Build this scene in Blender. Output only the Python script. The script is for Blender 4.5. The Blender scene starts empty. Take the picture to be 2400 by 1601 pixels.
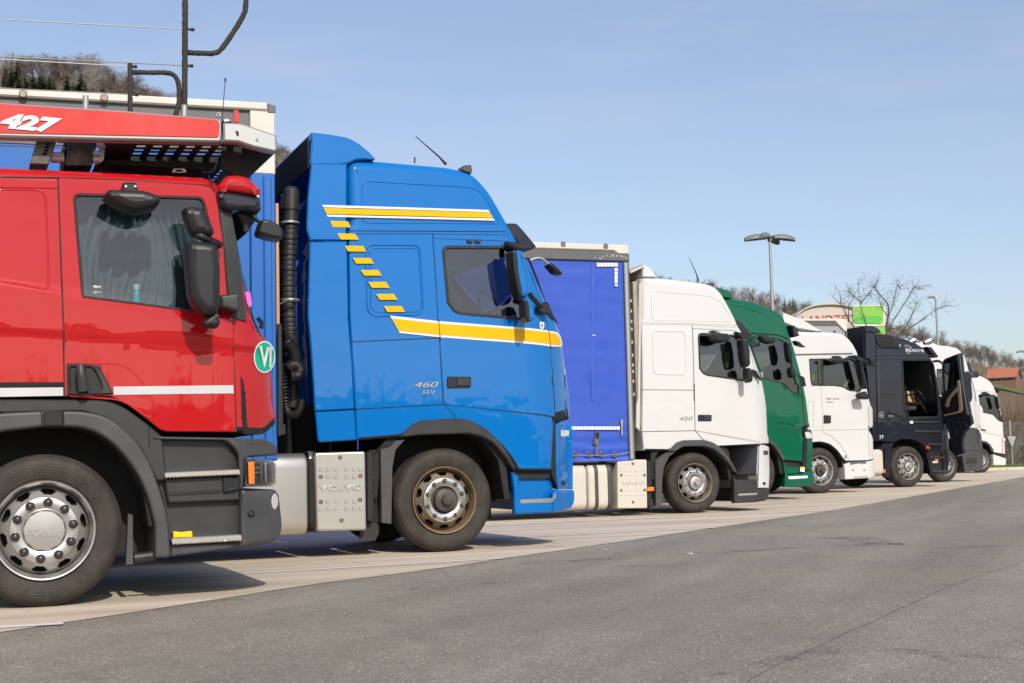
import bpy, bmesh, math, random
from mathutils import Vector, Matrix, noise
from mathutils.geometry import tessellate_polygon
random.seed(7)
R_ = math.radians
S = bpy.context.scene
COL = S.collection
# ------------------------------------------------------------------ camera
FPX = 3200.0                      # focal length in photograph pixels (2400 wide)
CAM_H = 0.89
TILT = math.atan(279 / FPX)
ROLL = 0.024
_f = Vector((0, math.cos(TILT), math.sin(TILT)))
_u0 = Vector((0, -math.sin(TILT), math.cos(TILT)))
_r0 = Vector((1, 0, 0))
_up = _u0 * math.cos(ROLL) + _r0 * math.sin(ROLL)
_rt = _r0 * math.cos(ROLL) - _u0 * math.sin(ROLL)
CAMP = Vector((0, 0, CAM_H))
cd = bpy.data.cameras.new('camera')
cam = bpy.data.objects.new('camera', cd)
COL.objects.link(cam)
cd.sensor_width = 36
cd.lens = 36 * FPX / 2400
cd.clip_start = .1
cd.clip_end = 6000
cd.dof.use_dof = True
cd.dof.focus_distance = 13.5
cd.dof.aperture_fstop = 9
cam.matrix_world = Matrix(((_rt.x, _up.x, -_f.x, 0), (_rt.y, _up.y, -_f.y, 0), (_rt.z, _up.z, -_f.z, CAM_H), (0, 0, 0, 1)))
S.camera = cam
# ------------------------------------------------------------------ sky, sun, exposure
HEAD = R_(22)                     # heading of the parked trucks
TV = Vector((math.cos(HEAD), math.sin(HEAD), 0))
NV = Vector((-math.sin(HEAD), math.cos(HEAD), 0))
LIGHT = (NV * 1.3 + TV * 0.0 + Vector((0, 0, -1))).normalized()
SUN_EL = math.asin(-LIGHT.z)
SUN_ROT = math.atan2(-LIGHT.x, -LIGHT.y)
w = bpy.data.worlds.new('World')
S.world = w
w.use_nodes = True
nt = w.node_tree
nt.nodes.clear()
o_ = nt.nodes.new('ShaderNodeOutputWorld')
bg = nt.nodes.new('ShaderNodeBackground')
sk = nt.nodes.new('ShaderNodeTexSky')
sk.sky_type = 'NISHITA'
sk.sun_disc = False
sk.sun_elevation = SUN_EL
sk.sun_rotation = SUN_ROT
sk.air_density = 1.0
sk.dust_density = 1.5
sk.ozone_density = 1.4
tc = nt.nodes.new('ShaderNodeTexCoord')
mp = nt.nodes.new('ShaderNodeMapping')
mp.inputs['Scale'].default_value = (1.2, 1.2, 7)
mp.inputs['Rotation'].default_value = (0, R_(8), 0)
nz = nt.nodes.new('ShaderNodeTexNoise')
nz.inputs['Scale'].default_value = 2.6
nz.inputs['Detail'].default_value = 8
nz.inputs['Roughness'].default_value = .62
rp = nt.nodes.new('ShaderNodeValToRGB')
rp.color_ramp.elements[0].position = .47
rp.color_ramp.elements[0].color = (.2, .2, .2, 1)
rp.color_ramp.elements[1].position = .8
rp.color_ramp.elements[1].color = (.62, .62, .62, 1)
mx = nt.nodes.new('ShaderNodeMix')
mx.data_type = 'RGBA'
mx.inputs['B'].default_value = (3.85, 3.95, 5.2, 1)
L = nt.links.new
L(tc.outputs['Generated'], mp.inputs['Vector'])
L(mp.outputs['Vector'], nz.inputs['Vector'])
L(nz.outputs['Fac'], rp.inputs['Fac'])
L(rp.outputs['Color'], mx.inputs['Factor'])
L(sk.outputs['Color'], mx.inputs['A'])
L(mx.outputs['Result'], bg.inputs['Color'])
L(bg.outputs['Background'], o_.inputs['Surface'])
bg.inputs['Strength'].default_value = .155
ld = bpy.data.lights.new('sun', 'SUN')
ld.energy = 3.5
ld.angle = R_(.53)
ld.color = (1, .92, .80)
lo = bpy.data.objects.new('sun', ld)
COL.objects.link(lo)
lo.rotation_euler = LIGHT.to_track_quat('-Z', 'Y').to_euler()
lo.location = (10, -20, 30)
vs = S.view_settings
vs.view_transform = 'Standard'
vs.look = 'None'
vs.exposure = 0.0
vs.gamma = 1
S.render.film_transparent = False
S.cycles.max_bounces = 8
S.cycles.transparent_max_bounces = 12
S.cycles.caustics_reflective = False
S.cycles.caustics_refractive = False


# ------------------------------------------------------------------ survey helpers
def ray(px, py):
    return _f + _rt * ((px - 1200) / FPX) + _up * ((800.5 - py) / FPX)


def gnd(px, py, z=0):
    d = ray(px, py)
    return CAMP + d * ((z - CAM_H) / d.z)


def far(px, py, dist):
    d = ray(px, py)
    return CAMP + d * (dist / d.y)


CROP = dict(A=(0, 0, 3.562), B=(0, 380, 3.562), C=(0, 800, 2.45), D=(620, 280, 3.265), E=(620, 740, 2.704),
            F=(1220, 540, 3.918), G=(1320, 900, 3.792), H=(1680, 640, 6.032), I=(1820, 880, 4.053), J=(1940, 680, 4.9),
            K=(1700, 520, 3.359), W=(0, 0, .97958), X=(0, 0, 1.0), L=(0, 1250, 2.612), M=(900, 1150, 1.567),
            N=(620, 380, 3.919), O=(600, 760, 4.612), Q=(2200, 780, 4.48))


def cpx(c, x, y):
    a = CROP[c]
    return a[0] + x / a[2], a[1] + y / a[2]


# ------------------------------------------------------------------ materials
MATS = {}


def nodes(name):
    m = bpy.data.materials.new(name)
    m.use_nodes = True
    t = m.node_tree
    return m, t, t.nodes['Principled BSDF']


def setp(b, **kw):
    for k, v in kw.items():
        b.inputs[k.replace('_', ' ')].default_value = v


def add_noise(t, scale, detail=4, rough=.55, dim='Object', stretch=None):
    tc = t.nodes.new('ShaderNodeTexCoord')
    n = t.nodes.new('ShaderNodeTexNoise')
    n.inputs['Scale'].default_value = scale
    n.inputs['Detail'].default_value = detail
    n.inputs['Roughness'].default_value = rough
    if stretch:
        mp = t.nodes.new('ShaderNodeMapping')
        mp.inputs['Scale'].default_value = stretch
        t.links.new(tc.outputs[dim], mp.inputs['Vector'])
        t.links.new(mp.outputs['Vector'], n.inputs['Vector'])
    else:
        t.links.new(tc.outputs[dim], n.inputs['Vector'])
    return n


def ramp(t, src, p0, c0, p1, c1):
    r = t.nodes.new('ShaderNodeValToRGB')
    e = r.color_ramp.elements
    e[0].position, e[0].color = p0, (*c0, 1)
    e[1].position, e[1].color = p1, (*c1, 1)
    t.links.new(src, r.inputs['Fac'])
    return r


def mixc(t, fac, a, b, blend='MIX'):
    m = t.nodes.new('ShaderNodeMix')
    m.data_type = 'RGBA'
    m.blend_type = blend
    for k, v in (('Factor', fac), ('A', a), ('B', b)):
        if hasattr(v, 'is_linked') or hasattr(v, 'links'):
            t.links.new(v, m.inputs[k])
        elif k == 'Factor':
            m.inputs[k].default_value = v
        else:
            m.inputs[k].default_value = (*v, 1)
    return m.outputs['Result']


def bump(t, b, src, strength, dist=.01):
    bp = t.nodes.new('ShaderNodeBump')
    bp.inputs['Strength'].default_value = strength
    bp.inputs['Distance'].default_value = dist
    t.links.new(src, bp.inputs['Height'])
    t.links.new(bp.outputs['Normal'], b.inputs['Normal'])
    return bp


def paint(name, col, rough=.35, coat=.9, dust=.12, dustcol=(.42, .38, .32), metal=0, wav=.05, spec=.0):
    m, t, b = nodes(name)
    n = add_noise(t, 1.7, 6, .65)
    n2 = add_noise(t, 9, 5, .7, stretch=(1, 1, .12))
    f = ramp(t, n.outputs['Fac'], .35, (0, 0, 0), .75, (dust, dust, dust))
    f2 = ramp(t, n2.outputs['Fac'], .5, (0, 0, 0), .9, (dust * .7, dust * .7, dust * .7))
    c = mixc(t, f.outputs['Color'], col, dustcol)
    c = mixc(t, f2.outputs['Color'], c, dustcol)
    # road film: fine vertical runs and specks
    n5 = add_noise(t, 22, 8, .8, stretch=(1, 1, .06))
    f5 = ramp(t, n5.outputs['Fac'], .62, (0, 0, 0), .82, (.16, .16, .16))
    c = mixc(t, f5.outputs['Color'], c, (.30, .27, .23))
    n6 = add_noise(t, 70, 3, .6)
    f6 = ramp(t, n6.outputs['Fac'], .72, (0, 0, 0), .78, (.35, .35, .35))
    c = mixc(t, f6.outputs['Color'], c, (.25, .22, .18))
    t.links.new(c, b.inputs['Base Color'])
    setp(b, Roughness=rough, Metallic=metal, Coat_Weight=coat, Coat_Roughness=.03, Specular_IOR_Level=spec)
    n3 = add_noise(t, 3.2, 2, .4)
    bump(t, b, n3.outputs['Fac'], wav, .05)
    b.inputs['Coat Normal']
    t.links.new(t.nodes['Bump'].outputs['Normal'], b.inputs['Coat Normal'])
    MATS[name] = m
    return m


def plain(name, col, rough=.5, metal=0, dust=.15, scale=6, dustcol=(.35, .31, .26), bmp=0, bscale=60, coat=0, spec=.5):
    m, t, b = nodes(name)
    n = add_noise(t, scale, 6, .65)
    f = ramp(t, n.outputs['Fac'], .4, (0, 0, 0), .8, (dust, dust, dust))
    t.links.new(mixc(t, f.outputs['Color'], col, dustcol), b.inputs['Base Color'])
    setp(b, Roughness=rough, Metallic=metal, Coat_Weight=coat, Specular_IOR_Level=spec)
    if bmp:
        n2 = add_noise(t, bscale, 3, .6)
        bump(t, b, n2.outputs['Fac'], bmp, .004)
    MATS[name] = m
    return m


def glassy(name, tint, refl=.06, rough=0.0):
    m, t, b = nodes(name)
    t.nodes.remove(b)
    out = [x for x in t.nodes if x.type == 'OUTPUT_MATERIAL'][0]
    tr = t.nodes.new('ShaderNodeBsdfTransparent')
    tr.inputs['Color'].default_value = (*tint, 1)
    gl = t.nodes.new('ShaderNodeBsdfGlossy')
    gl.inputs['Roughness'].default_value = rough
    fr = t.nodes.new('ShaderNodeFresnel')
    fr.inputs['IOR'].default_value = 1.5
    ad = t.nodes.new('ShaderNodeMath')
    ad.operation = 'ADD'
    ad.use_clamp = True
    ad.inputs[1].default_value = refl
    mx = t.nodes.new('ShaderNodeMixShader')
    t.links.new(fr.outputs[0], ad.inputs[0])
    t.links.new(ad.outputs[0], mx.inputs['Fac'])
    t.links.new(tr.outputs[0], mx.inputs[1])
    t.links.new(gl.outputs[0], mx.inputs[2])
    t.links.new(mx.outputs[0], out.inputs['Surface'])
    MATS[name] = m
    return m


paint('red', (.47, .008, .011), .36, 1.0, .025, (.55, .2, .19))
paint('blue', (.0005, .155, .50), .3, 1.0, .012, (.25, .32, .40))
paint('white', (.64, .645, .64), .35, .8, .2, (.62, .58, .5))
paint('green', (.001, .108, .056), .36, .9, .04, (.25, .28, .22))
paint('navy', (.014, .016, .027), .32, 1.0, .05, (.16, .16, .17))
paint('yellow', (.84, .47, .002), .5, .25, .05, (.6, .5, .3))
paint('deckred', (.66, .055, .05), .5, .3, .2, (.62, .3, .26))
paint('visordark', (.012, .014, .022), .2, 1.0, .08, (.2, .2, .2))
plain('decalwhite', (.78, .78, .78), .45, 0, .1)
plain('stripegrey', (.58, .58, .6), .45, 0, .2)
plain('black', (.010, .010, .011), .5, 0, .08, 9, (.12, .11, .1), .15, 180)
plain('blackplastic', (.026, .027, .029), .46, 0, .25, 4, (.115, .105, .09), .25, 220)
plain('greyplastic', (.052, .054, .058), .5, 0, .4, 3, (.15, .138, .12), .25, 220)
plain('mirror_housing', (.019, .019, .021), .36, 0, .05, 5, (.07, .068, .065), .2, 260, spec=.4)
plain('rubber', (.022, .021, .02), .75, 0, .35, 6, (.11, .095, .08), .2, 90)
plain('seamsoft', (.42, .4, .36), .6, 0, .1)
plain('seam', (.012, .012, .013), .7, 0, .1)
plain('underside', (.014, .014, .014), .8, 0, .3, 4, (.06, .052, .045))
plain('chrome', (.72, .71, .69), .2, 1, .15, 8)
plain('alu', (.62, .59, .54), .36, .85, .45, 3, (.5, .45, .38), .12, 40)
plain('alu_bright', (.66, .64, .61), .3, .9, .2, 5, (.42, .38, .32), .1, 60)
plain('galv', (.42, .43, .43), .48, .55, .4, 5, (.5, .46, .4), .1, 30)
plain('rimsteel', (.50, .49, .47), .4, .7, .35, 6, (.3, .25, .19))
plain('rimdirty', (.34, .29, .22), .5, .5, .8, 5, (.13, .085, .045), .15, 60)
plain('rustrim', (.26, .18, .10), .5, .3, .8, 14, (.13, .095, .06), .2, 60)
plain('hubdark', (.06, .055, .05), .45, .3, .6, 12, (.25, .2, .15))
plain('nutblack', (.02, .02, .022), .3, 0, .1)
plain('nutgrey', (.22, .18, .14), .4, .7, .5, 30)
plain('tarp_blue', (.026, .085, .50), .5, 0, .35, 1.6, (.075, .13, .40), .12, 8)
plain('tarp_seam', (.035, .095, .47), .42, 0, .2, 2, (.14, .2, .45))
plain('tarp_blue_light', (.006, .125, .46), .45, 0, .08, 1.3, (.1, .2, .5), .08, 8)
plain('roofwhite', (.68, .66, .61), .5, 0, .55, 2.5, (.52, .44, .33))
plain('trailgrey', (.11, .115, .12), .5, .1, .35, 4, (.25, .22, .19))
plain('wood', (.55, .3, .16), .6, 0, .4, 8, (.3, .2, .1))
plain('orange', (.95, .24, .02), .35, 0, .05)
plain('yellowplastic', (.95, .62, .01), .4, 0, .05)
plain('stickergreen', (.005, .42, .24), .4, 0, .02)
plain('magenta', (.72, .12, .6), .5, 0, .02)
plain('seatdark', (.03, .032, .036), .8, 0, .2, 6, (.07, .07, .07))
plain('seatgrey', (.12, .125, .13), .8, 0, .3, 6, (.2, .2, .2))
plain('curtain', (.125, .165, .185), .9, 0, .1)
plain('beige', (.46, .35, .22), .7, 0, .2, 8, (.3, .22, .13))
plain('limecloth', (.45, .85, .05), .6, 0, .0)
plain('turquoise', (.05, .5, .55), .3, 0, .0)
plain('lampgrey', (.17, .18, .175), .55, .1, .2)
plain('lens', (.8, .8, .78), .08, .3, .05)
plain('greycab', (.60, .57, .50), .5, 0, .35, 3, (.5, .44, .34))
plain('rearpanel', (.36, .33, .27), .6, 0, .5, 5, (.2, .17, .13))
glassy('glass', (.42, .49, .49), .09)
glassy('glass_dark', (.45, .52, .54), .10)
glassy('glass_red', (.60, .70, .74), .05)
glassy('lampglass', (.9, .9, .9), .06)


def mirror_mat():
    m, t, b = nodes('mirrorglass')
    setp(b, Base_Color=(.8, .82, .84, 1), Metallic=1, Roughness=.03)
    MATS['mirrorglass'] = m


mirror_mat()


# ------------------------------------------------------------------ mesh helpers
def link(name, me, mat, parent=None, smooth=35):
    o = bpy.data.objects.new(name, me)
    COL.objects.link(o)
    if mat and not me.materials:
        me.materials.append(MATS[mat] if isinstance(mat, str) else mat)
    if parent:
        o.parent = parent
    if smooth:
        me.shade_smooth()
        if smooth < 180:
            me.set_sharp_from_angle(angle=R_(smooth))
    return o


def mesh(vs, fs):
    me = bpy.data.meshes.new('m')
    me.from_pydata([tuple(v) for v in vs], [], fs)
    me.update()
    return me


def tag(o, label=None, cat=None, group=None, kind=None):
    if label:
        o['label'] = label
    if cat:
        o['category'] = cat
    if group:
        o['group'] = group
    if kind:
        o['kind'] = kind
    return o


def rnd(pts, seg=5):
    """round the corners that carry a radius"""
    out = []
    n = len(pts)
    for i in range(n):
        p = pts[i]
        r = p[2] if len(p) > 2 else 0
        c = Vector(p[:2])
        if r <= 0:
            out.append(c)
            continue
        a = Vector(pts[i - 1][:2]) - c
        b = Vector(pts[(i + 1) % n][:2]) - c
        ra = min(r, a.length * .49)
        rb = min(r, b.length * .49)
        p0 = c + a.normalized() * ra
        p1 = c + b.normalized() * rb
        for k in range(seg + 1):
            s = k / seg
            out.append(p0 * (1 - s) ** 2 + c * 2 * s * (1 - s) + p1 * s * s)
    return out


def area(p):
    return .5 * sum(p[i - 1][0] * p[i][1] - p[i][0] * p[i - 1][1] for i in range(len(p)))


def ccw(p):
    p = [Vector(q[:2]) for q in p]
    return p if area(p) > 0 else p[::-1]


def clean(p, eps=1e-4):
    out = []
    for q in p:
        if not out or (q - out[-1]).length > eps:
            out.append(q)
    if len(out) > 2 and (out[0] - out[-1]).length < eps:
        out.pop()
    return out


def inset(p, d):
    """offset a ccw polygon inwards by d (number or list)"""
    n = len(p)
    out = []
    for i in range(n):
        dd = d[i] if isinstance(d, (list, tuple)) else d
        a = (p[i] - p[i - 1])
        b = (p[(i + 1) % n] - p[i])
        a = a.normalized() if a.length > 1e-9 else Vector((1, 0))
        b = b.normalized() if b.length > 1e-9 else a
        na = Vector((-a.y, a.x))
        nb = Vector((-b.y, b.x))
        m = na + nb
        if m.length < 1e-6:
            m = na
        m.normalize()
        k = max(.45, m.dot(na))
        out.append(p[i] + m * (dd / k))
    return out


def resample(p, step):
    out = []
    n = len(p)
    for i in range(n):
        a, b = p[i], p[(i + 1) % n]
        k = max(1, int((b - a).length / step))
        for j in range(k):
            out.append(a.lerp(b, j / k))
    return out


def smooth_open(pts, sub=5):
    """catmull-rom through open points"""
    P = [Vector(p) for p in pts]
    P = [P[0] * 2 - P[1]] + P + [P[-1] * 2 - P[-2]]
    out = []
    for i in range(1, len(P) - 2):
        a, b, c, d = P[i - 1:i + 3]
        for k in range(sub):
            s = k / sub
            out.append(.5 * ((2 * b) + (c - a) * s + (2 * a - 5 * b + 4 * c - d) * s * s + (3 * b - a - 3 * c + d) * s ** 3))
    out.append(P[-2])
    return out


def tess(loops):
    """triangles over loops of 2d vectors; the first is outer"""
    L3 = [[Vector((q[0], q[1], 0)) for q in l] for l in loops]
    return tessellate_polygon(L3)


def safe(tris, n):
    return [a for a in tris if max(a) < n]


def grid_cut(bm, grid):
    us = [v.co.x for v in bm.verts]
    zs = [v.co.z for v in bm.verts]
    for ax, lo, hi in ((0, min(us), max(us)), (2, min(zs), max(zs))):
        x = math.floor(lo / grid) * grid + grid + .00037
        while x < hi:
            no = Vector((0, 0, 0))
            no[ax] = 1
            co = Vector((0, 0, 0))
            co[ax] = x
            bmesh.ops.bisect_plane(bm, geom=bm.verts[:] + bm.edges[:] + bm.faces[:], plane_co=co, plane_no=no, dist=1e-5)
            x += grid


def plate_mesh(outer, v0, v1, holes=(), bev=.004, back=True, warp=None, grid=0):
    """a plate in the (u, z) plane: front face at v0, back at v1 (v grows away from the viewer)"""
    s = 1 if v1 > v0 else -1
    outer = clean(ccw(outer))
    holes = [clean(ccw(h)) for h in holes]
    loops_o = [outer] + holes
    nn = sum(map(len, loops_o))
    loops_f = [inset(outer, bev) if bev else outer] + [inset(h, -bev) if bev else h for h in holes]
    if bev and any(i >= nn for a in tess(loops_f) for i in a):
        return plate_mesh(outer, v0, v1, holes, bev * .4 if bev > .003 else 0, back, warp, grid)
    K = 0 if not bev else (4 if bev >= .018 else 1)
    bm = bmesh.new()
    rings = []                                     # rings[k][loop]
    for k in range(K + 1):
        if K == 0:
            rings.append([[bm.verts.new((q.x, v0, q.y)) for q in l] for l in loops_o])
            break
        a = math.pi / 2 * k / K
        ins = bev * (1 - math.sin(a))
        dv = bev * (1 - math.cos(a))
        rings.append([[bm.verts.new((q.x, v0 + s * dv, q.y)) for q in inset(l, ins if li == 0 else -ins)] for li, l in enumerate(loops_o)])
    rings.append([[bm.verts.new((q.x, v1, q.y)) for q in l] for l in loops_o])
    for ri, sgn in ((0, -1), (len(rings) - 1, 1)):
        if ri and not back:
            continue
        flat = [v for l in rings[ri] for v in l]
        for a in safe(tess([[Vector((v.co.x, v.co.z)) for v in l] for l in rings[ri]]), len(flat)):
            try:
                f = bm.faces.new([flat[i] for i in a])
            except ValueError:
                continue
            f.normal_update()
            if f.normal.y * s * sgn < 0:
                f.normal_flip()
    for li in range(len(loops_o)):
        flip = (li > 0) ^ (s < 0)
        for r0, r1 in zip(rings, rings[1:]):
            r0, r1 = r0[li], r1[li]
            n = len(r0)
            for i in range(n):
                j = (i + 1) % n
                q = (r0[i], r1[i], r1[j], r0[j])
                try:
                    bm.faces.new(q[::-1] if not flip else q)
                except ValueError:
                    pass
    if grid:
        grid_cut(bm, grid)
    if warp:
        for v in bm.verts:
            v.co.y = warp(v.co.x, v.co.y, v.co.z)
    me = bpy.data.meshes.new('plate')
    bm.to_mesh(me)
    bm.free()
    return me


def tube_mesh(path, r, seg=8, cap=True, closed=False):
    P = [Vector(p) for p in path]
    n = len(P)
    vs, fs = [], []
    prev = None
    for i in range(n):
        if closed:
            d = P[(i + 1) % n] - P[i - 1]
        else:
            d = P[min(i + 1, n - 1)] - P[max(i - 1, 0)]
        d.normalize()
        if prev is None:
            a = d.orthogonal().normalized()
        else:
            a = prev - d * prev.dot(d)
            a = a.normalized() if a.length > 1e-6 else d.orthogonal().normalized()
        prev = a
        b = d.cross(a)
        rr = r[i] if isinstance(r, (list, tuple)) else r
        for k in range(seg):
            an = 2 * math.pi * k / seg
            vs.append(P[i] + (a * math.cos(an) + b * math.sin(an)) * rr)
    for i in range(n if closed else n - 1):
        j = (i + 1) % n
        for k in range(seg):
            l = (k + 1) % seg
            fs.append((i * seg + k, i * seg + l, j * seg + l, j * seg + k))
    if cap and not closed:
        fs.append(tuple(range(seg))[::-1])
        fs.append(tuple(range((n - 1) * seg, n * seg)))
    return mesh(vs, fs)


def lathe_mesh(prof, seg=48):
    """revolve (radius, y) pairs about the local y axis"""
    vs, fs = [], []
    m = len(prof)
    for k in range(seg):
        a = 2 * math.pi * k / seg
        for r, y in prof:
            vs.append((r * math.cos(a), y, r * math.sin(a)))
    for k in range(seg):
        l = (k + 1) % seg
        for i in range(m - 1):
            fs.append((k * m + i, k * m + i + 1, l * m + i + 1, l * m + i))
    return mesh(vs, fs)


def box_mesh(c, s, bev=0):
    bm = bmesh.new()
    bmesh.ops.create_cube(bm, size=1)
    for v in bm.verts:
        v.co = Vector((v.co.x * s[0] + c[0], v.co.y * s[1] + c[1], v.co.z * s[2] + c[2]))
    if bev:
        bmesh.ops.bevel(bm, geom=bm.edges[:], offset=bev, segments=2, affect='EDGES', profile=.6)
    me = bpy.data.meshes.new('box')
    bm.to_mesh(me)
    bm.free()
    return me


def join_meshes(ms):
    vs, fs = [], []
    for m in ms:
        b = len(vs)
        vs += [v.co.copy() for v in m.vertices]
        fs += [tuple(b + i for i in p.vertices) for p in m.polygons]
    return mesh(vs, fs)


def text_mesh(s, size, ext=.002, shear=0, bold=0, spacing=1):
    cu = bpy.data.curves.new('t', 'FONT')
    cu.body = s
    cu.size = size
    cu.shear = shear
    cu.offset = bold
    cu.extrude = ext
    cu.resolution_u = 4
    cu.space_character = spacing
    o = bpy.data.objects.new('t', cu)
    COL.objects.link(o)
    dg = bpy.context.evaluated_depsgraph_get()
    me = bpy.data.meshes.new_from_object(o.evaluated_get(dg))
    bpy.data.objects.remove(o)
    me.materials.clear()
    return me


# ------------------------------------------------------------------ a vehicle's own frame: u forward, v away from the viewer, z up
class Rig:
    def __init__(s, name, px, py, label, cat, group=None, width=2.5, head=HEAD):
        s.o = gnd(px, py)
        s.h = head
        s.t = Vector((math.cos(head), math.sin(head), 0))
        s.n = Vector((-math.sin(head), math.cos(head), 0))
        s.W = width
        s.root = bpy.data.objects.new(name, None)
        COL.objects.link(s.root)
        s.root.location = s.o
        s.root.rotation_euler = (0, 0, head)
        tag(s.root, label, cat, group)
        s.warp = None

    def at(s, px, py, v=0):
        d = ray(px, py)
        k = (v - (CAMP - s.o).dot(s.n)) / d.dot(s.n)
        p = CAMP + d * k
        if s.warp and abs(v) < .0155:            # land on the curved flank itself
            for _ in range(4):
                vv = s.warp((p - s.o).dot(s.t), v, p.z)
                p = CAMP + d * ((vv - (CAMP - s.o).dot(s.n)) / d.dot(s.n))
        return Vector(((p - s.o).dot(s.t), p.z))

    def P(s, c, pts, v=0):
        out = []
        for q in pts:
            p = s.at(*cpx(c, q[0], q[1]), v)
            if len(q) > 2:
                d = (CAMP - s.o).length
                out.append((p.x, p.y, q[2] / CROP[c][2] / FPX * d))
            else:
                out.append((p.x, p.y))
        return out

    def p3(s, c, x, y, v=0):
        p = s.at(*cpx(c, x, y), v)
        return Vector((p.x, v, p.y))

    def w(s, u, v, z):
        return s.warp(u, v, z) if s.warp else v

    def plate(s, name, pts, mat, v0=0, th=.03, holes=(), bev=.004, parent=None, warp=True, grid=.12, seg=5, back=True, smooth=35):
        me = plate_mesh(rnd(pts, seg), v0, v0 + th, [rnd(h, seg) for h in holes], bev, back, s.w if (warp and s.warp) else None, grid if (warp and s.warp) else 0)
        return link(name, me, mat, parent or s.root, smooth)

    def tube(s, name, path, r, mat, seg=8, parent=None, warp=False, sm=0, closed=False):
        if sm:
            m0 = len(path)
            path = smooth_open(path, sm)
            if isinstance(r, (list, tuple)):
                r0 = r
                r = []
                for i in range(len(path)):
                    q = i / (len(path) - 1) * (m0 - 1)
                    k = min(m0 - 2, int(q))
                    r.append(r0[k] + (r0[k + 1] - r0[k]) * (q - k))
        if warp and s.warp:
            path = [Vector((p[0], s.w(*p), p[2])) for p in map(Vector, path)]
        return link(name, tube_mesh(path, r, seg, closed=closed), mat, parent or s.root, 60)

    def seam(s, c, pts, r=.0045, mat='seam', parent=None, v=-.0008, name='panel_gap', sub=.1):
        q = [Vector(p[:2]) for p in s.P(c, pts)]
        path = []
        for a, b in zip(q, q[1:]):
            k = max(1, int((b - a).length / sub))
            for j in range(k):
                path.append(a.lerp(b, j / k))
        path.append(q[-1])
        return s.tube(name, [(p.x, v, p.y) for p in path], r, mat, 6, parent, True)

    def ring(s, name, pts, r, mat, v=0, parent=None, seg=5):
        q = resample(clean([Vector(p) for p in rnd(pts, seg)]), .1)
        return s.tube(name, [(p.x, v, p.y) for p in q], r, mat, 6, parent, True, closed=True)

    def text(s, name, body, c, x, y, hpx, mat, v=-.006, shear=0, bold=0, wpx=None, parent=None, ext=.003, slope=0, warp=True):
        """text whose lower left corner is at (x, y), hpx cap height"""
        p = s.at(*cpx(c, x, y), v)
        q = s.at(*cpx(c, x, y - hpx), v)
        h = q.y - p.y
        me = text_mesh(body, h / .7, ext, shear, bold)
        xs = [a.co.x for a in me.vertices]
        k = 1
        if wpx:
            e = s.at(*cpx(c, x + wpx, y), v)
            k = (e.x - p.x) / (max(xs) - min(xs))
        x0 = min(xs)
        for a in me.vertices:
            u, z, d = (a.co.x - x0) * k, a.co.y, a.co.z
            a.co = Vector((p.x + u, 0, p.y + z + slope * u))
            a.co.y = s.w(a.co.x, v, a.co.z) - d if (s.warp and warp) else v - d
        return link(name, me, mat, parent or s.root, 0)

    def shell(s, prof, r, groups, mats, holes=(), K=5, step=.07, grid=.1, vin=0.0, seg=6):
        """closed body: the side outline carried across the width, its long edges rounded by r(u, z)"""
        p = clean(ccw(rnd(prof, seg)))
        p = clean(resample(p, step))
        n = len(p)
        W = s.W
        rl = [r(q.x, q.y) for q in p]
        rings = []
        for k in range(K + 1):
            a = math.pi / 2 * k / K
            ins = inset(p, [q * (1 - math.sin(a)) for q in rl])
            rings.append([(ins[i].x, vin + rl[i] * (1 - math.cos(a)), ins[i].y) for i in range(n)])
        for k in range(K, -1, -1):
            rings.append([(q[0], W - q[1], q[2]) for q in rings[k]])
        hs = [clean(ccw(rnd(h, seg))) for h in holes]
        names = ['cab_body']
        bm = bmesh.new()
        lay = bm.faces.layers.int.new('g')
        RV = [[bm.verts.new(q) for q in r_] for r_ in rings]
        for k in range(len(rings) - 1):
            a, b = RV[k], RV[k + 1]
            for i in range(n):
                j = (i + 1) % n
                m = (p[i] + p[j]) / 2
                e = p[j] - p[i]
                nu = Vector((e.y, -e.x)).normalized()
                g = groups(m.x, (a[i].co.y + b[j].co.y) / 2, m.y, nu)
                if g not in names:
                    names.append(g)
                try:
                    f = bm.faces.new((a[i], a[j], b[j], b[i]))
                    f[lay] = names.index(g)
                except ValueError:
                    pass
        for side in (0, 1):
            base = RV[0] if side == 0 else RV[-1]
            hv = [[bm.verts.new((q.x, vin if side == 0 else W - vin, q.y)) for q in h] for h in hs]
            loops = [[Vector((v.co.x, v.co.z)) for v in l] for l in [base] + hv]
            flat = [v for l in [base] + hv for v in l]
            for t in safe(tess(loops), len(flat)):
                try:
                    f = bm.faces.new([flat[i] for i in t])
                except ValueError:
                    continue
                f.normal_update()
                if (f.normal.y > 0) == (side == 0):
                    f.normal_flip()
                f[lay] = 0
        grid_cut(bm, grid)
        for v in bm.verts:
            v.co.y = s.w(*v.co)
        bmesh.ops.recalc_face_normals(bm, faces=bm.faces[:])
        out = {}
        for gi, g in enumerate(names):
            if g is None:
                continue
            b2 = bm.copy()
            l2 = b2.faces.layers.int['g']
            bmesh.ops.delete(b2, geom=[f for f in b2.faces if f[l2] != gi], context='FACES')
            me = bpy.data.meshes.new(g)
            b2.to_mesh(me)
            b2.free()
            out[g] = link(g, me, mats[g], s.root, 40)
        bm.free()
        return out


def tri_decal(rig, name, pts, mat, v=-.004, parent=None):
    return rig.plate(name, pts, mat, v, .0035, bev=0, parent=parent, back=False, grid=.06)


# ------------------------------------------------------------------ wheel
WCACHE = {}


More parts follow.
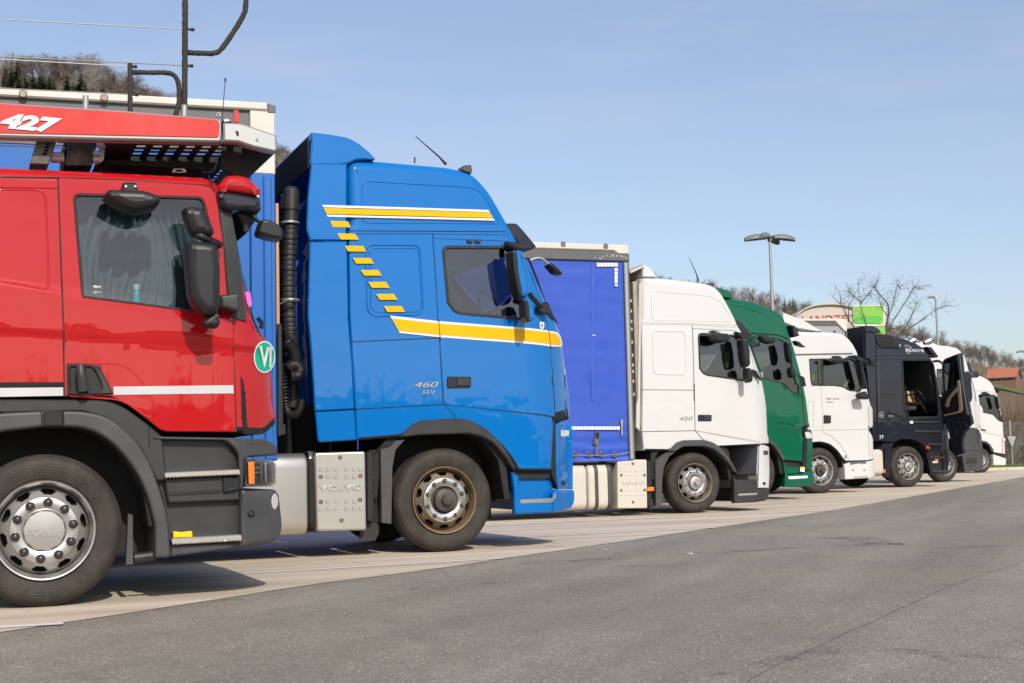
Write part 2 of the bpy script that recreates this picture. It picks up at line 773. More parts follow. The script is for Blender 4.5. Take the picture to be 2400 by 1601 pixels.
def wheel(rig, u, z, R, v=.06, style='silver', parent=None, nuts=10, width=.3, rot=.1):
    key = (style, round(R, 2), nuts)
    k = R / .51
    if key not in WCACHE:
        ty = [(.315, .03), (.33, .012), (.352, .004), (.40, -.008), (.44, -.010), (.468, -.002), (.484, .010), (.49, .022), (.497, .030), (.506, .042), (.51, .055)]
        n = 4
        for g in range(n):
            y0 = .065 + g * (width - .13) / n
            ty += [(.51, y0), (.51, y0 + .03), (.498, y0 + .034), (.498, y0 + .042), (.51, y0 + .046)]
        ty += [(.506, width - .045), (.484, width - .01), (.44, width + .01), (.352, width - .004), (.315, width - .03)]
        m_t = lathe_mesh([(r * k, y) for r, y in ty], 64)
        lip = [(.300, .05), (.312, .030), (.330, .006), (.333, -.006), (.328, -.016), (.320, -.014), (.312, .0), (.306, .03), (.300, .06), (.296, .11)]
        m_l = lathe_mesh([(r * k, y) for r, y in lip], 64)
        # wheel disc with hand holes: built as a polar grid with gaps
        prof = [(.298, .105), (.287, .075)]
        for i in range(1, 7):
            r_ = .287 - i * .0095
            prof.append((r_, .075 - .066 * (i / 6) ** .9))
        prof += [(.222, .0), (.212, -.010), (.150, -.012), (.140, -.012), (.132, .0), (.120, .02), (.0, .02)]
        seg = 160
        vs, fs = [], []
        mm = len(prof)
        for q in range(seg):
            a = 2 * math.pi * (q + .5) / seg
            for r, y in prof:
                vs.append((r * k * math.cos(a), y, r * k * math.sin(a)))
        hp = seg // 10
        for q in range(seg):
            l = (q + 1) % seg
            for i in range(mm - 1):
                if 1 <= i <= 6 and ((q % hp - 7.5) / 4.6) ** 2 + ((i - 3.4) / 2.4) ** 2 < 1:
                    continue
                fs.append((q * mm + i, q * mm + i + 1, l * mm + i + 1, l * mm + i))
        m_d = mesh(vs, fs)
        m_in = lathe_mesh([(.33 * k, .13), (.0, .13)], 32)
        if style == 'cap':
            hub = [(.138, -.012), (.136, -.022), (.128, -.030), (.06, -.034), (.0, -.035)]
        else:
            hub = [(.118, .02), (.116, -.03), (.105, -.045), (.07, -.055), (.058, -.058), (.056, -.085), (.046, -.098), (0, -.10)]
        m_h = lathe_mesh([(r * k, y) for r, y in hub], 8 if style != 'cap' else 48)
        if style != 'cap':
            m_h = lathe_mesh([(r * k, y) for r, y in hub[:4]] + [(0, -.055)], 40)
            m_h2 = lathe_mesh([(.056 * k, -.05), (.055 * k, -.088), (.045 * k, -.1), (0, -.102)], 6)
        else:
            m_h2 = None
        m_ring = lathe_mesh([(.222 * k, .0), (.218 * k, -.014), (.205 * k, -.018), (.152 * k, -.018), (.14 * k, -.012)], 64)
        m_n = lathe_mesh([(.031, 0), (.031, -.012), (.028, -.024), (.019, -.034), (.009, -.038), (0, -.039)] if style == 'cap' else [(.027, 0), (.027, -.005), (.02, -.010), (.0195, -.034), (.013, -.044), (0, -.045)], 14 if style == 'cap' else 6)
        m_nb = lathe_mesh([(.027, -.001), (.026, -.006), (.02, -.007)], 16)
        WCACHE[key] = (m_t, m_l, m_d, m_in, m_h, m_h2, m_ring, m_n, m_nb)
    m_t, m_l, m_d, m_in, m_h, m_h2, m_ring, m_n, m_nb = WCACHE[key]
    mats = dict(cap=('rimsteel', 'rimsteel', 'alu_bright', 'nutblack', 'alu_bright'), rusty=('rustrim', 'rimdirty', 'hubdark', 'nutgrey', 'chrome'),
                silver=('rimdirty', 'rimsteel', 'rimsteel', 'chrome', 'chrome'), plain=('rimsteel', 'rimsteel', 'rimsteel', 'nutgrey', 'rimsteel'),
                chrome=('rimsteel', 'rimsteel', 'hubdark', 'chrome', 'chrome'))[style]
    e = bpy.data.objects.new('wheel', None)
    COL.objects.link(e)
    e.parent = parent or rig.root
    e.location = (u, v, z)
    e.rotation_euler = (0, rot, 0)
    link('tyre', m_t, 'tyre', e, 40)
    link('rim', m_l, mats[0], e, 40)
    link('wheel_disc', m_d, mats[1], e, 50)
    link('brake_drum', m_in, 'underside', e, 40)
    link('hub', m_h, mats[2], e, 30)
    if m_h2:
        link('hub_nut', m_h2, mats[2], e, 30)
    link('nut_ring', m_ring, mats[4], e, 40)
    for i in range(nuts):
        a = 2 * math.pi * (i + .5) / nuts
        r = .187 * k
        nn = link('wheel_nut', m_n, mats[3], e, 50)
        nn.location = (r * math.cos(a), -.016, r * math.sin(a))
    return e


def tyre_mat():
    m, t, b = nodes('tyre')
    n = add_noise(t, 5, 8, .7)
    c = ramp(t, n.outputs['Fac'], .35, (.018, .016, .014), .75, (.066, .053, .040))
    t.links.new(c.outputs['Color'], b.inputs['Base Color'])
    setp(b, Roughness=.72)
    # fine moulded rings on the sidewall
    tc = t.nodes.new('ShaderNodeTexCoord')
    sp = t.nodes.new('ShaderNodeSeparateXYZ')
    t.links.new(tc.outputs['Object'], sp.inputs[0])
    ln = t.nodes.new('ShaderNodeVectorMath'); ln.operation = 'LENGTH'
    cb = t.nodes.new('ShaderNodeCombineXYZ')
    t.links.new(sp.outputs['X'], cb.inputs['X'])
    t.links.new(sp.outputs['Z'], cb.inputs['Z'])
    t.links.new(cb.outputs[0], ln.inputs[0])
    wv = t.nodes.new('ShaderNodeMath'); wv.operation = 'MULTIPLY'; wv.inputs[1].default_value = 330
    sn = t.nodes.new('ShaderNodeMath'); sn.operation = 'SINE'
    t.links.new(ln.outputs['Value'], wv.inputs[0])
    t.links.new(wv.outputs[0], sn.inputs[0])
    n2 = add_noise(t, 7, 2)
    ml = t.nodes.new('ShaderNodeMath'); ml.operation = 'MULTIPLY'
    t.links.new(sn.outputs[0], ml.inputs[0]); t.links.new(n2.outputs['Fac'], ml.inputs[1])
    bump(t, b, ml.outputs[0], .35, .004)
    MATS['tyre'] = m


tyre_mat()
# ------------------------------------------------------------------ the ground
def asphalt_mat():
    m, t, b = nodes('asphalt')
    tc = t.nodes.new('ShaderNodeTexCoord')
    v = t.nodes.new('ShaderNodeTexVoronoi')
    v.inputs['Scale'].default_value = 135
    v.inputs['Randomness'].default_value = 1
    t.links.new(tc.outputs['Object'], v.inputs['Vector'])
    # chips of stone, each with its own tone
    sp = t.nodes.new('ShaderNodeSeparateColor')
    t.links.new(v.outputs['Color'], sp.inputs[0])
    c1 = ramp(t, sp.outputs[0], .2, (.212, .198, .160), .98, (.355, .335, .272))
    c2 = ramp(t, sp.outputs[1], .93, (0, 0, 0), .97, (1, 1, 1))
    c = mixc(t, c2.outputs['Color'], c1.outputs['Color'], (.60, .53, .44))
    c3 = ramp(t, sp.outputs[2], .95, (0, 0, 0), .97, (1, 1, 1))
    c = mixc(t, c3.outputs['Color'], c, (.25, .17, .12))
    n = add_noise(t, .55, 6, .6)
    n2 = add_noise(t, 4.5, 6, .7)
    f = ramp(t, n.outputs['Fac'], .3, (.86, .86, .87), .75, (1.1, 1.09, 1.07))
    c = mixc(t, 1.0, c, f.outputs['Color'], 'MULTIPLY')
    f2 = ramp(t, n2.outputs['Fac'], .3, (.86, .86, .86), .7, (1.06, 1.06, 1.06))
    c = mixc(t, 1.0, c, f2.outputs['Color'], 'MULTIPLY')
    # worn driving lanes along the row
    tc2 = t.nodes.new('ShaderNodeTexCoord')
    m1 = t.nodes.new('ShaderNodeMapping'); m1.inputs['Rotation'].default_value = (0, 0, -R_(66))
    m2 = t.nodes.new('ShaderNodeMapping'); m2.inputs['Scale'].default_value = (.09, 1.1, 1)
    n5 = t.nodes.new('ShaderNodeTexNoise'); n5.inputs['Scale'].default_value = 1; n5.inputs['Detail'].default_value = 6
    t.links.new(tc2.outputs['Object'], m1.inputs['Vector']); t.links.new(m1.outputs['Vector'], m2.inputs['Vector']); t.links.new(m2.outputs['Vector'], n5.inputs['Vector'])
    f5 = ramp(t, n5.outputs['Fac'], .34, (.80, .80, .80), .62, (1.06, 1.06, 1.06))
    c = mixc(t, 1.0, c, f5.outputs['Color'], 'MULTIPLY')
    # oil drips
    n6 = add_noise(t, 3.1, 2, .4)
    f6 = ramp(t, n6.outputs['Fac'], .70, (1, 1, 1), .76, (.72, .71, .70))
    c = mixc(t, 1.0, c, f6.outputs['Color'], 'MULTIPLY')
    t.links.new(c, b.inputs['Base Color'])
    setp(b, Roughness=.85, Specular_IOR_Level=.3)
    bump(t, b, v.outputs['Distance'], .55, .004)
    MATS['asphalt'] = m


def concrete_mat():
    m, t, b = nodes('concrete')
    n = add_noise(t, .35, 8, .68)
    c = ramp(t, n.outputs['Fac'], .3, (.61, .52, .405), .72, (.73, .63, .50))
    # streaks along the driving direction, tyre marks
    tc = t.nodes.new('ShaderNodeTexCoord')
    mp = t.nodes.new('ShaderNodeMapping')
    mp.inputs['Rotation'].default_value = (0, 0, -HEAD)
    mp2 = t.nodes.new('ShaderNodeMapping')
    mp2.inputs['Scale'].default_value = (.18, 2.6, 1)
    n2 = t.nodes.new('ShaderNodeTexNoise')
    n2.inputs['Scale'].default_value = 1.0
    n2.inputs['Detail'].default_value = 7
    n2.inputs['Roughness'].default_value = .6
    t.links.new(tc.outputs['Object'], mp.inputs['Vector'])
    t.links.new(mp.outputs['Vector'], mp2.inputs['Vector'])
    t.links.new(mp2.outputs['Vector'], n2.inputs['Vector'])
    f = ramp(t, n2.outputs['Fac'], .33, (.62, .60, .58), .62, (1.03, 1.03, 1.03))
    cc = mixc(t, .75, c.outputs['Color'], f.outputs['Color'], 'MULTIPLY')
    n3 = add_noise(t, 26, 6, .75)
    f3 = ramp(t, n3.outputs['Fac'], .35, (.86, .86, .85), .7, (1.06, 1.06, 1.06))
    cc = mixc(t, 1, cc, f3.outputs['Color'], 'MULTIPLY')
    # oil spots
    n4 = add_noise(t, 1.1, 3, .5)
    f4 = ramp(t, n4.outputs['Fac'], .66, (1, 1, 1), .74, (.6, .58, .56))
    cc = mixc(t, 1, cc, f4.outputs['Color'], 'MULTIPLY')
    t.links.new(cc, b.inputs['Base Color'])
    setp(b, Roughness=.88, Specular_IOR_Level=.3)
    bump(t, b, n3.outputs['Fac'], .25, .004)
    MATS['concrete'] = m


def line_mat():
    m, t, b = nodes('linepaint')
    n = add_noise(t, 22, 8, .75)
    n2 = add_noise(t, 2.2, 4, .6)
    ad = t.nodes.new('ShaderNodeMath'); ad.operation = 'ADD'
    t.links.new(n.outputs['Fac'], ad.inputs[0]); t.links.new(n2.outputs['Fac'], ad.inputs[1])
    c = ramp(t, ad.outputs[0], .8, (.44, .4, .34), 1.05, (.74, .72, .68))
    t.links.new(c.outputs['Color'], b.inputs['Base Color'])
    setp(b, Roughness=.8)
    MATS['linepaint'] = m


asphalt_mat(); concrete_mat(); line_mat()
plain('tar', (.03, .03, .03), .7, 0, .5, 30, (.09, .09, .088))


def grass_mat(name, a, b_, c_):
    m, t, b = nodes(name)
    n = add_noise(t, .25, 8, .7)
    n2 = add_noise(t, 7, 6, .75)
    c = ramp(t, n.outputs['Fac'], .35, a, .7, b_)
    f = ramp(t, n2.outputs['Fac'], .35, (0, 0, 0), .75, (.7, .7, .7))
    t.links.new(mixc(t, f.outputs['Color'], c.outputs['Color'], c_), b.inputs['Base Color'])
    setp(b, Roughness=.9, Specular_IOR_Level=.2)
    bump(t, b, n2.outputs['Fac'], .8, .05)
    MATS[name] = m


grass_mat('meadow', (.075, .125, .028), (.12, .17, .045), (.16, .16, .07))
grass_mat('litter', (.13, .085, .05), (.19, .135, .085), (.10, .085, .05))


def sheet(name, pts, mat, z=0, kind='structure'):
    p = clean(ccw([Vector(q[:2]) for q in pts]))
    me = mesh([(q.x, q.y, z) for q in p], tess([p]))
    bm = bmesh.new(); bm.from_mesh(me)
    for f in bm.faces:
        f.normal_update()
        if f.normal.z < 0:
            f.normal_flip()
    bm.to_mesh(me); bm.free()
    o = link(name, me, mat, None, 0)
    tag(o, kind=kind)
    return o


sheet('ground', [(-2600, -2600), (2600, -2600), (2600, 2600), (-2600, 2600)], 'meadow', -.12)
KP = gnd(2360, 1102)
lot_b = KP + TV * 60
lot_a = KP - TV * 120
sheet('asphalt_road', [(-60, -70), (95, -70), lot_b, lot_a], 'asphalt', -.004)
edge = [gnd(*cpx(*q)) for q in (('L', 0, 605), ('L', 100, 590), ('L', 390, 545), ('L', 700, 500), ('L', 1000, 455), ('L', 1350, 400),
        ('L', 1700, 345), ('L', 2000, 300), ('L', 2351, 258), ('M', 270, 275), ('M', 430, 250), ('M', 850, 190), ('M', 1220, 135),
        ('M', 1650, 72), ('M', 2060, 0), ('I', 2351, 965))]
e0 = edge[0] + (edge[0] - edge[3]).normalized() * 40
e1 = edge[-1] + (edge[-1] - edge[-2]).normalized() * 26
# a slightly ragged joint
fine = []
full = [e0] + edge + [e1]
for a, b in zip(full, full[1:]):
    k = max(1, int((b - a).length / .12))
    for j in range(k):
        p = a.lerp(b, j / k)
        q = noise.noise(Vector((p.x * 2.1, p.y * 2.1, 0))) * .018
        fine.append(p + Vector((q, q * .6, 0)))
fine.append(e1)
sheet('concrete_apron', fine + [KP + TV * 30 - NV * .2, KP - TV * 110 - NV * .2], 'concrete', 0)


def strip(name, a, b, wd, mat, z, ext0=0):
    d = (b - a).normalized()
    a = a - d * ext0
    nn = Vector((-d.y, d.x, 0)) * wd / 2
    vs, fs = [], []
    k = max(2, int((b - a).length / .25))
    for j in range(k + 1):
        p = a.lerp(b, j / k)
        r = 1 + .12 * noise.noise(p * 1.7)
        vs += [(p - nn * r).to_tuple()[:2] + (z,), (p + nn * r).to_tuple()[:2] + (z,)]
    fs = [(2 * j, 2 * j + 2, 2 * j + 3, 2 * j + 1) for j in range(k)]
    o = link(name, mesh(vs, fs), mat, None, 0)
    tag(o, kind='structure')
    return o


for c0, x0, y0, c1, x1, y1, wd in (('L', 0, 577, 'L', 388, 554, .11), ('X', 262, 1363, 'X', 1174, 1309.5, .11), ('X', 1100, 1265.5, 'X', 1678, 1237.3, .11),
                                 ('X', 1296, 1224.5, 'X', 1953, 1196.3, .11), ('X', 1673, 1187, 'X', 2126, 1166.3, .11), ('X', 1820, 1165, 'X', 2227, 1148, .11)):
    strip('bay_marking', gnd(*cpx(c0, x0, y0)), gnd(*cpx(c1, x1, y1)), wd, 'linepaint', .004, 9)

# kerb and lawn behind the lot
kv = []
prof = [(0, -.1), (0, .10), (.02, .12), (.16, .12), (.16, -.1)]
kb = KP - TV * 100
L_ = 1.0
for i in range(130):
    a = kb + TV * (i * 1.25)
    if i < 66 or i > 118:
        continue
    vs = []
    for s_ in (.01, 1.24):
        for y, z in prof:
            p = a + TV * s_ + NV * y
            vs.append((p.x, p.y, z))
    n5 = len(prof)
    fs = [(j, j + 1, n5 + j + 1, n5 + j) for j in range(n5 - 1)] + [tuple(range(n5))[::-1], tuple(range(n5, 2 * n5))]
    o = link('kerb_stone', mesh(vs, fs), 'concrete', None, 0)
    if i == 66:
        kroot = bpy.data.objects.new('kerb', None)
        COL.objects.link(kroot)
        tag(kroot, kind='structure')
    o.parent = kroot
# ------------------------------------------------------------------ the blue tractor
def front_warp(us, Lc, depth, zb, tum, W=2.5, p=2.2, lo=None):
    def wf(u, v, z):
        c = 0.0
        if u > us:
            c += depth * min(1.6, (u - us) / Lc) ** p
        if z > zb:
            c += tum * (z - zb) ** 2
        k = max(-1, min(1, 1 - 2 * v / W))
        return v + c * k
    return wf


def mirror_shell(rig, name, pts, v0, th, mat, parent=None, bev=.03):
    return rig.plate(name, pts, mat, v0, th, bev=bev, parent=parent, warp=False, smooth=60)


def seats(rig, u, zf, mat='seatdark', parent=None, vs=(.35, 1.5), back=.95):
    for v in vs:
        o = rig.plate('seat', [(u - .1, zf + .35), (u + .45, zf + .40, .05), (u + .47, zf + .52, .06), (u + .02, zf + .5, .05), (u - .17, zf + .5 + back * .75, .05),
                               (u - .2, zf + .5 + back, .08), (u - .33, zf + .5 + back, .08), (u - .27, zf + .5 + back * .7, .05), (u - .16, zf + .4, .1)], mat, v, .52, bev=.05, warp=False, parent=parent, smooth=60)


def steering(rig, u, z, v=.62, mat='black', R=.23):
    n = 28
    e = Vector((math.cos(R_(50)), 0, math.sin(R_(50))))
    pa = [Vector((u, v, z)) + Vector((0, math.cos(a), 0)) * R + Vector((-.45, 0, .9)).normalized() * (R * math.sin(a)) for a in [2 * math.pi * i / n for i in range(n)]]
    o = rig.tube('steering_wheel', pa, .016, mat, 8, closed=True)
    rig.tube('steering_column', [(u, v, z), (u + .28, v, z - .4)], .04, mat, 8, parent=o)
    rig.tube('steering_spoke', [pa[0], Vector((u + .02, v, z - .02)), pa[14]], .014, mat, 6, parent=o)


def coil(rig, name, path, R, turns, r, mat):
    P = smooth_open(path, 12)
    n = turns * 12
    out = []
    for i in range(n + 1):
        s = i / n * (len(P) - 1)
        k = min(len(P) - 2, int(s))
        c = P[k].lerp(P[k + 1], s - k)
        d = (P[k + 1] - P[k]).normalized()
        a = Vector((0, 1, 0))
        b = d.cross(a).normalized()
        an = i / 12 * 2 * math.pi
        out.append(c + (a * math.cos(an) + b * math.sin(an)) * R)
    return rig.tube(name, out, r, mat, 5)


B = Rig('truck_tractor', 1041, 1295, 'bright blue truck cab with yellow and white stripes and 460 lettering', 'truck')
us = B.at(*cpx('E', 1640, 400)).x
B.warp = front_warp(us, .42, .15, 2.0, .022)
prof = (B.P('E', [(583, 792), (575, 600), (555, 300)]) + B.P('D', [(650, 1500), (642, 900), (637, 420), (642, 330, 25), (700, 305, 20), (860, 310), (1150, 335), (1400, 358),
        (1530, 385, 60), (1620, 420, 80), (1735, 550, 60), (1870, 785), (1990, 985), (2040, 1090), (2170, 1390), (2240, 1545)]) +
        B.P('E', [(1885, 90, 30), (1900, 170), (1915, 270), (1935, 420), (1948, 560), (1948, 655, 15), (1835, 690, 20), (1820, 985, 20), (1605, 985, 20), (1570, 920), (1500, 830, 30), (1420, 760, 40),
                  (1300, 722, 40), (1000, 725, 40), (900, 755), (850, 770)]))
zroof = B.at(1000, 500).y
zw0 = B.at(*cpx('D', 2150, 1400)).y
zw1 = B.at(*cpx('D', 1990, 985)).y


def bgroups(u, v, z, nu):
    if nu.y < -.5 or (nu.x < -.4 and z < 1.9 and nu.y < .2 and u > -.6):
        return 'underbody'
    if nu.x > .3 and zw0 < z < zw1 and .05 < v < 2.45:
        return 'windscreen'
    return 'cab_body'


def brad(u, z):
    if z > 3.2:
        return .10
    if z < 1.25:
        return .03
    if u < -.5:
        return .025
    return .12


win = B.P('D', [(1353, 968, 60), (1893, 968, 45), (1950, 1180), (2018, 1542, 25), (1450, 1490, 70), (1393, 1400)])
sh = B.shell(prof, brad, bgroups, dict(cab_body='blue', underbody='underside', windscreen='glass_dark'), holes=[win])
door_o = B.P('D', [(1290, 912), (1850, 934), (1930, 985), (2010, 1130), (2090, 1330), (2160, 1500)]) + B.P('E', [(1793, 40), (1815, 250), (1838, 640), (1480, 598), (1138, 562), (1110, 160), (1098, 0)])
B.seam('D', [(1288, 912), (1850, 932), (1930, 985)]); B.seam('D', [(1287, 876), (1288, 912), (1330, 1567)])
B.seam('E', [(1098, 0), (1110, 160), (1130, 540), (1138, 560), (1215, 645)]); B.seam('E', [(1138, 560), (1480, 598), (1838, 645)])
B.seam('D', [(1930, 985), (2010, 1130), (2090, 1330), (2160, 1500)]); B.seam('E', [(1790, 20), (1815, 250), (1840, 560), (1838, 645)])
B.seam('D', [(645, 852), (1250, 855), (1850, 859)]); B.seam('D', [(645, 876), (1285, 876), (1870, 885)], r=.003)
B.seam('E', [(552, 165), (1105, 141)]); B.seam('E', [(572, 593), (1135, 562)])
door = B.plate('door', door_o, 'blue', -.006, .005, [win], bev=.003, grid=.1, back=False)
B.plate('far_door_trim', B.P('D', [(1290, 1500), (2050, 1560), (2050, 1800), (1290, 1800)]), 'seatgrey', 2.38, .03, warp=False)
fr = B.plate('window_frame', win, 'rubber', -.012, .03, [[(p.x, p.y) for p in inset(ccw(rnd(win)), .028)]], bev=.004, parent=door)
gl = [(p.x, p.y) for p in inset(ccw(rnd(win)), .02)]
B.plate('door_window', gl, 'glass', .012, .004, bev=0, parent=door, back=False)
B.plate('far_window', gl, 'glass', B.W - .01, .004, bev=0, back=False)
# pressed panels
B.ring('pressed_edge', B.P('D', [(748, 472, 45), (1560, 518), (1640, 545), (1700, 610), (1803, 797, 30), (750, 792, 50)]), .008, 'blue', .002)
B.ring('pressed_edge', B.P('D', [(775, 958, 60), (1190, 960, 60), (1218, 1490, 70), (790, 1510, 90)]), .011, 'blue', .001)
B.ring('pressed_edge', B.P('D', [(800, 985, 50), (1180, 985, 50), (1205, 1470, 60), (815, 1480, 70)]), .007, 'blue', .001)
# fairings
sf = B.plate('side_fairing', B.P('D', [(357, 340), (628, 340), (624, 920), (628, 926)]) + B.P('D', [(345, 926), (322, 835), (331, 600)]), 'blue', -.015, .05, bev=.012, grid=.2)
B.plate('lower_side_fairing', B.P('D', [(345, 938), (628, 934), (640, 1500)]) + B.P('E', [(528, 0), (553, 300), (566, 592), (318, 606), (290, 180)]) + B.P('D', [(330, 1500)]), 'blue', -.015, .05, bev=.012, grid=.2)
B.plate('skirt_panel', B.P('E', [(320, 612), (568, 599), (579, 788, 8), (347, 803, 14), (336, 785)]), 'blue', -.015, .05, bev=.012, grid=.2)
farf = [(p[0], p[1]) for p in B.P('D', [(357, 340), (628, 340), (630, 1500)]) + B.P('E', [(566, 592), (318, 606)])]
B.plate('far_side_fairing', farf, 'blue', 2.46, .05, bev=.01, warp=False)
sp = B.P('D', [(345, 352), (358, 98, 8), (500, 115), (640, 140, 30), (720, 185), (800, 250), (852, 306, 10), (700, 312), (640, 340), (560, 352)])
B.plate('roof_spoiler', sp, 'blue', -.012, 2.53, bev=.02, warp=True, grid=.2, smooth=45)
q0, q1 = B.at(*cpx('D', 345, 345)), B.at(*cpx('D', 358, 100))
link('spoiler_hollow_shade', box_mesh((min(q0.x, q1.x) - .004, 1.25, (q0.y + q1.y) / 2 - .04), (.012, 2.3, q1.y - q0.y - .02)), 'underside', B.root, 0)  # dark plate over the solid rear face imitates a shaded hollow
# stripes
for q in ([(437, 656), (1708, 695), (1717, 711), (447, 674)], [(470, 732), (1745, 760), (1757, 777), (480, 746)]):
    tri_decal(B, 'white_stripe', B.P('D', q), 'decalwhite', -.019)
tri_decal(B, 'yellow_stripe', B.P('D', [(450, 680), (1718, 714), (1742, 755), (472, 725)]), 'yellow', -.019)
for q in ([(500, 778), (635, 782), (655, 828), (520, 825)], [(555, 873), (690, 878), (718, 922), (580, 920)], [(612, 968), (750, 970), (774, 1013), (635, 1012)],
          [(672, 1062), (806, 1062), (834, 1105), (698, 1105)], [(732, 1155), (866, 1153), (893, 1197), (760, 1197)], [(790, 1246), (925, 1244), (953, 1290), (818, 1290)],
          [(850, 1338), (985, 1336), (1013, 1381), (877, 1382)], [(908, 1430), (1045, 1429), (1070, 1474), (935, 1475)]):
    tri_decal(B, 'yellow_block', B.P('D', q), 'yellow', -.019)
tri_decal(B, 'white_border', B.P('E', [(793, 0), (1100, 35), (1800, 96), (1850, 104), (1875, 130), (1888, 180), (1880, 199), (1810, 196), (1110, 137), (855, 110)]), 'decalwhite', -.0105)
tri_decal(B, 'yellow_stripe', B.P('E', [(805, 17), (1100, 50), (1810, 110), (1845, 115), (1867, 140), (1879, 178), (1870, 187), (1800, 180), (1110, 122), (850, 96)]), 'yellow', -.014)
B.seam('E', [(1100, 20), (1112, 160)], v=-.013); B.seam('E', [(1798, 90), (1812, 210)], v=-.013)
B.text('model_number', '460', 'E', 950, 455, 36, 'chrome', shear=.3, wpx=150)
B.text('model_letters', 'EEV', 'E', 1003, 498, 24, 'chrome', shear=.15, wpx=78)
dh = B.plate('door_handle', B.P('E', [(1155, 386, 12), (1307, 388, 12), (1305, 457, 12), (1155, 460, 12)]), 'black', -.02, .02, bev=.006, parent=door)
B.plate('handle_pull', B.P('E', [(1212, 396, 4), (1298, 398, 4), (1296, 446, 4), (1214, 444, 4)]), 'blackplastic', -.034, .016, bev=.004, parent=door)
B.plate('shield_badge', B.P('E', [(1741, 40), (1770, 42), (1770, 75, 8), (1755, 90, 4), (1741, 72, 8)]), 'decalwhite', -.012, .004, bev=0)
B.plate('badge_mark', B.P('E', [(1749, 52), (1762, 53), (1762, 72), (1749, 71)]), 'galv', -.0145, .003, bev=0)
B.plate('gutter_clip', B.P('D', [(1545, 922, 5), (1588, 922, 5), (1588, 946, 5), (1545, 946, 5)]), 'black', -.03, .03)
B.plate('gutter_clip', B.P('D', [(1605, 922, 5), (1648, 922, 5), (1648, 948, 5), (1605, 946, 5)]), 'black', -.03, .03)
# arch trim, steps, bumper
B.plate('arch_trim', B.P('E', [(850, 768), (930, 692), (985, 664, 20), (1215, 650), (1300, 664, 30), (1395, 712, 30), (1470, 780, 30), (1530, 860, 20), (1592, 972, 4), (1572, 975), (1520, 893, 20), (1450, 812, 30), (1380, 768, 30), (1300, 748, 30), (1000, 755, 30), (890, 768)]),
        'blackplastic', -.03, .12, bev=.014)
B.plate('step_panel', B.P('E', [(1565, 990), (1612, 1022, 10), (1605, 1150, 20), (1650, 1165), (1822, 1160), (1824, 1246), (1586, 1258), (1580, 1100)]), 'blue', -.01, .08, bev=.012)
B.plate('step_recess', B.P('E', [(1600, 985), (1850, 985), (1850, 1165), (1600, 1165)]), 'blue', .10, .05, bev=.01)
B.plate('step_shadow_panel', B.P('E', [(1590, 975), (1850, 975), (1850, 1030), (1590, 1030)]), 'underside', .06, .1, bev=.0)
B.plate('step_tread', B.P('E', [(1617, 1163, 4), (1822, 1157, 4), (1845, 1120, 10), (1848, 1150, 10), (1820, 1184, 4), (1620, 1190, 4)]), 'alu_bright', -.018, .1, bev=.006)
bc = B.plate('bumper', B.P('E', [(1826, 1125), (1850, 1100, 10), (1965, 1104, 15), (1967, 1180, 30), (1940, 1235, 30), (1826, 1246)]), 'blue', -.008, 2.51, bev=.03, smooth=50)
cp = B.plate('corner_panel', B.P('E', [(1848, 690, 10), (1880, 672, 10), (1950, 690, 20), (1957, 900), (1957, 1100), (1862, 1098, 10), (1850, 1000)]), 'blue', .0, 2.5, bev=.025)
B.plate('corner_gap', B.P('E', [(1820, 670), (1850, 670), (1866, 1100), (1822, 1000)]), 'seam', .02, .1, bev=0)
B.plate('marker_lamp', B.P('E', [(1878, 726, 6), (1930, 726, 6), (1930, 765, 6), (1880, 767, 6)]), 'lens', -.012, .03, bev=.006, parent=cp)
B.plate('lamp_bezel', B.P('E', [(1870, 718, 6), (1955, 720, 8), (1955, 785, 8), (1900, 785, 8), (1872, 770, 6)]), 'blue', -.006, .03, bev=.006, parent=cp)
B.plate('towing_hole', B.P('E', [(1884, 1045, 12), (1908, 1045, 12), (1908, 1072, 12), (1884, 1072, 12)], ), 'black', -.012, .02, bev=.003, parent=cp)
# visor, roof gear
B.plate('sun_visor', B.P('D', [(1855, 790, 15), (1940, 790, 25), (2010, 870, 20), (2092, 970, 8), (2070, 986, 8), (1992, 986, 10), (1935, 925), (1872, 862)]), 'visordark', .03, 2.44, bev=.02, smooth=50)
B.tube('antenna', [B.p3('D', 1390, 345, .4), B.p3('D', 1340, 290, .4), B.p3('D', 1155, 128, .4)], [.016, .009, .004], 'black', 6)
B.plate('roof_aerial', B.P('D', [(1293, 345), (1296, 308, 6), (1318, 306, 8), (1350, 350)]), 'black', .6, .06, bev=.01, warp=False)
B.tube('aerial_stub', [B.p3('D', 1148, 335, .3), B.p3('D', 1150, 288, .3)], .008, 'black', 6)
B.plate('roof_lamp', B.P('D', [(1519, 382, 5), (1535, 345, 5), (1592, 340, 5), (1602, 380, 5), (1595, 410, 5)]), 'hubdark', .12, .18, bev=.012, warp=False)
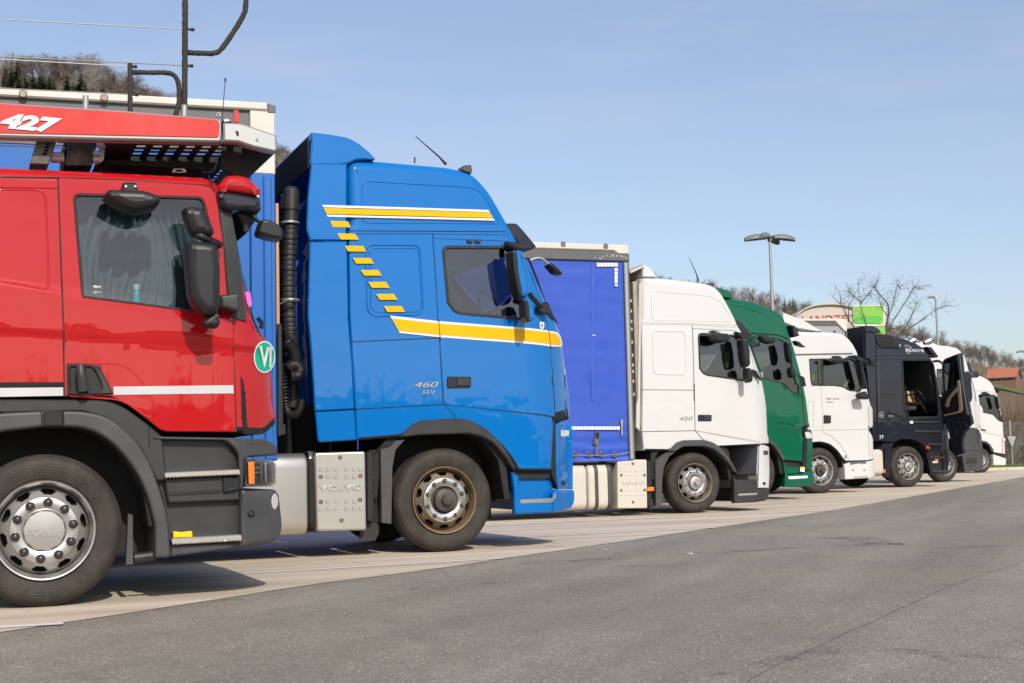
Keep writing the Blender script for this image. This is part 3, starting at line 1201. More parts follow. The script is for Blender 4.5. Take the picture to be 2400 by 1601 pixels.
# mirrors
mr = mirror_shell(B, 'side_mirror', B.P('D', [(1898, 1012, 12), (1916, 995, 10), (1982, 1000, 15), (2028, 1180), (2037, 1330, 15), (2010, 1366, 12), (1962, 1360, 12), (1942, 1320), (1910, 1150)], -.32), -.32, .16, 'blue', None, .05)
B.plate('mirror_rim', B.P('D', [(1895, 1010, 12), (1912, 996, 8), (1930, 1000), (1945, 1150), (1972, 1330), (1975, 1362), (1955, 1356, 10), (1938, 1320), (1906, 1150)], -.33), 'mirror_housing', -.335, .19, bev=.02, parent=mr, warp=False)
m2 = mirror_shell(B, 'wide_angle_mirror', B.P('D', [(2012, 1382, 15), (2048, 1395, 20), (2072, 1450), (2072, 1522, 12), (2048, 1548, 12), (2015, 1552, 12), (2000, 1500), (1998, 1420)], -.30), -.30, .14, 'blue', None, .04)
B.plate('mirror_rim', B.P('D', [(1988, 1392, 12), (2014, 1380, 10), (2030, 1430), (2034, 1540), (2016, 1554, 8), (1996, 1515, 10)], -.31), 'mirror_housing', -.315, .16, bev=.015, parent=m2, warp=False)
B.tube('mirror_arm', [B.p3('D', 1850, 950, -.02), B.p3('D', 1900, 975, -.12), B.p3('D', 1960, 1000, -.22)], .03, 'mirror_housing', 8, sm=4)
B.plate('mirror_bracket', B.P('D', [(1845, 935, 8), (1905, 940, 10), (2050, 975, 10), (2040, 1000, 10), (1910, 1000, 10), (1850, 958, 8)], -.03), 'mirror_housing', -.06, .06, bev=.012, warp=False)
B.tube('mirror_arm', [B.p3('D', 2030, 1340, -.2), B.p3('D', 2070, 1385, -.12), B.p3('D', 2120, 1440, -.02)], .028, 'mirror_housing', 8, sm=4)
B.plate('mirror_bracket', B.P('D', [(2080, 1430, 6), (2130, 1405, 6), (2178, 1425, 6), (2176, 1490, 6), (2130, 1490, 6), (2085, 1460, 6)], -.02), 'mirror_housing', -.05, .06, bev=.01, warp=False)
B.plate('pillar_trim', B.P('D', [(2130, 1400), (2165, 1395), (2210, 1500), (2250, 1560), (2200, 1525), (2165, 1500)]), 'black', -.008, .03)
B.tube('pillar_trim', [B.p3('D', 2030, 1060, .10), B.p3('D', 2100, 1220, .10), B.p3('D', 2175, 1395, .10)], .012, 'black', 6, warp=True)
B.tube('mirror_arm', [B.p3('D', 2030, 1078, .1), B.p3('D', 2080, 1062, .1), B.p3('D', 2130, 1070, .1), B.p3('D', 2185, 1120, .1)], .013, 'galv', 8, sm=5)
fm = B.plate('front_mirror', B.P('D', [(2160, 1112, 15), (2190, 1098, 20), (2250, 1150, 25), (2272, 1182, 10), (2262, 1196, 10), (2215, 1178, 20)], .05), 'mirror_housing', .0, .14, bev=.03, warp=False, smooth=60)
# interior
u0, z0 = B.at(*cpx('D', 1600, 1500))
seats(B, u0 - .12, z0 - .62)
steering(B, u0 + .42, z0 + .12)
B.plate('dashboard', [(u0 + .45, z0 - .5), (u0 + .46, z0 + .0, .1), (u0 + .62, z0 + .1, .1), (u0 + .85, z0 + .02, .05), (u0 + .95, z0 - .5)], 'seatgrey', .2, 2.1, bev=.03, warp=False)
B.plate('cab_back_wall', [(-.72, z0 - .6), (-.67, z0 - .6), (-.64, z0 + 1.2), (-.69, z0 + 1.2)], 'seatgrey', .1, 2.3, warp=False)
B.plate('cab_floor', [(-.7, z0 - .7), (u0 + .9, z0 - .7), (u0 + .9, z0 - .64), (-.7, z0 - .64)], 'seatdark', .1, 2.3, warp=False)
B.plate('bunk', [(-.7, z0 - .3), (u0 - .7, z0 - .3), (u0 - .7, z0 - .05), (-.7, z0 - .05)], 'seatgrey', .12, 2.25, warp=False, bev=.03)
# wheel and chassis
def chassis(rig, u0, u1, z0=.55, z1=.85, far=True):
    for v in (.75, 1.65):
        rig.plate('chassis_rail', [(u0, z0), (u1, z0), (u1, z1), (u0, z1)], 'underside', v, .1, warp=False)
    rig.tube('front_axle', [(0, .3, .5), (0, 2.2, .5)], .07, 'underside', 8)
    rig.plate('engine_block', [(-.45, .45), (.9, .45), (.9, 1.05), (-.45, 1.05)], 'underside', .85, .8, warp=False, bev=.03)
    rig.plate('wheel_arch_liner', [(-.72, .55), (-.66, .55), (-.62, .9), (-.45, 1.12), (-.2, 1.2), (.2, 1.2), (.45, 1.12), (.62, .9), (.68, .5), (.74, .5), (.7, .95), (.5, 1.2), (.2, 1.3), (-.2, 1.3), (-.5, 1.2), (-.7, .95)], 'underside', .06, .5, warp=False)
    rig.plate('wheel_arch_liner', [(-.7, .3), (.72, .3), (.72, 1.25), (-.7, 1.25)], 'underside', .55, .03, warp=False)


cw = B.at(*cpx('E', 1140, 1168), .05)
RB = cw.y
wheel(B, cw.x, RB, RB, .05, 'rusty', rot=.0)
wheel(B, cw.x, RB, RB, 2.45, 'rusty', rot=.3).rotation_euler = (0, 0, math.pi)
chassis(B, -5.6, 1.2)
B.plate('mudguard_plate', B.P('E', [(890, 786), (832, 852), (812, 960), (805, 1322), (742, 1312), (735, 850), (795, 832), (832, 792)]), 'greyplastic', .0, .12, bev=.006, warp=False)
B.plate('rubber_flap', B.P('E', [(628, 1312), (752, 1322), (752, 1370), (725, 1430), (625, 1425)]), 'rubber', .12, .02, warp=False)
B.plate('black_strap', B.P('E', [(652, 862), (690, 858), (698, 900), (702, 1250), (690, 1310), (655, 1300)]), 'black', .03, .05, bev=.01, warp=False)
for yy in (998, 1025, 1108, 1195):
    B.plate('strap_hole', B.P('E', [(684, yy - 7, 5), (698, yy - 7, 5), (698, yy + 7, 5), (684, yy + 7, 5)]), 'seam', .024, .01, bev=.002, warp=False)
B.plate('filler_bracket', B.P('E', [(690, 850), (735, 850), (742, 1330), (700, 1330)]), 'underside', .14, .1, warp=False)
bx = B.plate('battery_box', B.P('E', [(316, 868, 25), (640, 858, 18), (648, 1360, 20), (330, 1368, 25)]), 'alu', -.0, .5, bev=.02, warp=False)
pts = []
for gx in (345, 390, 440, 508, 556, 598):
    for gy in (964, 1010, 1168, 1212):
        if (gx, gy) in ((345, 1010), (598, 1010), (345, 1168), (598, 1168)):
            continue
        B.plate('pressed_square', B.P('E', [(gx, gy, 4), (gx + 25, gy - 1, 4), (gx + 25, gy + 22, 4), (gx, gy + 23, 4)]), 'alu', -.006, .008, bev=.004, parent=bx, warp=False)
for gx, gy in ((480, 897), (357, 1020), (608, 1014), (358, 1179), (606, 1166), (488, 1296)):
    B.plate('box_bolt', B.P('E', [(gx - 12, gy - 12, 8), (gx + 12, gy - 12, 8), (gx + 12, gy + 12, 8), (gx - 12, gy + 12, 8)]), 'nutgrey', -.012, .014, bev=.004, parent=bx, warp=False)
B.text('pressed_lettering', 'VOLVO', 'E', 345, 1112, 34, 'alu', v=-.004, bold=.003, wpx=278, parent=bx, ext=.006, warp=False)
# fuel tank: rounded section running along the frame
ta, tb = B.at(*cpx('E', -520, 880), .0), B.at(*cpx('E', 275, 885), .0)
zt, zb = B.at(*cpx('E', 200, 872)).y, B.at(*cpx('E', 200, 1395)).y


def tank(rig, u0, u1, z0, z1, mat, v0=0, depth=.62, name='fuel_tank', r=.14):
    sec = rnd([(v0, z0, r), (v0 + depth, z0, r), (v0 + depth, z1, r), (v0, z1, r)], 8)
    sec = clean(ccw(sec))
    vs, fs = [], []
    st = [(u0, .03), (u0 + .012, .008), (u0 + .03, 0), (u1 - .03, 0), (u1 - .012, .008), (u1, .03)]
    n = len(sec)
    for u, d in st:
        for q in inset(sec, d):
            vs.append((u, q.x, q.y))
    for i in range(len(st) - 1):
        for k in range(n):
            l = (k + 1) % n
            fs.append((i * n + k, i * n + l, (i + 1) * n + l, (i + 1) * n + k))
    fs += [tuple(range(n))[::-1], tuple(range((len(st) - 1) * n, len(st) * n))]
    return link(name, mesh(vs, fs), mat, rig.root, 40)


tank(B, ta.x, tb.x, zb, zt, 'alu', .0)
tank(B, tb.x + .02, tb.x + .16, zb + .02, zt - .03, 'underside', .08, .5, 'tank_bracket')
tank(B, tb.x + .1, B.at(*cpx('E', 325, 900)).x, zb + .3, zt + .02, 'alu', .12, .4, 'air_tank')
# air intake and hoses behind the cab
ip = [B.p3('N', 250, 230, .35), B.p3('N', 245, 400, .35), B.p3('N', 235, 700, .35), B.p3('N', 225, 1000, .35), B.p3('N', 225, 1300, .35), B.p3('N', 235, 1567, .35), B.p3('O', 385, 200, .35), B.p3('O', 395, 700, .35), B.p3('O', 395, 900, .35)]
P_ = smooth_open(ip, 44)
rr = []
for i, p in enumerate(P_):
    base = .080 if i < 52 else .066
    if i < 9:
        base *= .55 + .05 * i
    rr.append(base - (.007 if i > 66 and i % 7 == 0 else 0) + (.004 if i > 66 and (i // 7) % 3 == 0 else 0))
B.tube('air_intake_pipe', P_, rr, 'blackplastic', 18)
ip2 = [B.p3('N', 190, 300, .62), B.p3('N', 180, 700, .6), B.p3('N', 160, 900, .55), B.p3('N', 155, 1150, .55), B.p3('N', 160, 1400, .55)]
P2 = smooth_open(ip2, 50)
B.tube('air_intake_pipe', P2, [.05 - (.006 if i % 6 == 0 else 0) for i in range(len(P2))], 'blackplastic', 14)
for yy in (560, 1270):
    c_ = B.p3('N', 235, yy, .35)
    B.tube('pipe_clamp', [(c_.x + .085 * math.cos(a_), c_.y + .085 * math.sin(a_), c_.z) for a_ in [2 * math.pi * k / 20 for k in range(20)]], .012, 'galv', 6, closed=True)
coil(B, 'coiled_hose', [B.p3('O', 330, 190, .1), B.p3('O', 400, 280, .1), B.p3('O', 430, 420, .1), B.p3('O', 450, 560, .1)], .055, 26, .011, 'black')
coil(B, 'coiled_hose', [B.p3('O', 300, 440, .15), B.p3('O', 305, 700, .15), B.p3('O', 330, 920, .15), B.p3('O', 400, 985, .15), B.p3('O', 470, 920, .15), B.p3('O', 490, 820, .15)], .035, 34, .010, 'black')
coil(B, 'coiled_hose', [B.p3('O', 340, 480, .08), B.p3('O', 400, 440, .08), B.p3('O', 470, 480, .08), B.p3('O', 450, 560, .08), B.p3('O', 370, 560, .08)], .05, 18, .010, 'black')
B.tube('hose_rail', [B.p3('N', 100, 1320, .2), B.p3('N', 200, 1275, .2), B.p3('N', 285, 1272, .2)], .012, 'chrome', 6)
ub = B.at(*cpx('E', 300, 400)).x
B.plate('rear_equipment', [(ub - .05, .9), (ub + .05, .9), (ub + .05, 2.9), (ub - .05, 2.9)], 'underside', .9, .9, warp=False)
B.plate('chassis_panel', [(-3.2, .5), (-.62, .5), (-.62, 1.5), (-3.2, 1.5)], 'underside', .9, .06, warp=False)
B.plate('catwalk', [(-5.2, .95), (ub + .35, .95), (ub + .35, 1.0), (-5.2, 1.0)], 'underside', .6, 1.3, warp=False)

# ------------------------------------------------------------------ its trailer
def trailer(name, rig0, u_front, z0, z1, length, mats, label, group=None, rail=.11, v0=0, W=2.55, roofslope=0.0, zr=None):
    t = bpy.data.objects.new(name, None)
    COL.objects.link(t)
    t.location = rig0.o + rig0.t * (u_front) + rig0.n * v0
    t.rotation_euler = (0, 0, rig0.h)
    tag(t, label, 'trailer', group)
    return t


bw_keep, B.warp = B.warp, None
T1 = trailer('semi_trailer', B, 0, 1, 4, 13, None, 'blue curtain-sided trailer with white roof rail behind the red truck')


def tp(c, x, y, v=0, rig=B):
    return rig.at(*cpx(c, x, y), v)


a0, a1 = tp('A', 2230, 862), tp('A', 0, 735)
sl = (a0.y - a1.y) / (a0.x - a1.x)
r0 = tp('A', 2230, 928)
uL = a1.x - 9
def rl(u, z): return z + (u - a0.x) * sl
B.root_keep = B.root
B.root = T1
hh = a0.y - r0.y
B.plate('roof_rail', [(uL, rl(uL, a0.y)), (a0.x, a0.y, .02), (a0.x, r0.y), (uL, rl(uL, r0.y))], 'roofwhite', -.03, 2.55, bev=.015, warp=False)
B.plate('rail_end_cap', [(a0.x + .005, a0.y - .005), tuple(tp('A', 2300, 890)), tuple(tp('A', 2295, 945)), (a0.x + .005, r0.y - .02)], 'trailgrey', -.02, 2.5, bev=.006, warp=False)
for x, y in ((190, 793), (868, 825)):
    c = tp('A', x, y)
    B.plate('rail_rivet', [(c.x - .035, c.y - .035, .03), (c.x + .035, c.y - .035, .03), (c.x + .035, c.y + .035, .03), (c.x - .035, c.y + .035, .03)], 'nutgrey', -.045, .02, bev=.008, warp=False)
cpst = tp('A', 2085, 930)
B.plate('curtain_track', [(uL, rl(uL, r0.y) - .003), (cpst.x, r0.y - .003), (cpst.x, r0.y - .42), (uL, rl(uL, r0.y) - .42)], 'trailgrey', .02, .1, bev=.0, warp=False)
B.plate('track_lip', [(uL, rl(uL, r0.y) - .2), (cpst.x, r0.y - .2), (cpst.x, r0.y - .24), (uL, rl(uL, r0.y) - .24)], 'galv', .008, .1, bev=.005, warp=False)
uR = tp('A', 2290, 940).x
zb1 = .95
B.plate('corner_post', [(cpst.x, zb1), (uR, zb1), (uR, r0.y - .005), (cpst.x, r0.y - .005)], 'tarp_blue_light', -.005, .16, bev=.01, warp=False)
B.plate('post_cap', [(cpst.x, r0.y - .62), (uR + .002, r0.y - .62), (uR + .002, r0.y - .004), (cpst.x, r0.y - .004)], 'roofwhite', -.012, .16, bev=.008, warp=False)
B.plate('post_rib', [(cpst.x + .12, zb1), (cpst.x + .2, zb1), (cpst.x + .2, r0.y - .65), (cpst.x + .12, r0.y - .65)], 'tarp_blue_light', -.03, .03, bev=.012, warp=False)
B.plate('wooden_edge', [(uR + .004, zb1 + 1.2), (uR + .035, zb1 + 1.2), (uR + .035, r0.y - .9), (uR + .004, r0.y - .9)], 'wood', .0, .12, bev=.004, warp=False)
B.plate('side_curtain', [(uL, zb1), (cpst.x - .004, zb1), (cpst.x - .004, r0.y - .42), (uL, rl(uL, r0.y) - .42)], 'tarp_blue_light', .03, .03, bev=0, warp=False)
B.plate('front_wall', [(uR - .08, zb1), (uR - .02, zb1), (uR - .02, r0.y), (uR - .08, r0.y)], 'tarp_blue_light', .1, 2.35, bev=0, warp=False)
B.plate('far_curtain', [(uL, zb1), (uR - .05, zb1), (uR - .05, r0.y), (uL, rl(uL, r0.y))], 'tarp_blue_light', 2.48, .03, bev=0, warp=False)
for zz in (2.86, 2.2, 1.5):
    B.plate('wall_bracket', [(uR - .02, zz), (uR + .12, zz), (uR + .12, zz + .09), (uR - .02, zz + .09)], 'black', .35, .25, bev=.01, warp=False)
B.plate('lower_post', [tuple(tp('O', 225, 0)), tuple(tp('O', 275, 0)), tuple(tp('O', 290, 1080)), tuple(tp('O', 315, 1080)), tuple(tp('O', 318, 1190)), tuple(tp('O', 225, 1215))], 'black', -.03, .1, bev=.008, warp=False)
B.plate('trailer_floor', [(uL, zb1 - .3), (uR, zb1 - .3), (uR, zb1), (uL, zb1)], 'underside', .05, 2.45, warp=False)
B.root = B.root_keep
B.warp = bw_keep
# ------------------------------------------------------------------ the red car transporter
RD = Rig('car_transporter', 103, 1424, 'red car transporter truck with overhead loading deck and large chromed wheel', 'truck')
us = RD.at(*cpx('C', 1250, 100)).x
zbelt = RD.at(*cpx('B', 1000, 1150)).y
_fw = front_warp(us, .36, .16, zbelt, .03)
_c1a, _c1b = RD.at(*cpx('B', 0, 1000)), RD.at(*cpx('B', 1500, 1230))
_c2a, _c2b = RD.at(*cpx('B', 0, 1390)), RD.at(*cpx('B', 1900, 1530))


def _line(a, b, u):
    return a.y + (b.y - a.y) * (u - a.x) / (b.x - a.x)


def sstep(x):
    x = max(0, min(1, x))
    return x * x * (3 - 2 * x)


def rwarp(u, v, z):
    c = 0
    d1 = z - _line(_c1a, _c1b, u)
    c += .020 * sstep((d1 + .03) / .07)
    d2 = z - _line(_c2a, _c2b, u)
    c -= .018 * sstep((d2 + .035) / .05) - .018
    k = max(-1, min(1, 1 - 2 * v / 2.5))
    return _fw(u, v, z) + c * k * .9


RD.warp = rwarp
prof = (RD.P('X', [(-620, 930), (-620, 392, 30), (-450, 380), (0, 388), (280, 401), (480, 412), (512, 425, 15), (540, 470), (556, 540), (575, 640), (600, 740), (612, 772, 20), (637, 808, 20), (645, 900), (650, 990, 15), (620, 1018, 15)]) +
        RD.P('C', [(1350, 527), (930, 523, 40), (850, 455), (700, 345, 40), (630, 318, 30), (0, 322)]))
zw0 = RD.at(612, 770).y
zw1 = RD.at(545, 500).y


def rgroups(u, v, z, nu):
    if nu.y < -.5:
        return 'underbody'
    if nu.x > .5 and zw0 < z < zw1 and .012 < v < 2.488:
        return 'windscreen'
    return 'cab_body'


def rrad(u, z):
    if z > 2.75:
        return .09
    if z < 1.3:
        return .045
    if u < -1.2:
        return .03
    return .10


win = RD.P('B', [(607, 262, 60), (1700, 292, 60), (1745, 480), (1835, 1280, 20), (684, 1130, 12)])
RD.shell(prof, rrad, rgroups, dict(cab_body='red', underbody='underside', windscreen='glass_dark'), holes=[win], grid=.05)
door_o = RD.P('B', [(487, 134), (1000, 150), (1690, 194), (1755, 214, 20), (1800, 268), (1860, 640), (1892, 1090), (1942, 1300), (1950, 1560)]) + RD.P('C', [(1342, 20), (1354, 520), (930, 517, 40), (850, 450), (700, 341, 40), (640, 316, 20), (372, 314), (367, 0)])
door = RD.plate('door', door_o, 'red', -.006, .005, [win], bev=.003, grid=.05, back=False)
RD.seam('B', [(0, 125), (480, 131), (1000, 148), (1690, 192), (1755, 212), (1800, 266)], r=.005); RD.seam('B', [(484, 132), (495, 400), (520, 1100), (535, 1567)], r=.006)
RD.seam('C', [(365, 0), (371, 318)], r=.006); RD.seam('B', [(1810, 300), (1890, 1090), (1940, 1300), (1950, 1560)], r=.006); RD.seam('C', [(1340, 0), (1356, 520)], r=.006)
RD.seam('B', [(1740, 112), (1762, 170), (1800, 262)], r=.004)
RD.ring('pressed_edge', RD.P('B', [(-300, 226), (330, 230, 50), (380, 270, 60), (408, 1040, 30), (370, 1062, 30), (0, 990), (-300, 960)]), .010, 'red', .004)
RD.seam('B', [(0, 213), (480, 220), (1000, 235), (1700, 262), (1795, 262)], r=.006, mat='red', v=.002, name='pressed_edge')
fr_in = [(p.x, p.y) for p in inset(ccw(rnd(win)), .016)]
RD.plate('window_frame', win, 'rubber', -.010, .03, [fr_in], bev=.004, parent=door)
gl = [(p.x, p.y) for p in inset(ccw(rnd(win)), .01)]
RD.plate('door_window', gl, 'glass_red', .010, .004, bev=0, parent=door, back=False)
RD.plate('far_window', gl, 'glass', RD.W - .01, .004, bev=0, back=False)
# curtain behind the glass
ca, cb = RD.at(*cpx('B', 560, 300), .1), RD.at(*cpx('B', 1840, 1300), .1)
vs, fs = [], []
nu_, nz_ = 260, 18
for j in range(nz_ + 1):
    s = j / nz_
    z = cb.y - .05 + (ca.y + .08 - cb.y) * s
    for i in range(nu_ + 1):
        q = i / nu_
        u = ca.x + (cb.x - ca.x) * q
        ph = 13 * math.pi * q + 1.9 * math.sin(3 * s + 6 * q)
        vs.append((u + .02 * math.sin(5 * s + 9 * q), .17 + .05 * (abs(math.sin(ph)) ** .5) + .02 * math.sin(2.3 * ph + 3 * s) + .05 * (1 - s) * math.sin(7 * q + 1), z))
for j in range(nz_):
    for i in range(nu_):
        a = j * (nu_ + 1) + i
        fs.append((a, a + 1, a + nu_ + 2, a + nu_ + 1))
link('curtain', mesh(vs, fs), 'curtain', RD.root, 180)
bp = RD.p3('B', 1138, 1180, .08)
sc_ = RD.at(*cpx('B', 1138, 1022), .08).y
bh = sc_ - bp.z
bt = link('bottle', lathe_mesh([(0, 0), (.026, 0), (.028, .02), (.026, bh * .5), (.019, bh * .66), (.018, bh * .7)], 20), 'turquoise', RD.root, 60)
bt.location = bp; bt.rotation_euler = (R_(90), 0, 0)
cpz = link('bottle_cap', lathe_mesh([(.0, bh), (.023, bh), (.024, bh * .97), (.024, bh * .7), (.0, bh * .7)], 20), 'decalwhite', RD.root, 40)
cpz.location = bp; cpz.rotation_euler = (R_(90), 0, 0)
for yy, ww in ((1040, 66), (1084, 74)):
    RD.plate('window_mark', RD.P('B', [(778, yy - 12, 4), (805, yy - 14, 4), (812, yy - 5), (778 + ww, yy - 6), (778 + ww, yy + 5), (812, yy + 6), (803, yy + 14, 4), (780, yy + 12, 4)]), 'stripegrey', .007, .002, bev=0, parent=door)
RD.plate('cab_back_wall', [(-1.6, 1.2), (-1.5, 1.2), (-1.5, 2.8), (-1.6, 2.8)], 'seatgrey', .1, 2.3, warp=False)
u0, z0 = RD.at(*cpx('B', 1200, 1250))
seats(RD, u0 - .1, z0 - .62)
steering(RD, u0 + .4, z0 + .1)
RD.plate('dashboard', [(u0 + .42, z0 - .5), (u0 + .44, z0 - .08, .1), (u0 + .6, z0 + .0, .1), (u0 + .72, z0 - .1, .05), (u0 + .75, z0 - .5)], 'seatgrey', .2, 2.1, bev=.03, warp=False)
# pillar, visor, mirrors
RD.plate('pillar_trim', RD.P('B', [(1808, 262), (1870, 300), (1935, 430), (1975, 650), (2005, 900), (2060, 1335), (1990, 1320), (1930, 1290), (1898, 1090), (1862, 700)]), 'blackplastic', -.012, .05, bev=.008)
RD.plate('sun_visor', RD.P('B', [(1815, 255, 10), (1900, 252), (2000, 268), (2172, 296, 10), (2182, 400, 15), (2150, 432, 20), (2060, 402), (1900, 406, 20), (1838, 365, 30)], -.02), 'visordark', -.05, 2.6, bev=.04, warp=False, smooth=60)
RD.plate('roof_marker_cap', RD.P('B', [(1818, 250, 5), (1838, 172, 20), (1880, 118, 30), (1960, 108, 30), (2060, 124, 30), (2122, 180, 20), (2168, 252, 15), (2166, 290, 4), (2000, 264), (1880, 248)], -.02), 'red', -.06, 2.62, bev=.05, warp=False, smooth=60)
RD.plate('marker_lamp', RD.P('B', [(2142, 232, 5), (2166, 250, 5), (2168, 300, 5), (2146, 285, 5)], -.06), 'lens', -.045, .2, bev=.005, warp=False)
RD.plate('visor_underside', RD.P('B', [(1930, 400), (2150, 425, 15), (2140, 480, 30), (2050, 605, 10), (1990, 480, 20)], .1), 'black', .08, 2.3, bev=.03, warp=False)
v = -.30
mb = RD.plate('mirror_bracket', RD.P('B', [(1020, 185, 15), (1032, 170, 10), (1135, 170, 12), (1147, 200, 10), (1150, 262), (1020, 250)], -.06), 'mirror_housing', -.07, .07, bev=.012, warp=False)
for x in (1050, 1128):
    RD.plate('bracket_screw', RD.P('B', [(x - 12, 192, 8), (x + 12, 192, 8), (x + 12, 216, 8), (x - 12, 216, 8)], -.07), 'chrome', -.08, .012, bev=.003, warp=False, parent=mb)
RD.plate('kerb_mirror', RD.P('B', [(878, 262, 10), (905, 228, 20), (1200, 238, 20), (1300, 270, 30), (1338, 305, 20), (1335, 345, 20), (1285, 378, 20), (1245, 386), (1150, 402, 40), (1060, 386, 40), (960, 332, 40), (895, 292, 15)], -.3), 'mirror_housing', -.34, .26, bev=.05, warp=False, smooth=60)
RD.plate('wide_angle_mirror', RD.P('B', [(1528, 392, 12), (1570, 374, 20), (1690, 386, 40), (1722, 432, 30), (1787, 580, 20), (1778, 612, 20), (1738, 622, 20), (1612, 606, 30), (1582, 562, 20), (1545, 470)], v), 'mirror_housing', v - .06, .16, bev=.055, warp=False, smooth=60)
mm = RD.plate('side_mirror', RD.P('B', [(1548, 690, 15), (1576, 664, 20), (1700, 670), (1795, 690, 30), (1818, 745), (1836, 900), (1832, 1200), (1812, 1255, 25), (1752, 1292, 30), (1688, 1270, 30), (1602, 1180, 40), (1575, 1080), (1556, 850)], v), 'mirror_housing', v - .07, .2, bev=.06, warp=False, smooth=60)
RD.plate('mirror_knob', RD.P('B', [(1686, 1340, 15), (1740, 1292, 20), (1812, 1250, 10), (1842, 1335, 20), (1822, 1382, 20), (1725, 1374, 20)], v), 'black', v - .02, .12, bev=.03, warp=False, smooth=60)
RD.tube('mirror_arm', [RD.p3('B', 1640, 600, v), RD.p3('B', 1720, 640, v), RD.p3('B', 1830, 690, -.05)], .028, 'black', 8, sm=4)
RD.plate('mirror_arm', RD.P('B', [(1835, 1112, 10), (1990, 1098, 12), (2002, 1200, 15), (1985, 1256, 15), (1838, 1212, 10)], -.08), 'blackplastic', -.11, .12, bev=.02, warp=False)
RD.plate('arm_joint', RD.P('B', [(1800, 655, 15), (1842, 668, 15), (1846, 715, 15), (1800, 705, 15)], -.08), 'black', -.12, .14, bev=.02, warp=False)
RD.tube('mirror_arm', [RD.p3('B', 2070, 405, .1), RD.p3('B', 2095, 470, .0), RD.p3('B', 2120, 515, .0), RD.p3('B', 2175, 540, .0)], .013, 'black', 8, sm=4)
RD.plate('front_mirror', RD.P('B', [(2176, 492, 10), (2230, 484, 20), (2330, 535, 30), (2356, 590, 10), (2346, 652, 12), (2250, 635, 30), (2160, 605, 15), (2150, 578, 10), (2170, 520)], -.05), 'mirror_housing', -.1, .18, bev=.02, warp=False, smooth=60)
RD.plate('vignette_sticker', RD.P('B', [(2040, 1085, 6), (2083, 1088, 8), (2097, 1195, 8), (2082, 1220, 10), (2058, 1190, 8)], .06), 'magenta', .03, .004, bev=0, warp=False)
RD.tube('wiper_arm', [RD.p3('B', 2150, 1300, .1), RD.p3('B', 2185, 1340, .1), RD.p3('B', 2180, 1390, .1)], .016, 'black', 6)
# sticker VI
e_ = [(1518 + 62 * math.cos(a), 90 + 92 * math.sin(a)) for a in [2 * math.pi * i / 36 for i in range(36)]]
e2 = [(1518 + 55 * math.cos(a), 90 + 83 * math.sin(a)) for a in [2 * math.pi * i / 36 for i in range(36)]]
st_ = tri_decal(RD, 'round_sticker', RD.P('C', e_), 'decalwhite', -.006)
tri_decal(RD, 'sticker_field', RD.P('C', e2), 'stickergreen', -.009, parent=st_)
RD.text('sticker_letters', 'VI', 'C', 1488, 140, 112, 'decalwhite', v=-.013, bold=.006, wpx=70, parent=st_, ext=.001)
# stripes, handle
tri_decal(RD, 'silver_stripe', RD.P('C', [(-700, 274), (362, 265), (363, 313), (-700, 332)]), 'stripegrey', -.009)
tri_decal(RD, 'silver_stripe', RD.P('C', [(650, 261), (1338, 253), (1340, 300), (652, 308)]), 'stripegrey', -.011)
hr = RD.plate('door_handle', RD.P('C', [(382, 130, 8), (520, 130, 30), (580, 165, 30), (650, 298, 8), (640, 308, 8), (386, 308, 8)]), 'blackplastic', -.03, .03, [RD.P('C', [(402, 150, 15), (440, 148, 15), (450, 290, 10), (408, 292, 15)]), RD.P('C', [(490, 150, 15), (530, 152, 30), (572, 230, 30), (585, 285, 20), (505, 288, 10)])], bev=.012, parent=door)
RD.plate('handle_recess', RD.P('C', [(395, 142), (580, 142), (600, 296), (398, 298)]), 'black', -.012, .004, bev=0, parent=door)
RD.tube('handle_pull', [RD.p3('C', 462, 140, -.05), RD.p3('C', 468, 200, -.065), RD.p3('C', 480, 285, -.05)], [.03, .034, .038], 'blackplastic', 10, parent=door, sm=4)
RD.plate('handle_lock', RD.P('C', [(460, 270, 8), (482, 270, 8), (482, 292, 8), (460, 292, 8)]), 'chrome', -.095, .03, bev=.004, parent=door)
RD.ring('pressed_edge', RD.P('C', [(380, 124, 20), (700, 130, 60), (790, 190, 60), (905, 400, 40), (860, 445, 40), (700, 335, 60), (400, 314, 10)]), .008, 'red', -.002)
# fender and lower body
gp = 'greyplastic'
RD.plate('arch_upper', RD.P('C', [(-700, 335), (0, 334), (600, 336, 60), (710, 375, 60), (850, 478), (930, 545), (960, 800), (900, 800), (800, 600, 60), (620, 440, 60), (470, 402), (0, 412), (-700, 430)]), 'blackplastic', .0, .1, bev=.01)
RD.plate('fender', RD.P('C', [(-250, 560), (-150, 450, 60), (0, 412, 40), (235, 402), (470, 400, 60), (610, 430, 60), (705, 500, 60), (805, 600, 60), (872, 730, 60), (932, 900, 60), (966, 1050), (978, 1230, 8), (955, 1242, 6), (890, 1243, 6), (886, 1050), (850, 900, 60), (790, 760, 60), (700, 640, 60), (600, 545, 60), (470, 492, 60), (250, 490), (0, 520, 40), (-120, 560), (-180, 620)]), gp, -.03, .5, bev=.02)
RD.plate('fender_clip', RD.P('C', [(246, 408, 4), (358, 405, 4), (358, 486, 4), (250, 488, 4)]), 'mirror_housing', -.05, .06, bev=.008)
RD.seam('C', [(236, 402), (242, 490)], v=-.03, r=.005); RD.seam('C', [(362, 400), (364, 490)], v=-.03, r=.005); RD.seam('C', [(853, 490), (858, 605)], v=.0, r=.004)
RD.plate('wheel_well', [(-1.0, .3), (.9, .3), (.9, 1.35), (-1.0, 1.35)], 'underside', .52, .04, warp=False)
RD.plate('step_housing', RD.P('C', [(860, 545), (1356, 552), (1400, 565), (1400, 1180), (980, 1235), (966, 1050), (930, 880), (880, 740), (850, 620)]), 'blackplastic', .06, .3, bev=.01)
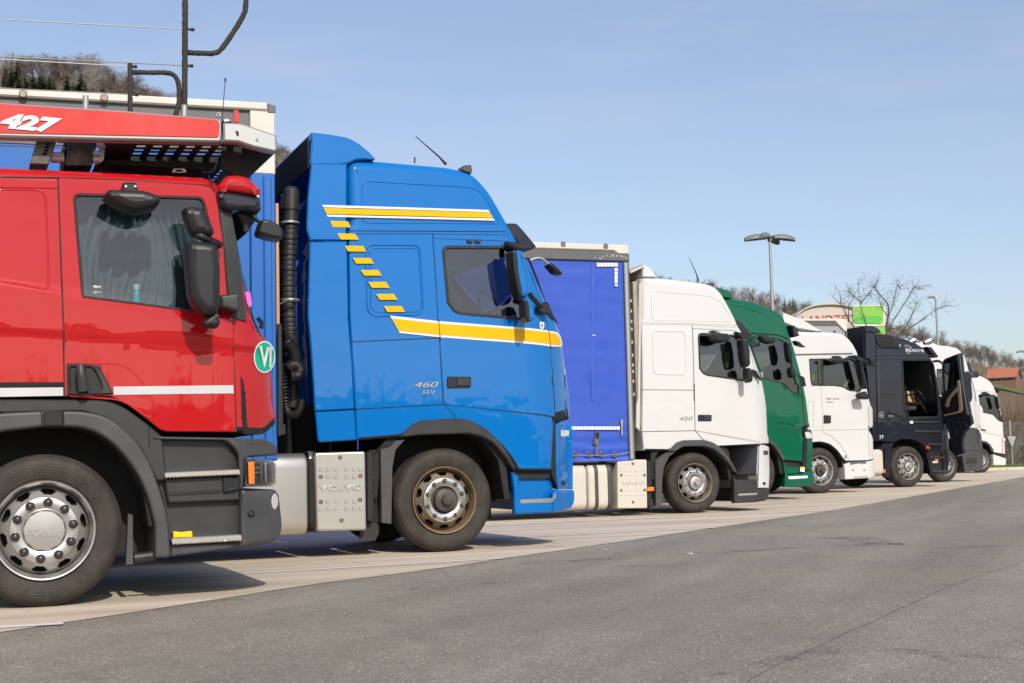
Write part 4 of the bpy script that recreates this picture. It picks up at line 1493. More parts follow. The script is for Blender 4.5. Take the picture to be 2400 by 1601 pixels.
RD.plate('step_cover', RD.P('C', [(862, 548), (930, 548), (1356, 556), (1530, 562, 30), (1588, 602, 20), (1592, 655, 10), (1405, 668), (1372, 700), (1372, 640, 60), (1300, 566, 40), (880, 562)]), gp, -.012, .1, bev=.012)
RD.plate('step_riser', RD.P('C', [(942, 786, 10), (1376, 768), (1378, 914), (966, 930, 10)]), 'blackplastic', -.0, .12, bev=.012)
RD.plate('riser_groove', RD.P('C', [(972, 868, 4), (1262, 854, 4), (1264, 872, 4), (974, 888, 4)]), 'black', -.006, .01, bev=.003)
RD.plate('step_latch', RD.P('C', [(1276, 782, 6), (1372, 776, 10), (1374, 850, 20), (1290, 872, 10), (1278, 860, 6)]), 'black', -.03, .04, bev=.01)
for q in ([(938, 754), (1366, 735), (1368, 768), (942, 788)], [(978, 1131), (1376, 1108), (1378, 1146), (984, 1169)]):
    a, b, c, d = [Vector(x[:2]) for x in RD.P('C', q)]
    out = [(a.x, a.y, .015), (b.x, b.y, .01)]
    n = 44
    for i in range(n + 1):
        p = c.lerp(d, i / n)
        out.append((p.x, p.y + (0 if i % 2 else .008)))
    RD.plate('step_tread', out, 'alu', -.035, .2, bev=.005, warp=False)
RD.plate('lower_valance', RD.P('C', [(978, 1168), (1380, 1148), (1400, 1180), (980, 1236)]), gp, -.01, .2, bev=.012)
RD.plate('yellow_block', RD.P('C', [(991, 1091, 4), (1042, 1096), (1100, 1089, 4), (1102, 1128), (992, 1131)]), 'yellowplastic', -.02, .08, bev=.008, warp=False)
bm_ = RD.plate('bumper', RD.P('C', [(1380, 852, 8), (1580, 850, 20), (1602, 885), (1620, 1040, 20), (1616, 1108, 40), (1572, 1158, 40), (1400, 1187), (1382, 1180)]), gp, -.02, 2.54, bev=.04, smooth=55)
RD.plate('bumper_top', RD.P('C', [(1372, 590), (1420, 570), (1530, 562, 30), (1588, 602, 20), (1592, 655, 10), (1420, 668), (1392, 680), (1400, 850), (1376, 850)]), gp, -.016, 2.53, bev=.015)
hl = RD.plate('headlight', RD.P('C', [(1396, 676, 12), (1560, 680, 12), (1580, 700, 15), (1580, 815, 15), (1560, 832, 10), (1408, 838, 12)]), 'chrome', .0, .2, bev=.01)
RD.plate('lamp_glass', RD.P('C', [(1394, 674, 12), (1560, 678, 12), (1582, 698, 15), (1582, 815, 15), (1560, 834, 10), (1406, 840, 12)]), 'lampglass', -.03, .02, bev=0, parent=hl, back=False)
RD.plate('indicator', RD.P('C', [(1420, 694, 4), (1455, 692, 4), (1458, 820, 4), (1424, 820, 4)]), 'orange', -.036, .02, bev=.004, parent=hl)
for yy in (712, 742, 770, 800):
    RD.plate('lamp_cell', RD.P('C', [(1465, yy - 10, 3), (1495, yy - 11, 3), (1495, yy + 6, 3), (1465, yy + 7, 3)]), 'hubdark', -.012, .02, bev=.004, parent=hl)
RD.plate('lamp_reflector', RD.P('C', [(1520, 690, 15), (1572, 694, 15), (1572, 822, 15), (1525, 826, 15)]), 'chrome', -.010, .02, bev=.012, parent=hl)
RD.plate('fog_lamp', RD.P('C', [(1575 + 20 * math.cos(a), 920 + 46 * math.sin(a)) for a in [2 * math.pi * i / 24 for i in range(24)]]), 'lens', -.024, .03, bev=.006)
RD.plate('towing_cap', RD.P('C', [(1440 + 20 * math.cos(a), 990 + 20 * math.sin(a)) for a in [2 * math.pi * i / 20 for i in range(20)]]), 'black', -.028, .02, bev=.005)
RD.plate('towing_cap_centre', RD.P('C', [(1440 + 9 * math.cos(a), 990 + 9 * math.sin(a)) for a in [2 * math.pi * i / 16 for i in range(16)]]), gp, -.031, .02, bev=.003)
ag = RD.plate('air_grille', RD.P('C', [(1382, 196, 8), (1400, 230, 20), (1412, 330), (1420, 490, 10), (1532, 522, 8), (1500, 535), (1396, 536, 8), (1386, 400)]), 'black', -.004, .03, bev=.004)
for yy in (280, 355, 430):
    RD.plate('grille_slat', RD.P('C', [(1388, yy), (1412, yy + 10), (1412, yy + 16), (1388, yy + 8)]), 'blackplastic', -.012, .02, bev=.002, parent=ag)
RD.plate('brace_plate', RD.P('C', [(742, 990), (772, 1000), (774, 1285, 6), (730, 1290, 6)]), gp, .1, .05, warp=False)
RD.tube('brace_bar', [RD.p3('C', 770, 1245, .15), RD.p3('C', 890, 1230, .15)], .035, 'blackplastic', 10)
# wheel
cw = RD.at(*cpx('C', 253, 1085), .0)
RR = RD.at(*cpx('C', 253, 1085), .03).y
wheel(RD, cw.x, RR, RR, .0, 'cap', rot=.12, nuts=10)
wheel(RD, cw.x, RR, RR, 2.48, 'cap').rotation_euler = (0, 0, math.pi)
RD.text('hub_lettering', 'SCANIA', 'C', 155, 1112, 36, 'rimsteel', v=-.036, bold=.002, wpx=190, ext=.005, slope=-.1, warp=False)
chassis(RD, -7.5, 1.1, .6, .9)
tank(RD, -2.6, -1.0, .35, 1.0, 'alu', .05)
# overhead deck
dk = 'galv'
RD.plate('deck_beam', RD.P('A', [(-700, 808), (0, 855), (1060, 925), (1850, 995, 20), (1862, 1185), (900, 1163), (0, 1140), (-700, 1122)], -.02), dk, -.02, .12, bev=.012, warp=False)
RD.plate('deck_panel', RD.P('A', [(-700, 822), (0, 868), (1060, 940), (1795, 1000, 30), (1832, 1012, 30), (1830, 1150, 40), (1780, 1150), (0, 1113), (-700, 1096)], -.02), 'deckred', -.027, .01, bev=.003, warp=False)
RD.text('deck_number', '427', 'A', 0, 1058, 112, 'decalwhite', v=-.034, shear=.32, bold=.007, wpx=520, ext=.002, slope=-.03, warp=False)
RD.plate('deck_corner', RD.P('A', [(1864, 1024, 10), (2000, 1030, 20), (2110, 1062, 20), (2302, 1130, 10), (2312, 1256, 20), (2290, 1268, 10), (2110, 1228), (1990, 1186), (1866, 1180)], -.02), dk, -.03, .1, bev=.012, warp=False)
RD.plate('far_deck_beam', RD.P('A', [(-700, 808), (0, 855), (1060, 925), (2000, 1030), (2300, 1130), (2312, 1256), (1990, 1186), (0, 1140), (-700, 1122)], -.02), dk, 2.42, .12, bev=.01, warp=False)
RD.plate('deck_hole', RD.P('A', [(1960, 1095, 8), (1990, 1098, 8), (1992, 1140, 8), (1975, 1140, 8)], -.02), 'seam', -.033, .01, bev=.002, warp=False)
RD.plate('green_dot', RD.P('A', [(2144 + 10 * math.cos(a), 1172 + 14 * math.sin(a)) for a in [2 * math.pi * i / 16 for i in range(16)]], -.02), 'stickergreen', -.034, .01, bev=.002, warp=False)
# perforated floor of the deck
fa, fb, fc = RD.at(*cpx('A', 880, 1172)), RD.at(*cpx('A', 1990, 1196)), RD.at(*cpx('A', 2300, 1268))


def deck_z(u):
    if u < fb.x:
        return fa.y + (fb.y - fa.y) * (u - fa.x) / (fb.x - fa.x)
    return fb.y + (fc.y - fb.y) * (u - fb.x) / (fc.x - fb.x)


vs, fs = [], []
us_ = []
x = fa.x
while x < fc.x:
    us_ += [x, x + .06]
    x += .115
vv_ = [.08]
y = .2
while y < 2.2:
    vv_ += [y, y + .05]
    y += .12
vv_.append(2.42)
for u in us_:
    for vq in vv_:
        vs.append((u, vq, deck_z(u) + .0))
m_ = len(vv_)
for i in range(len(us_) - 1):
    for j in range(m_ - 1):
        hole = (i % 2 == 0) and (j % 2 == 1) and 2 < (i // 2) % 9 + 1 and us_[i] < fb.x + .02 and 0 < j < m_ - 3
        if not hole:
            fs.append((i * m_ + j, i * m_ + j + 1, (i + 1) * m_ + j + 1, (i + 1) * m_ + j))
link('deck_floor', mesh(vs, fs), 'underside', RD.root, 0)
for vq in (.6, 1.3, 1.95):
    RD.plate('deck_stringer', [(fa.x, deck_z(fa.x) - .06), (fb.x, deck_z(fb.x) - .06), (fb.x, deck_z(fb.x) + .02), (fa.x, deck_z(fa.x) + .02)], 'underside', vq, .06, warp=False)
RD.plate('deck_nose_web', RD.P('A', [(1862, 1186), (1990, 1190), (2306, 1270), (2080, 1482, 10), (1990, 1478), (1840, 1400)], .25), 'underside', .25, .04, warp=False)
RD.plate('deck_nose_web', RD.P('A', [(1862, 1186), (1990, 1190), (2306, 1270), (2080, 1482, 10), (1990, 1478), (1840, 1400)], .25), 'underside', 2.1, .04, warp=False)
RD.plate('deck_strut', RD.P('A', [(312, 1150), (476, 1158), (402, 1372), (250, 1366)], .12), 'hubdark', .12, .3, [RD.P('A', [(388 - i * 8, 1192 + i * 28, 8), (418 - i * 8, 1192 + i * 28, 8), (412 - i * 8, 1208 + i * 28, 8), (382 - i * 8, 1208 + i * 28, 8)], .12) for i in range(4)], bev=.004, warp=False)
dr = RD.at(*cpx('A', 545, 1300), .2)
dr1 = RD.at(*cpx('A', 800, 1300), .2)
rad = (RD.at(*cpx('A', 600, 1165), .2).y - RD.at(*cpx('A', 600, 1385), .2).y) / 2
wd = RD.plate('winch_drum', RD.P('A', [(540, 1165), (815, 1170), (770, 1385), (535, 1385)], .3), 'underside', .3, .5, bev=.02, warp=False)
for i in range(8):
    xx = 585 + i * 28
    RD.tube('cable_turn', [RD.p3('A', xx, 1172, .28), RD.p3('A', xx - 12, 1280, .26), RD.p3('A', xx - 26, 1380, .28)], .014, 'hubdark', 6, parent=wd)
RD.tube('winch_shaft', [RD.p3('A', 425, 1322, .25), RD.p3('A', 535, 1325, .25)], .032, 'galv', 10)
RD.tube('winch_shaft', [RD.p3('A', 775, 1330, .25), RD.p3('A', 830, 1332, .25)], .03, 'galv', 10)
for x0, x1, y in ((480, 550, 1175), (430, 530, 1290), (805, 880, 1215), (775, 840, 1280)):
    RD.tube('winch_screw', [RD.p3('A', x0, y, .22), RD.p3('A', x1, y + 2, .22)], .016, 'galv', 6)
RD.plate('winch_plate', RD.P('A', [(838, 1185, 10), (880, 1185, 10), (868, 1340, 20), (815, 1372, 10), (800, 1372)], .25), 'galv', .25, .02, warp=False)
RD.plate('deck_cross_beam', RD.P('A', [(880, 1330), (1600, 1340), (1840, 1395), (1838, 1420), (870, 1375)], .5), 'underside', .5, 1.4, warp=False)
RD.plate('tie_loop', RD.P('A', [(1430, 1440, 10), (1450, 1405, 15), (1545, 1405, 15), (1560, 1440, 10)], .3), 'galv', .3, .03, [RD.P('A', [(1462, 1436, 8), (1470, 1418, 8), (1520, 1418, 8), (1528, 1436, 8)], .3)], bev=.004, warp=False)
RD.plate('red_strap', RD.P('A', [(1950, 918), (1990, 920), (2000, 1025), (1955, 1022)], .4), 'deckred', .4, .02, bev=.002, warp=False)
ey = RD.at(*cpx('A', 1808, 975), .0)
RD.plate('lashing_eye', RD.P('A', [(1788, 990), (1790, 965, 12), (1808, 952, 12), (1828, 965, 12), (1830, 995)], .0), 'galv', .0, .02, [RD.P('A', [(1800, 968, 5), (1816, 968, 5), (1816, 984, 5), (1800, 984, 5)], 0)], bev=.003, warp=False)
RD.plate('beacon_base', RD.P('A', [(1855, 1010), (1860, 992, 8), (1925, 988, 10), (1940, 1020)], .1), 'galv', .1, .12, bev=.02, warp=False)


# padded posts, rails and cables
def padded(path, r):
    P = []
    for a, b in zip(path, path[1:]):
        k = max(1, int((b - a).length / .012))
        P += [a.lerp(b, j / k) for j in range(k)]
    P.append(path[-1])
    rr = [r * (1 + .09 * noise.noise(p * 60) + .05 * noise.noise(p * 150)) for p in P]
    me = tube_mesh(P, rr, 12)
    for v_ in me.vertices:
        d = noise.noise(v_.co * 140) * .004
        v_.co += v_.normal * d
    return me


def pad(name, c, pts, r, v=.12):
    path = [RD.p3(c, x, y, v) for x, y in pts]
    path = smooth_open(path, 6) if len(path) > 2 else path
    return link(name, padded(path, r), 'padding', RD.root, 60)


plain('cable', (.42, .41, .39), .5, .2, .2)
plain('padding', (.022, .020, .018), .85, 0, .8, 90, (.10, .092, .08), .9, 160)
pad('padded_post', 'A', [(1547, -330), (1544, 400), (1540, 900)], .021)
pad('padded_post', 'A', [(1085, 530), (1087, 930)], .0175)
pad('padded_rail', 'A', [(1570, 440), (1690, 445), (1800, 442), (1860, 395), (1960, 250), (2035, 120), (2052, 40), (2055, -200)], .019)
pad('padded_rail', 'A', [(1100, 603), (1250, 606), (1390, 608), (1455, 632), (1490, 695), (1496, 800), (1492, 870), (1465, 965)], .0175)
RD.tube('post_socket', [RD.p3('A', 1538, 880, .12), RD.p3('A', 1536, 975, .12)], .022, 'galv', 12)
RD.tube('post_stub', [RD.p3('A', 716, 800, .1), RD.p3('A', 714, 915, .1)], .02, 'galv', 12)
for a, b in (((-700, 125), (1600, 247)), ((-700, 440), (1590, 550)), ((-700, 455), (1120, 556)), ((-700, 705), (1130, 790)), ((-300, 1206), (300, 1228)), ((455, 1232), (545, 1240))):
    A_, B_ = RD.p3('A', *a, .12), RD.p3('A', *b, .12)
    cb_ = RD.tube('guard_cable', [A_, B_], .0038, 'cable', 6)
    if b[0] > 1000:
        dd = (B_ - A_).normalized()
        RD.tube('cable_end', [B_ - dd * .03, B_ + dd * .012, B_ + dd * .02], [.006, .014, .009], 'black', 8, parent=cb_)
RD.tube('antenna', [RD.p3('A', 1690, 1440, -.05), RD.p3('A', 1790, 1410, -.05), RD.p3('A', 1840, 1180, -.05), RD.p3('A', 1862, 900, -.05), RD.p3('A', 1882, 655, -.05)], [.004, .004, .0035, .003, .003], 'black', 6, sm=6)
RD.tube('antenna_tip', [RD.p3('A', 1880, 682, -.05), RD.p3('A', 1882, 652, -.05)], .006, 'black', 6)
# ------------------------------------------------------------------ the white tractor with 420 lettering
Wt = Rig('truck_tractor', 1628, 1203, 'white truck cab with 420 lettering and dark grey arch trim', 'truck')
us = Wt.at(*cpx('G', 1640, 300)).x
Wt.warp = front_warp(us, .42, .15, 2.0, .022)
prof = (Wt.P('G', [(718, 592), (702, 430)]) + Wt.P('F', [(1122, 1500), (1114, 900), (1110, 500), (1116, 436, 15), (1160, 425, 10), (1250, 430), (1500, 455), (1740, 490, 40), (1810, 522, 50), (1860, 580, 30), (1905, 655), (1950, 740), (1990, 820),
        (2060, 940), (2130, 1070), (2190, 1250), (2240, 1400, 30), (2262, 1520)]) + Wt.P('G', [(1822, 200), (1832, 400), (1834, 540, 15), (1742, 555, 10), (1728, 815, 15), (1545, 812, 15), (1520, 760), (1475, 695, 20), (1410, 632, 30), (1330, 575, 30), (1240, 548), (1060, 552, 20), (1000, 578), (930, 595)]))
zw0 = Wt.at(*cpx('F', 2200, 1280)).y
zw1 = Wt.at(*cpx('F', 2080, 960)).y


def wgroups(u, v, z, nu):
    if nu.y < -.5 or (nu.x < -.4 and z < 1.7 and nu.y < .2 and u > -.5):
        return 'underbody'
    if nu.x > .3 and zw0 < z < zw1 and .16 < v < 2.34:
        return 'windscreen'
    return 'cab_body'


def wrad(u, z):
    return .10 if z > 3.0 else (.03 if z < 1.2 else (.025 if u < -.5 else .12))


win = Wt.P('F', [(1625, 940, 50), (1995, 962, 50), (2030, 1060), (2092, 1392, 15), (1680, 1332, 60), (1638, 1270)])
Wt.shell(prof, wrad, wgroups, dict(cab_body='white', underbody='underside', windscreen='glass_dark'), holes=[win])
door = Wt.plate('door', Wt.P('F', [(1580, 903), (1975, 925), (2045, 985), (2105, 1150), (2160, 1340), (2186, 1500)]) + Wt.P('G', [(1735, 60), (1748, 515), (1172, 414), (1168, 0)]), 'white', -.006, .005, [win], bev=.003, grid=.1, back=False)
sm_ = 'seamsoft'
Wt.seam('F', [(1577, 870), (1578, 902), (1592, 1567)], mat='seam', r=.0045); Wt.seam('F', [(1578, 902), (1975, 923)], mat='seam', r=.0045); Wt.seam('G', [(1165, 0), (1172, 415), (1245, 497)], r=.0055)
Wt.seam('G', [(1172, 415), (1740, 522)], mat=sm_); Wt.seam('F', [(2105, 1090), (2165, 1350), (2190, 1567)], mat='rearpanel'); Wt.seam('G', [(1730, 20), (1748, 515)], mat='rearpanel')
Wt.seam('F', [(1118, 845), (1500, 855), (1985, 872)], mat=sm_, r=.003); Wt.seam('F', [(1118, 862), (1590, 868), (1980, 892)], mat=sm_, r=.003)
Wt.seam('F', [(1118, 1463), (1590, 1468)], mat='seam', r=.004); Wt.seam('G', [(700, 424), (1172, 415)], mat='seam', r=.0045)
fr_in = [(p.x, p.y) for p in inset(ccw(rnd(win)), .028)]
Wt.plate('window_frame', win, 'rubber', -.012, .03, [fr_in], parent=door)
gl = [(p.x, p.y) for p in inset(ccw(rnd(win)), .02)]
Wt.plate('door_window', gl, 'glass_dark', .012, .004, bev=0, parent=door, back=False)
Wt.plate('far_window', gl, 'glass_dark', Wt.W - .01, .004, bev=0, back=False)
Wt.ring('pressed_edge', Wt.P('F', [(1205, 558, 40), (1740, 604), (1850, 660, 40), (1945, 835, 20), (1205, 825, 40)]), .008, 'white', .002)
Wt.ring('pressed_edge', Wt.P('F', [(1210, 925, 50), (1510, 928, 50), (1520, 1325, 50), (1222, 1320, 50)]), .011, 'white', .001)
Wt.plate('roof_spoiler', Wt.P('F', [(1122, 428), (1126, 310, 6), (1190, 345), (1232, 390), (1252, 432)]), 'white', .0, 2.5, bev=.015)
Wt.plate('spoiler_lip', Wt.P('F', [(1000, 380), (1125, 318), (1128, 340), (1000, 400)], .1), 'greycab', .06, 2.3, bev=.006, warp=False)
# rear wall with ribs
uw = Wt.at(*cpx('F', 1108, 900)).x
zt_, zb_ = Wt.at(*cpx('F', 1050, 440)).y, Wt.at(*cpx('G', 650, 385)).y
Wt.plate('rear_wall_panel', [(uw - .10, zb_), (uw - .02, zb_), (uw - .02, zt_ - .05), (uw - .10, zt_ - .05)], 'rearpanel', .06, 2.3, bev=.02, warp=False)
for yy in (640, 735, 830, 900, 1020, 1140, 1230, 1290, 1380, 1500):
    z = Wt.at(*cpx('F', 1045, yy)).y
    Wt.plate('wall_slot', [(uw - .13, z - .03), (uw - .09, z - .03), (uw - .09, z + .02), (uw - .13, z + .02)], 'greycab', .12, .6, bev=.008, warp=False)
Wt.plate('rear_edge_strip', Wt.P('F', [(1082, 500, 20), (1106, 470), (1110, 1567)]) + Wt.P('G', [(690, 420), (655, 385), (660, 180), (672, 130)]) + Wt.P('F', [(1090, 1180)]), 'greycab', .03, .06, bev=.01, warp=False)
Wt.text('model_number', '420', 'G', 1032, 322, 32, 'rearpanel', shear=.3, wpx=120)
Wt.plate('door_handle', Wt.P('G', [(1195, 274, 10), (1316, 275, 10), (1316, 330, 10), (1195, 331, 10)]), 'black', -.02, .02, bev=.006, parent=door)
Wt.plate('handle_pull', Wt.P('G', [(1242, 281, 4), (1310, 283, 4), (1308, 322, 4), (1244, 322, 4)]), 'blackplastic', -.034, .016, parent=door)
Wt.plate('arch_trim', Wt.P('G', [(928, 597), (1000, 522), (1060, 500, 20), (1245, 497), (1330, 520, 30), (1400, 570, 30), (1470, 655, 30), (1520, 745, 20), (1540, 790), (1515, 780), (1470, 705, 30), (1410, 640, 30), (1340, 580, 30), (1240, 553), (1060, 556, 30), (990, 600)]), 'greyplastic', -.03, .12, bev=.014)
Wt.plate('step_panel', Wt.P('G', [(1508, 800), (1535, 850, 10), (1720, 850), (1730, 900), (1722, 1050), (1522, 1060), (1518, 900)]), 'blackplastic', -.005, .1, bev=.012)
Wt.plate('step_tread', Wt.P('G', [(1552, 976, 4), (1722, 966, 4), (1722, 986, 4), (1552, 996, 4)]), 'alu', -.015, .1, bev=.006)
Wt.plate('bumper', Wt.P('G', [(1722, 935), (1833, 928, 10), (1836, 975, 20), (1812, 1035, 20), (1722, 1050)]), 'blackplastic', -.008, 2.51, bev=.03)
cp = Wt.plate('corner_panel', Wt.P('G', [(1748, 530, 8), (1838, 560, 15), (1840, 800), (1832, 928), (1735, 925), (1742, 800)]), 'white', .0, 2.5, bev=.025)
Wt.plate('marker_lamp', Wt.P('G', [(1780, 592, 6), (1824, 594, 6), (1824, 628, 6), (1782, 630, 6)]), 'hubdark', -.012, .03, bev=.006, parent=cp)
Wt.plate('towing_hole', Wt.P('G', [(1774, 872, 10), (1798, 872, 10), (1798, 896, 10), (1774, 896, 10)]), 'black', -.012, .02, bev=.003, parent=cp)
Wt.plate('sun_visor', Wt.P('F', [(1975, 828, 8), (2010, 818, 12), (2060, 860, 15), (2126, 945, 8), (2105, 960, 8), (2050, 955), (1990, 880)]), 'visordark', .03, 2.44, bev=.02)
Wt.tube('antenna', [Wt.p3('F', 1635, 470, .4), Wt.p3('F', 1615, 400, .4), Wt.p3('F', 1547, 250, .4)], [.016, .009, .004], 'black', 6)
Wt.plate('roof_aerial', Wt.P('F', [(1568, 465), (1568, 435, 6), (1582, 432, 6), (1604, 470)]), 'black', .6, .06, bev=.01, warp=False)
Wt.plate('roof_lamp', Wt.P('F', [(1740, 500, 5), (1752, 478, 5), (1795, 475, 5), (1800, 505, 5), (1790, 520, 5)]), 'hubdark', .12, .18, bev=.012, warp=False)
Wt.plate('kerb_mirror', Wt.P('F', [(1755, 955, 15), (1775, 938, 10), (1830, 945), (1900, 948, 20), (1918, 985, 20), (1905, 1022, 20), (1860, 1032, 20), (1780, 1015, 20)], -.25), 'mirror_housing', -.3, .2, bev=.04, warp=False, smooth=60)
Wt.plate('mirror_bracket', Wt.P('F', [(1757, 918, 6), (1810, 912, 6), (1845, 945, 6), (1830, 955, 6), (1790, 935, 6)], -.1), 'galv', -.12, .12, bev=.01, warp=False)
Wt.plate('side_mirror', Wt.P('F', [(2030, 1000, 15), (2050, 985, 12), (2090, 990, 15), (2108, 1100), (2115, 1225, 10), (2095, 1255, 10), (2065, 1250, 12), (2045, 1150)], -.32), 'mirror_housing', -.34, .18, bev=.05, warp=False, smooth=60)
Wt.plate('wide_angle_mirror', Wt.P('F', [(2082, 1275, 12), (2110, 1258, 12), (2135, 1300, 10), (2136, 1380, 10), (2112, 1400, 10), (2085, 1380, 12)], -.3), 'mirror_housing', -.32, .16, bev=.045, warp=False, smooth=60)
Wt.plate('mirror_bracket', Wt.P('F', [(1970, 928, 8), (2040, 945, 10), (2120, 955, 10), (2110, 990, 10), (2035, 1000, 10), (1985, 955, 8)], -.05), 'mirror_housing', -.08, .08, bev=.012, warp=False)
Wt.plate('mirror_bracket', Wt.P('F', [(2120, 1275, 6), (2165, 1290, 6), (2215, 1380), (2195, 1365, 6), (2140, 1320, 6)], -.03), 'mirror_housing', -.05, .06, bev=.01, warp=False)
Wt.plate('mirror_glint', Wt.P('F', [(2178, 1305), (2188, 1308), (2190, 1355), (2180, 1352)]), 'chrome', -.06, .02, bev=.003, warp=False)
u0, z0 = Wt.at(*cpx('F', 1850, 1350))
seats(Wt, u0 - .12, z0 - .62)
steering(Wt, u0 + .35, z0 + .12)
Wt.plate('dashboard', [(u0 + .45, z0 - .5), (u0 + .46, z0 + .0, .1), (u0 + .62, z0 + .1, .1), (u0 + .8, z0 + .02, .05), (u0 + .85, z0 - .5)], 'seatgrey', .2, 2.1, bev=.03, warp=False)
Wt.plate('cab_back_wall', [(uw + .04, z0 - .6), (uw + .08, z0 - .6), (uw + .08, z0 + 1.1), (uw + .04, z0 + 1.1)], 'seatgrey', .1, 2.3, warp=False)
Wt.plate('hanging_shirt', Wt.P('F', [(1880, 1120, 15), (1920, 1110, 15), (1925, 1260, 10), (1890, 1265, 10)], .4), 'beige', .4, .08, bev=.02, warp=False)
cw = Wt.at(*cpx('G', 1170, 878), .05)
wheel(Wt, cw.x, cw.y, cw.y, .05, 'silver', rot=.12)
wheel(Wt, cw.x, cw.y, cw.y, 2.45, 'silver').rotation_euler = (0, 0, math.pi)
chassis(Wt, -5.6, 1.1)
Wt.plate('mudguard_plate', Wt.P('G', [(1000, 602), (945, 645), (895, 745), (882, 850), (878, 1088), (825, 1085), (820, 690), (840, 668), (920, 610)]), 'greyplastic', .0, .12, bev=.006, warp=False)
Wt.plate('black_strap', Wt.P('G', [(755, 680), (795, 680), (800, 900), (795, 1085), (755, 1080)]), 'black', .03, .06, bev=.01, warp=False)
Wt.plate('rubber_flap', Wt.P('G', [(745, 1080), (830, 1085), (825, 1118), (745, 1110)]), 'rubber', .1, .02, warp=False)
Wt.plate('side_marker', Wt.P('G', [(738, 920, 5), (800, 914, 5), (802, 950, 5), (740, 954, 5)]), 'orange', -.03, .05, bev=.008, warp=False)
bx = Wt.plate('battery_box', Wt.P('G', [(482, 690, 15), (615, 680, 10), (625, 672, 10), (745, 672, 15), (750, 1105, 15), (485, 1108, 15)]), 'greycab', .0, .5, bev=.02, warp=False)
for gx in (508, 548, 588, 642, 680, 714):
    for gy in (762, 800, 935, 975):
        if (gx, gy) in ((508, 800), (714, 800), (508, 935), (714, 935)):
            continue
        Wt.plate('pressed_square', Wt.P('G', [(gx, gy, 3), (gx + 20, gy, 3), (gx + 20, gy + 18, 3), (gx, gy + 18, 3)]), 'greycab', -.006, .008, bev=.004, parent=bx, warp=False)
for gx, gy in ((618, 708), (516, 810), (722, 810), (516, 945), (722, 942), (620, 1050)):
    Wt.plate('box_bolt', Wt.P('G', [(gx - 10, gy - 10, 6), (gx + 10, gy - 10, 6), (gx + 10, gy + 10, 6), (gx - 10, gy + 10, 6)]), 'nutgrey', -.012, .014, bev=.004, parent=bx, warp=False)
Wt.text('pressed_lettering', 'VOLVO', 'G', 522, 892, 26, 'greycab', v=-.004, bold=.003, wpx=205, parent=bx, ext=.006, warp=False)
zt, zb = Wt.at(*cpx('G', 300, 715)).y, Wt.at(*cpx('G', 300, 1118)).y
tank(Wt, -3.9, Wt.at(*cpx('G', 210, 800)).x, zb, zt, 'greycab', .0)
tank(Wt, Wt.at(*cpx('G', 222, 800)).x, Wt.at(*cpx('G', 442, 800)).x, zb, zt, 'greycab', .0)
for x0, x1 in ((272, 316), (386, 440)):
    tank(Wt, Wt.at(*cpx('G', x0, 800)).x, Wt.at(*cpx('G', x1, 800)).x, zb - .008, zt + .008, 'greyplastic', -.01, .64, 'tank_strap')
Wt.plate('rear_equipment', [(uw - .5, .9), (uw - .2, .9), (uw - .2, 1.4), (uw - .5, 1.4)], 'underside', .5, 1.4, warp=False)
# its trailer
T2 = trailer('semi_trailer', Wt, 0, 1, 4, 13, None, 'blue curtain-sided trailer with stained white roof edge behind the white 420 cab')
keep, wk = Wt.root, Wt.warp
Wt.root, Wt.warp = T2, None


def tq(c, x, y, v=0):
    return Wt.at(*cpx(c, x, y), v)


uR = tq('F', 1008, 600).x
za = tq('F', 1000, 137).y
zc = tq('F', 150, 110)
sl = (za - zc.y) / (uR - zc.x)
uL = uR - 13.5
def zl(u, z): return z + (u - uR) * sl
z1 = tq('F', 850, 188).y
z2 = tq('F', 1000, 222).y
z3 = tq('F', 1000, 285).y
zb2 = tq('G', 600, 680).y
Wt.plate('roof_edge', [(uL, zl(uL, za)), (uR - .01, za, .03), (uR - .01, z2), (tq('F', 892, 222).x, z2), (tq('F', 850, 188).x, z1), (uL, zl(uL, z1))], 'roofwhite', -.03, 2.55, bev=.015, warp=False)
Wt.plate('curtain_rail', [(uL, zl(uL, z1) - .004), (tq('F', 850, 190).x, z1 - .004), (tq('F', 890, 224).x, z2 - .004), (uR, z2 - .004), (uR, z3), (uL, zl(uL, z3 + .03))], 'trailgrey', -.015, .1, bev=.008, warp=False)
for x, y in ((385, 130), (775, 148)):
    c = tq('F', x, y)
    Wt.plate('rail_rivet', [(c.x - .04, c.y - .04, .03), (c.x + .04, c.y - .04, .03), (c.x + .04, c.y + .04, .03), (c.x - .04, c.y + .04, .03)], 'nutgrey', -.04, .02, bev=.006, warp=False)
for i, (x, y) in enumerate(((682, 252), (722, 258), (735, 262), (752, 242), (788, 233), (822, 242), (832, 230), (852, 226), (850, 240), (878, 240), (912, 240), (930, 247), (945, 238), (962, 250), (978, 258), (882, 230), (915, 232))):
    c = tq('F', x, y)
    Wt.plate('rail_stud', [(c.x - .012, c.y - .012, .01), (c.x + .012, c.y - .012, .01), (c.x + .012, c.y + .012, .01), (c.x - .012, c.y + .012, .01)], 'alu_bright', -.022, .01, bev=.003, warp=False)
uc = tq('F', 950, 600).x
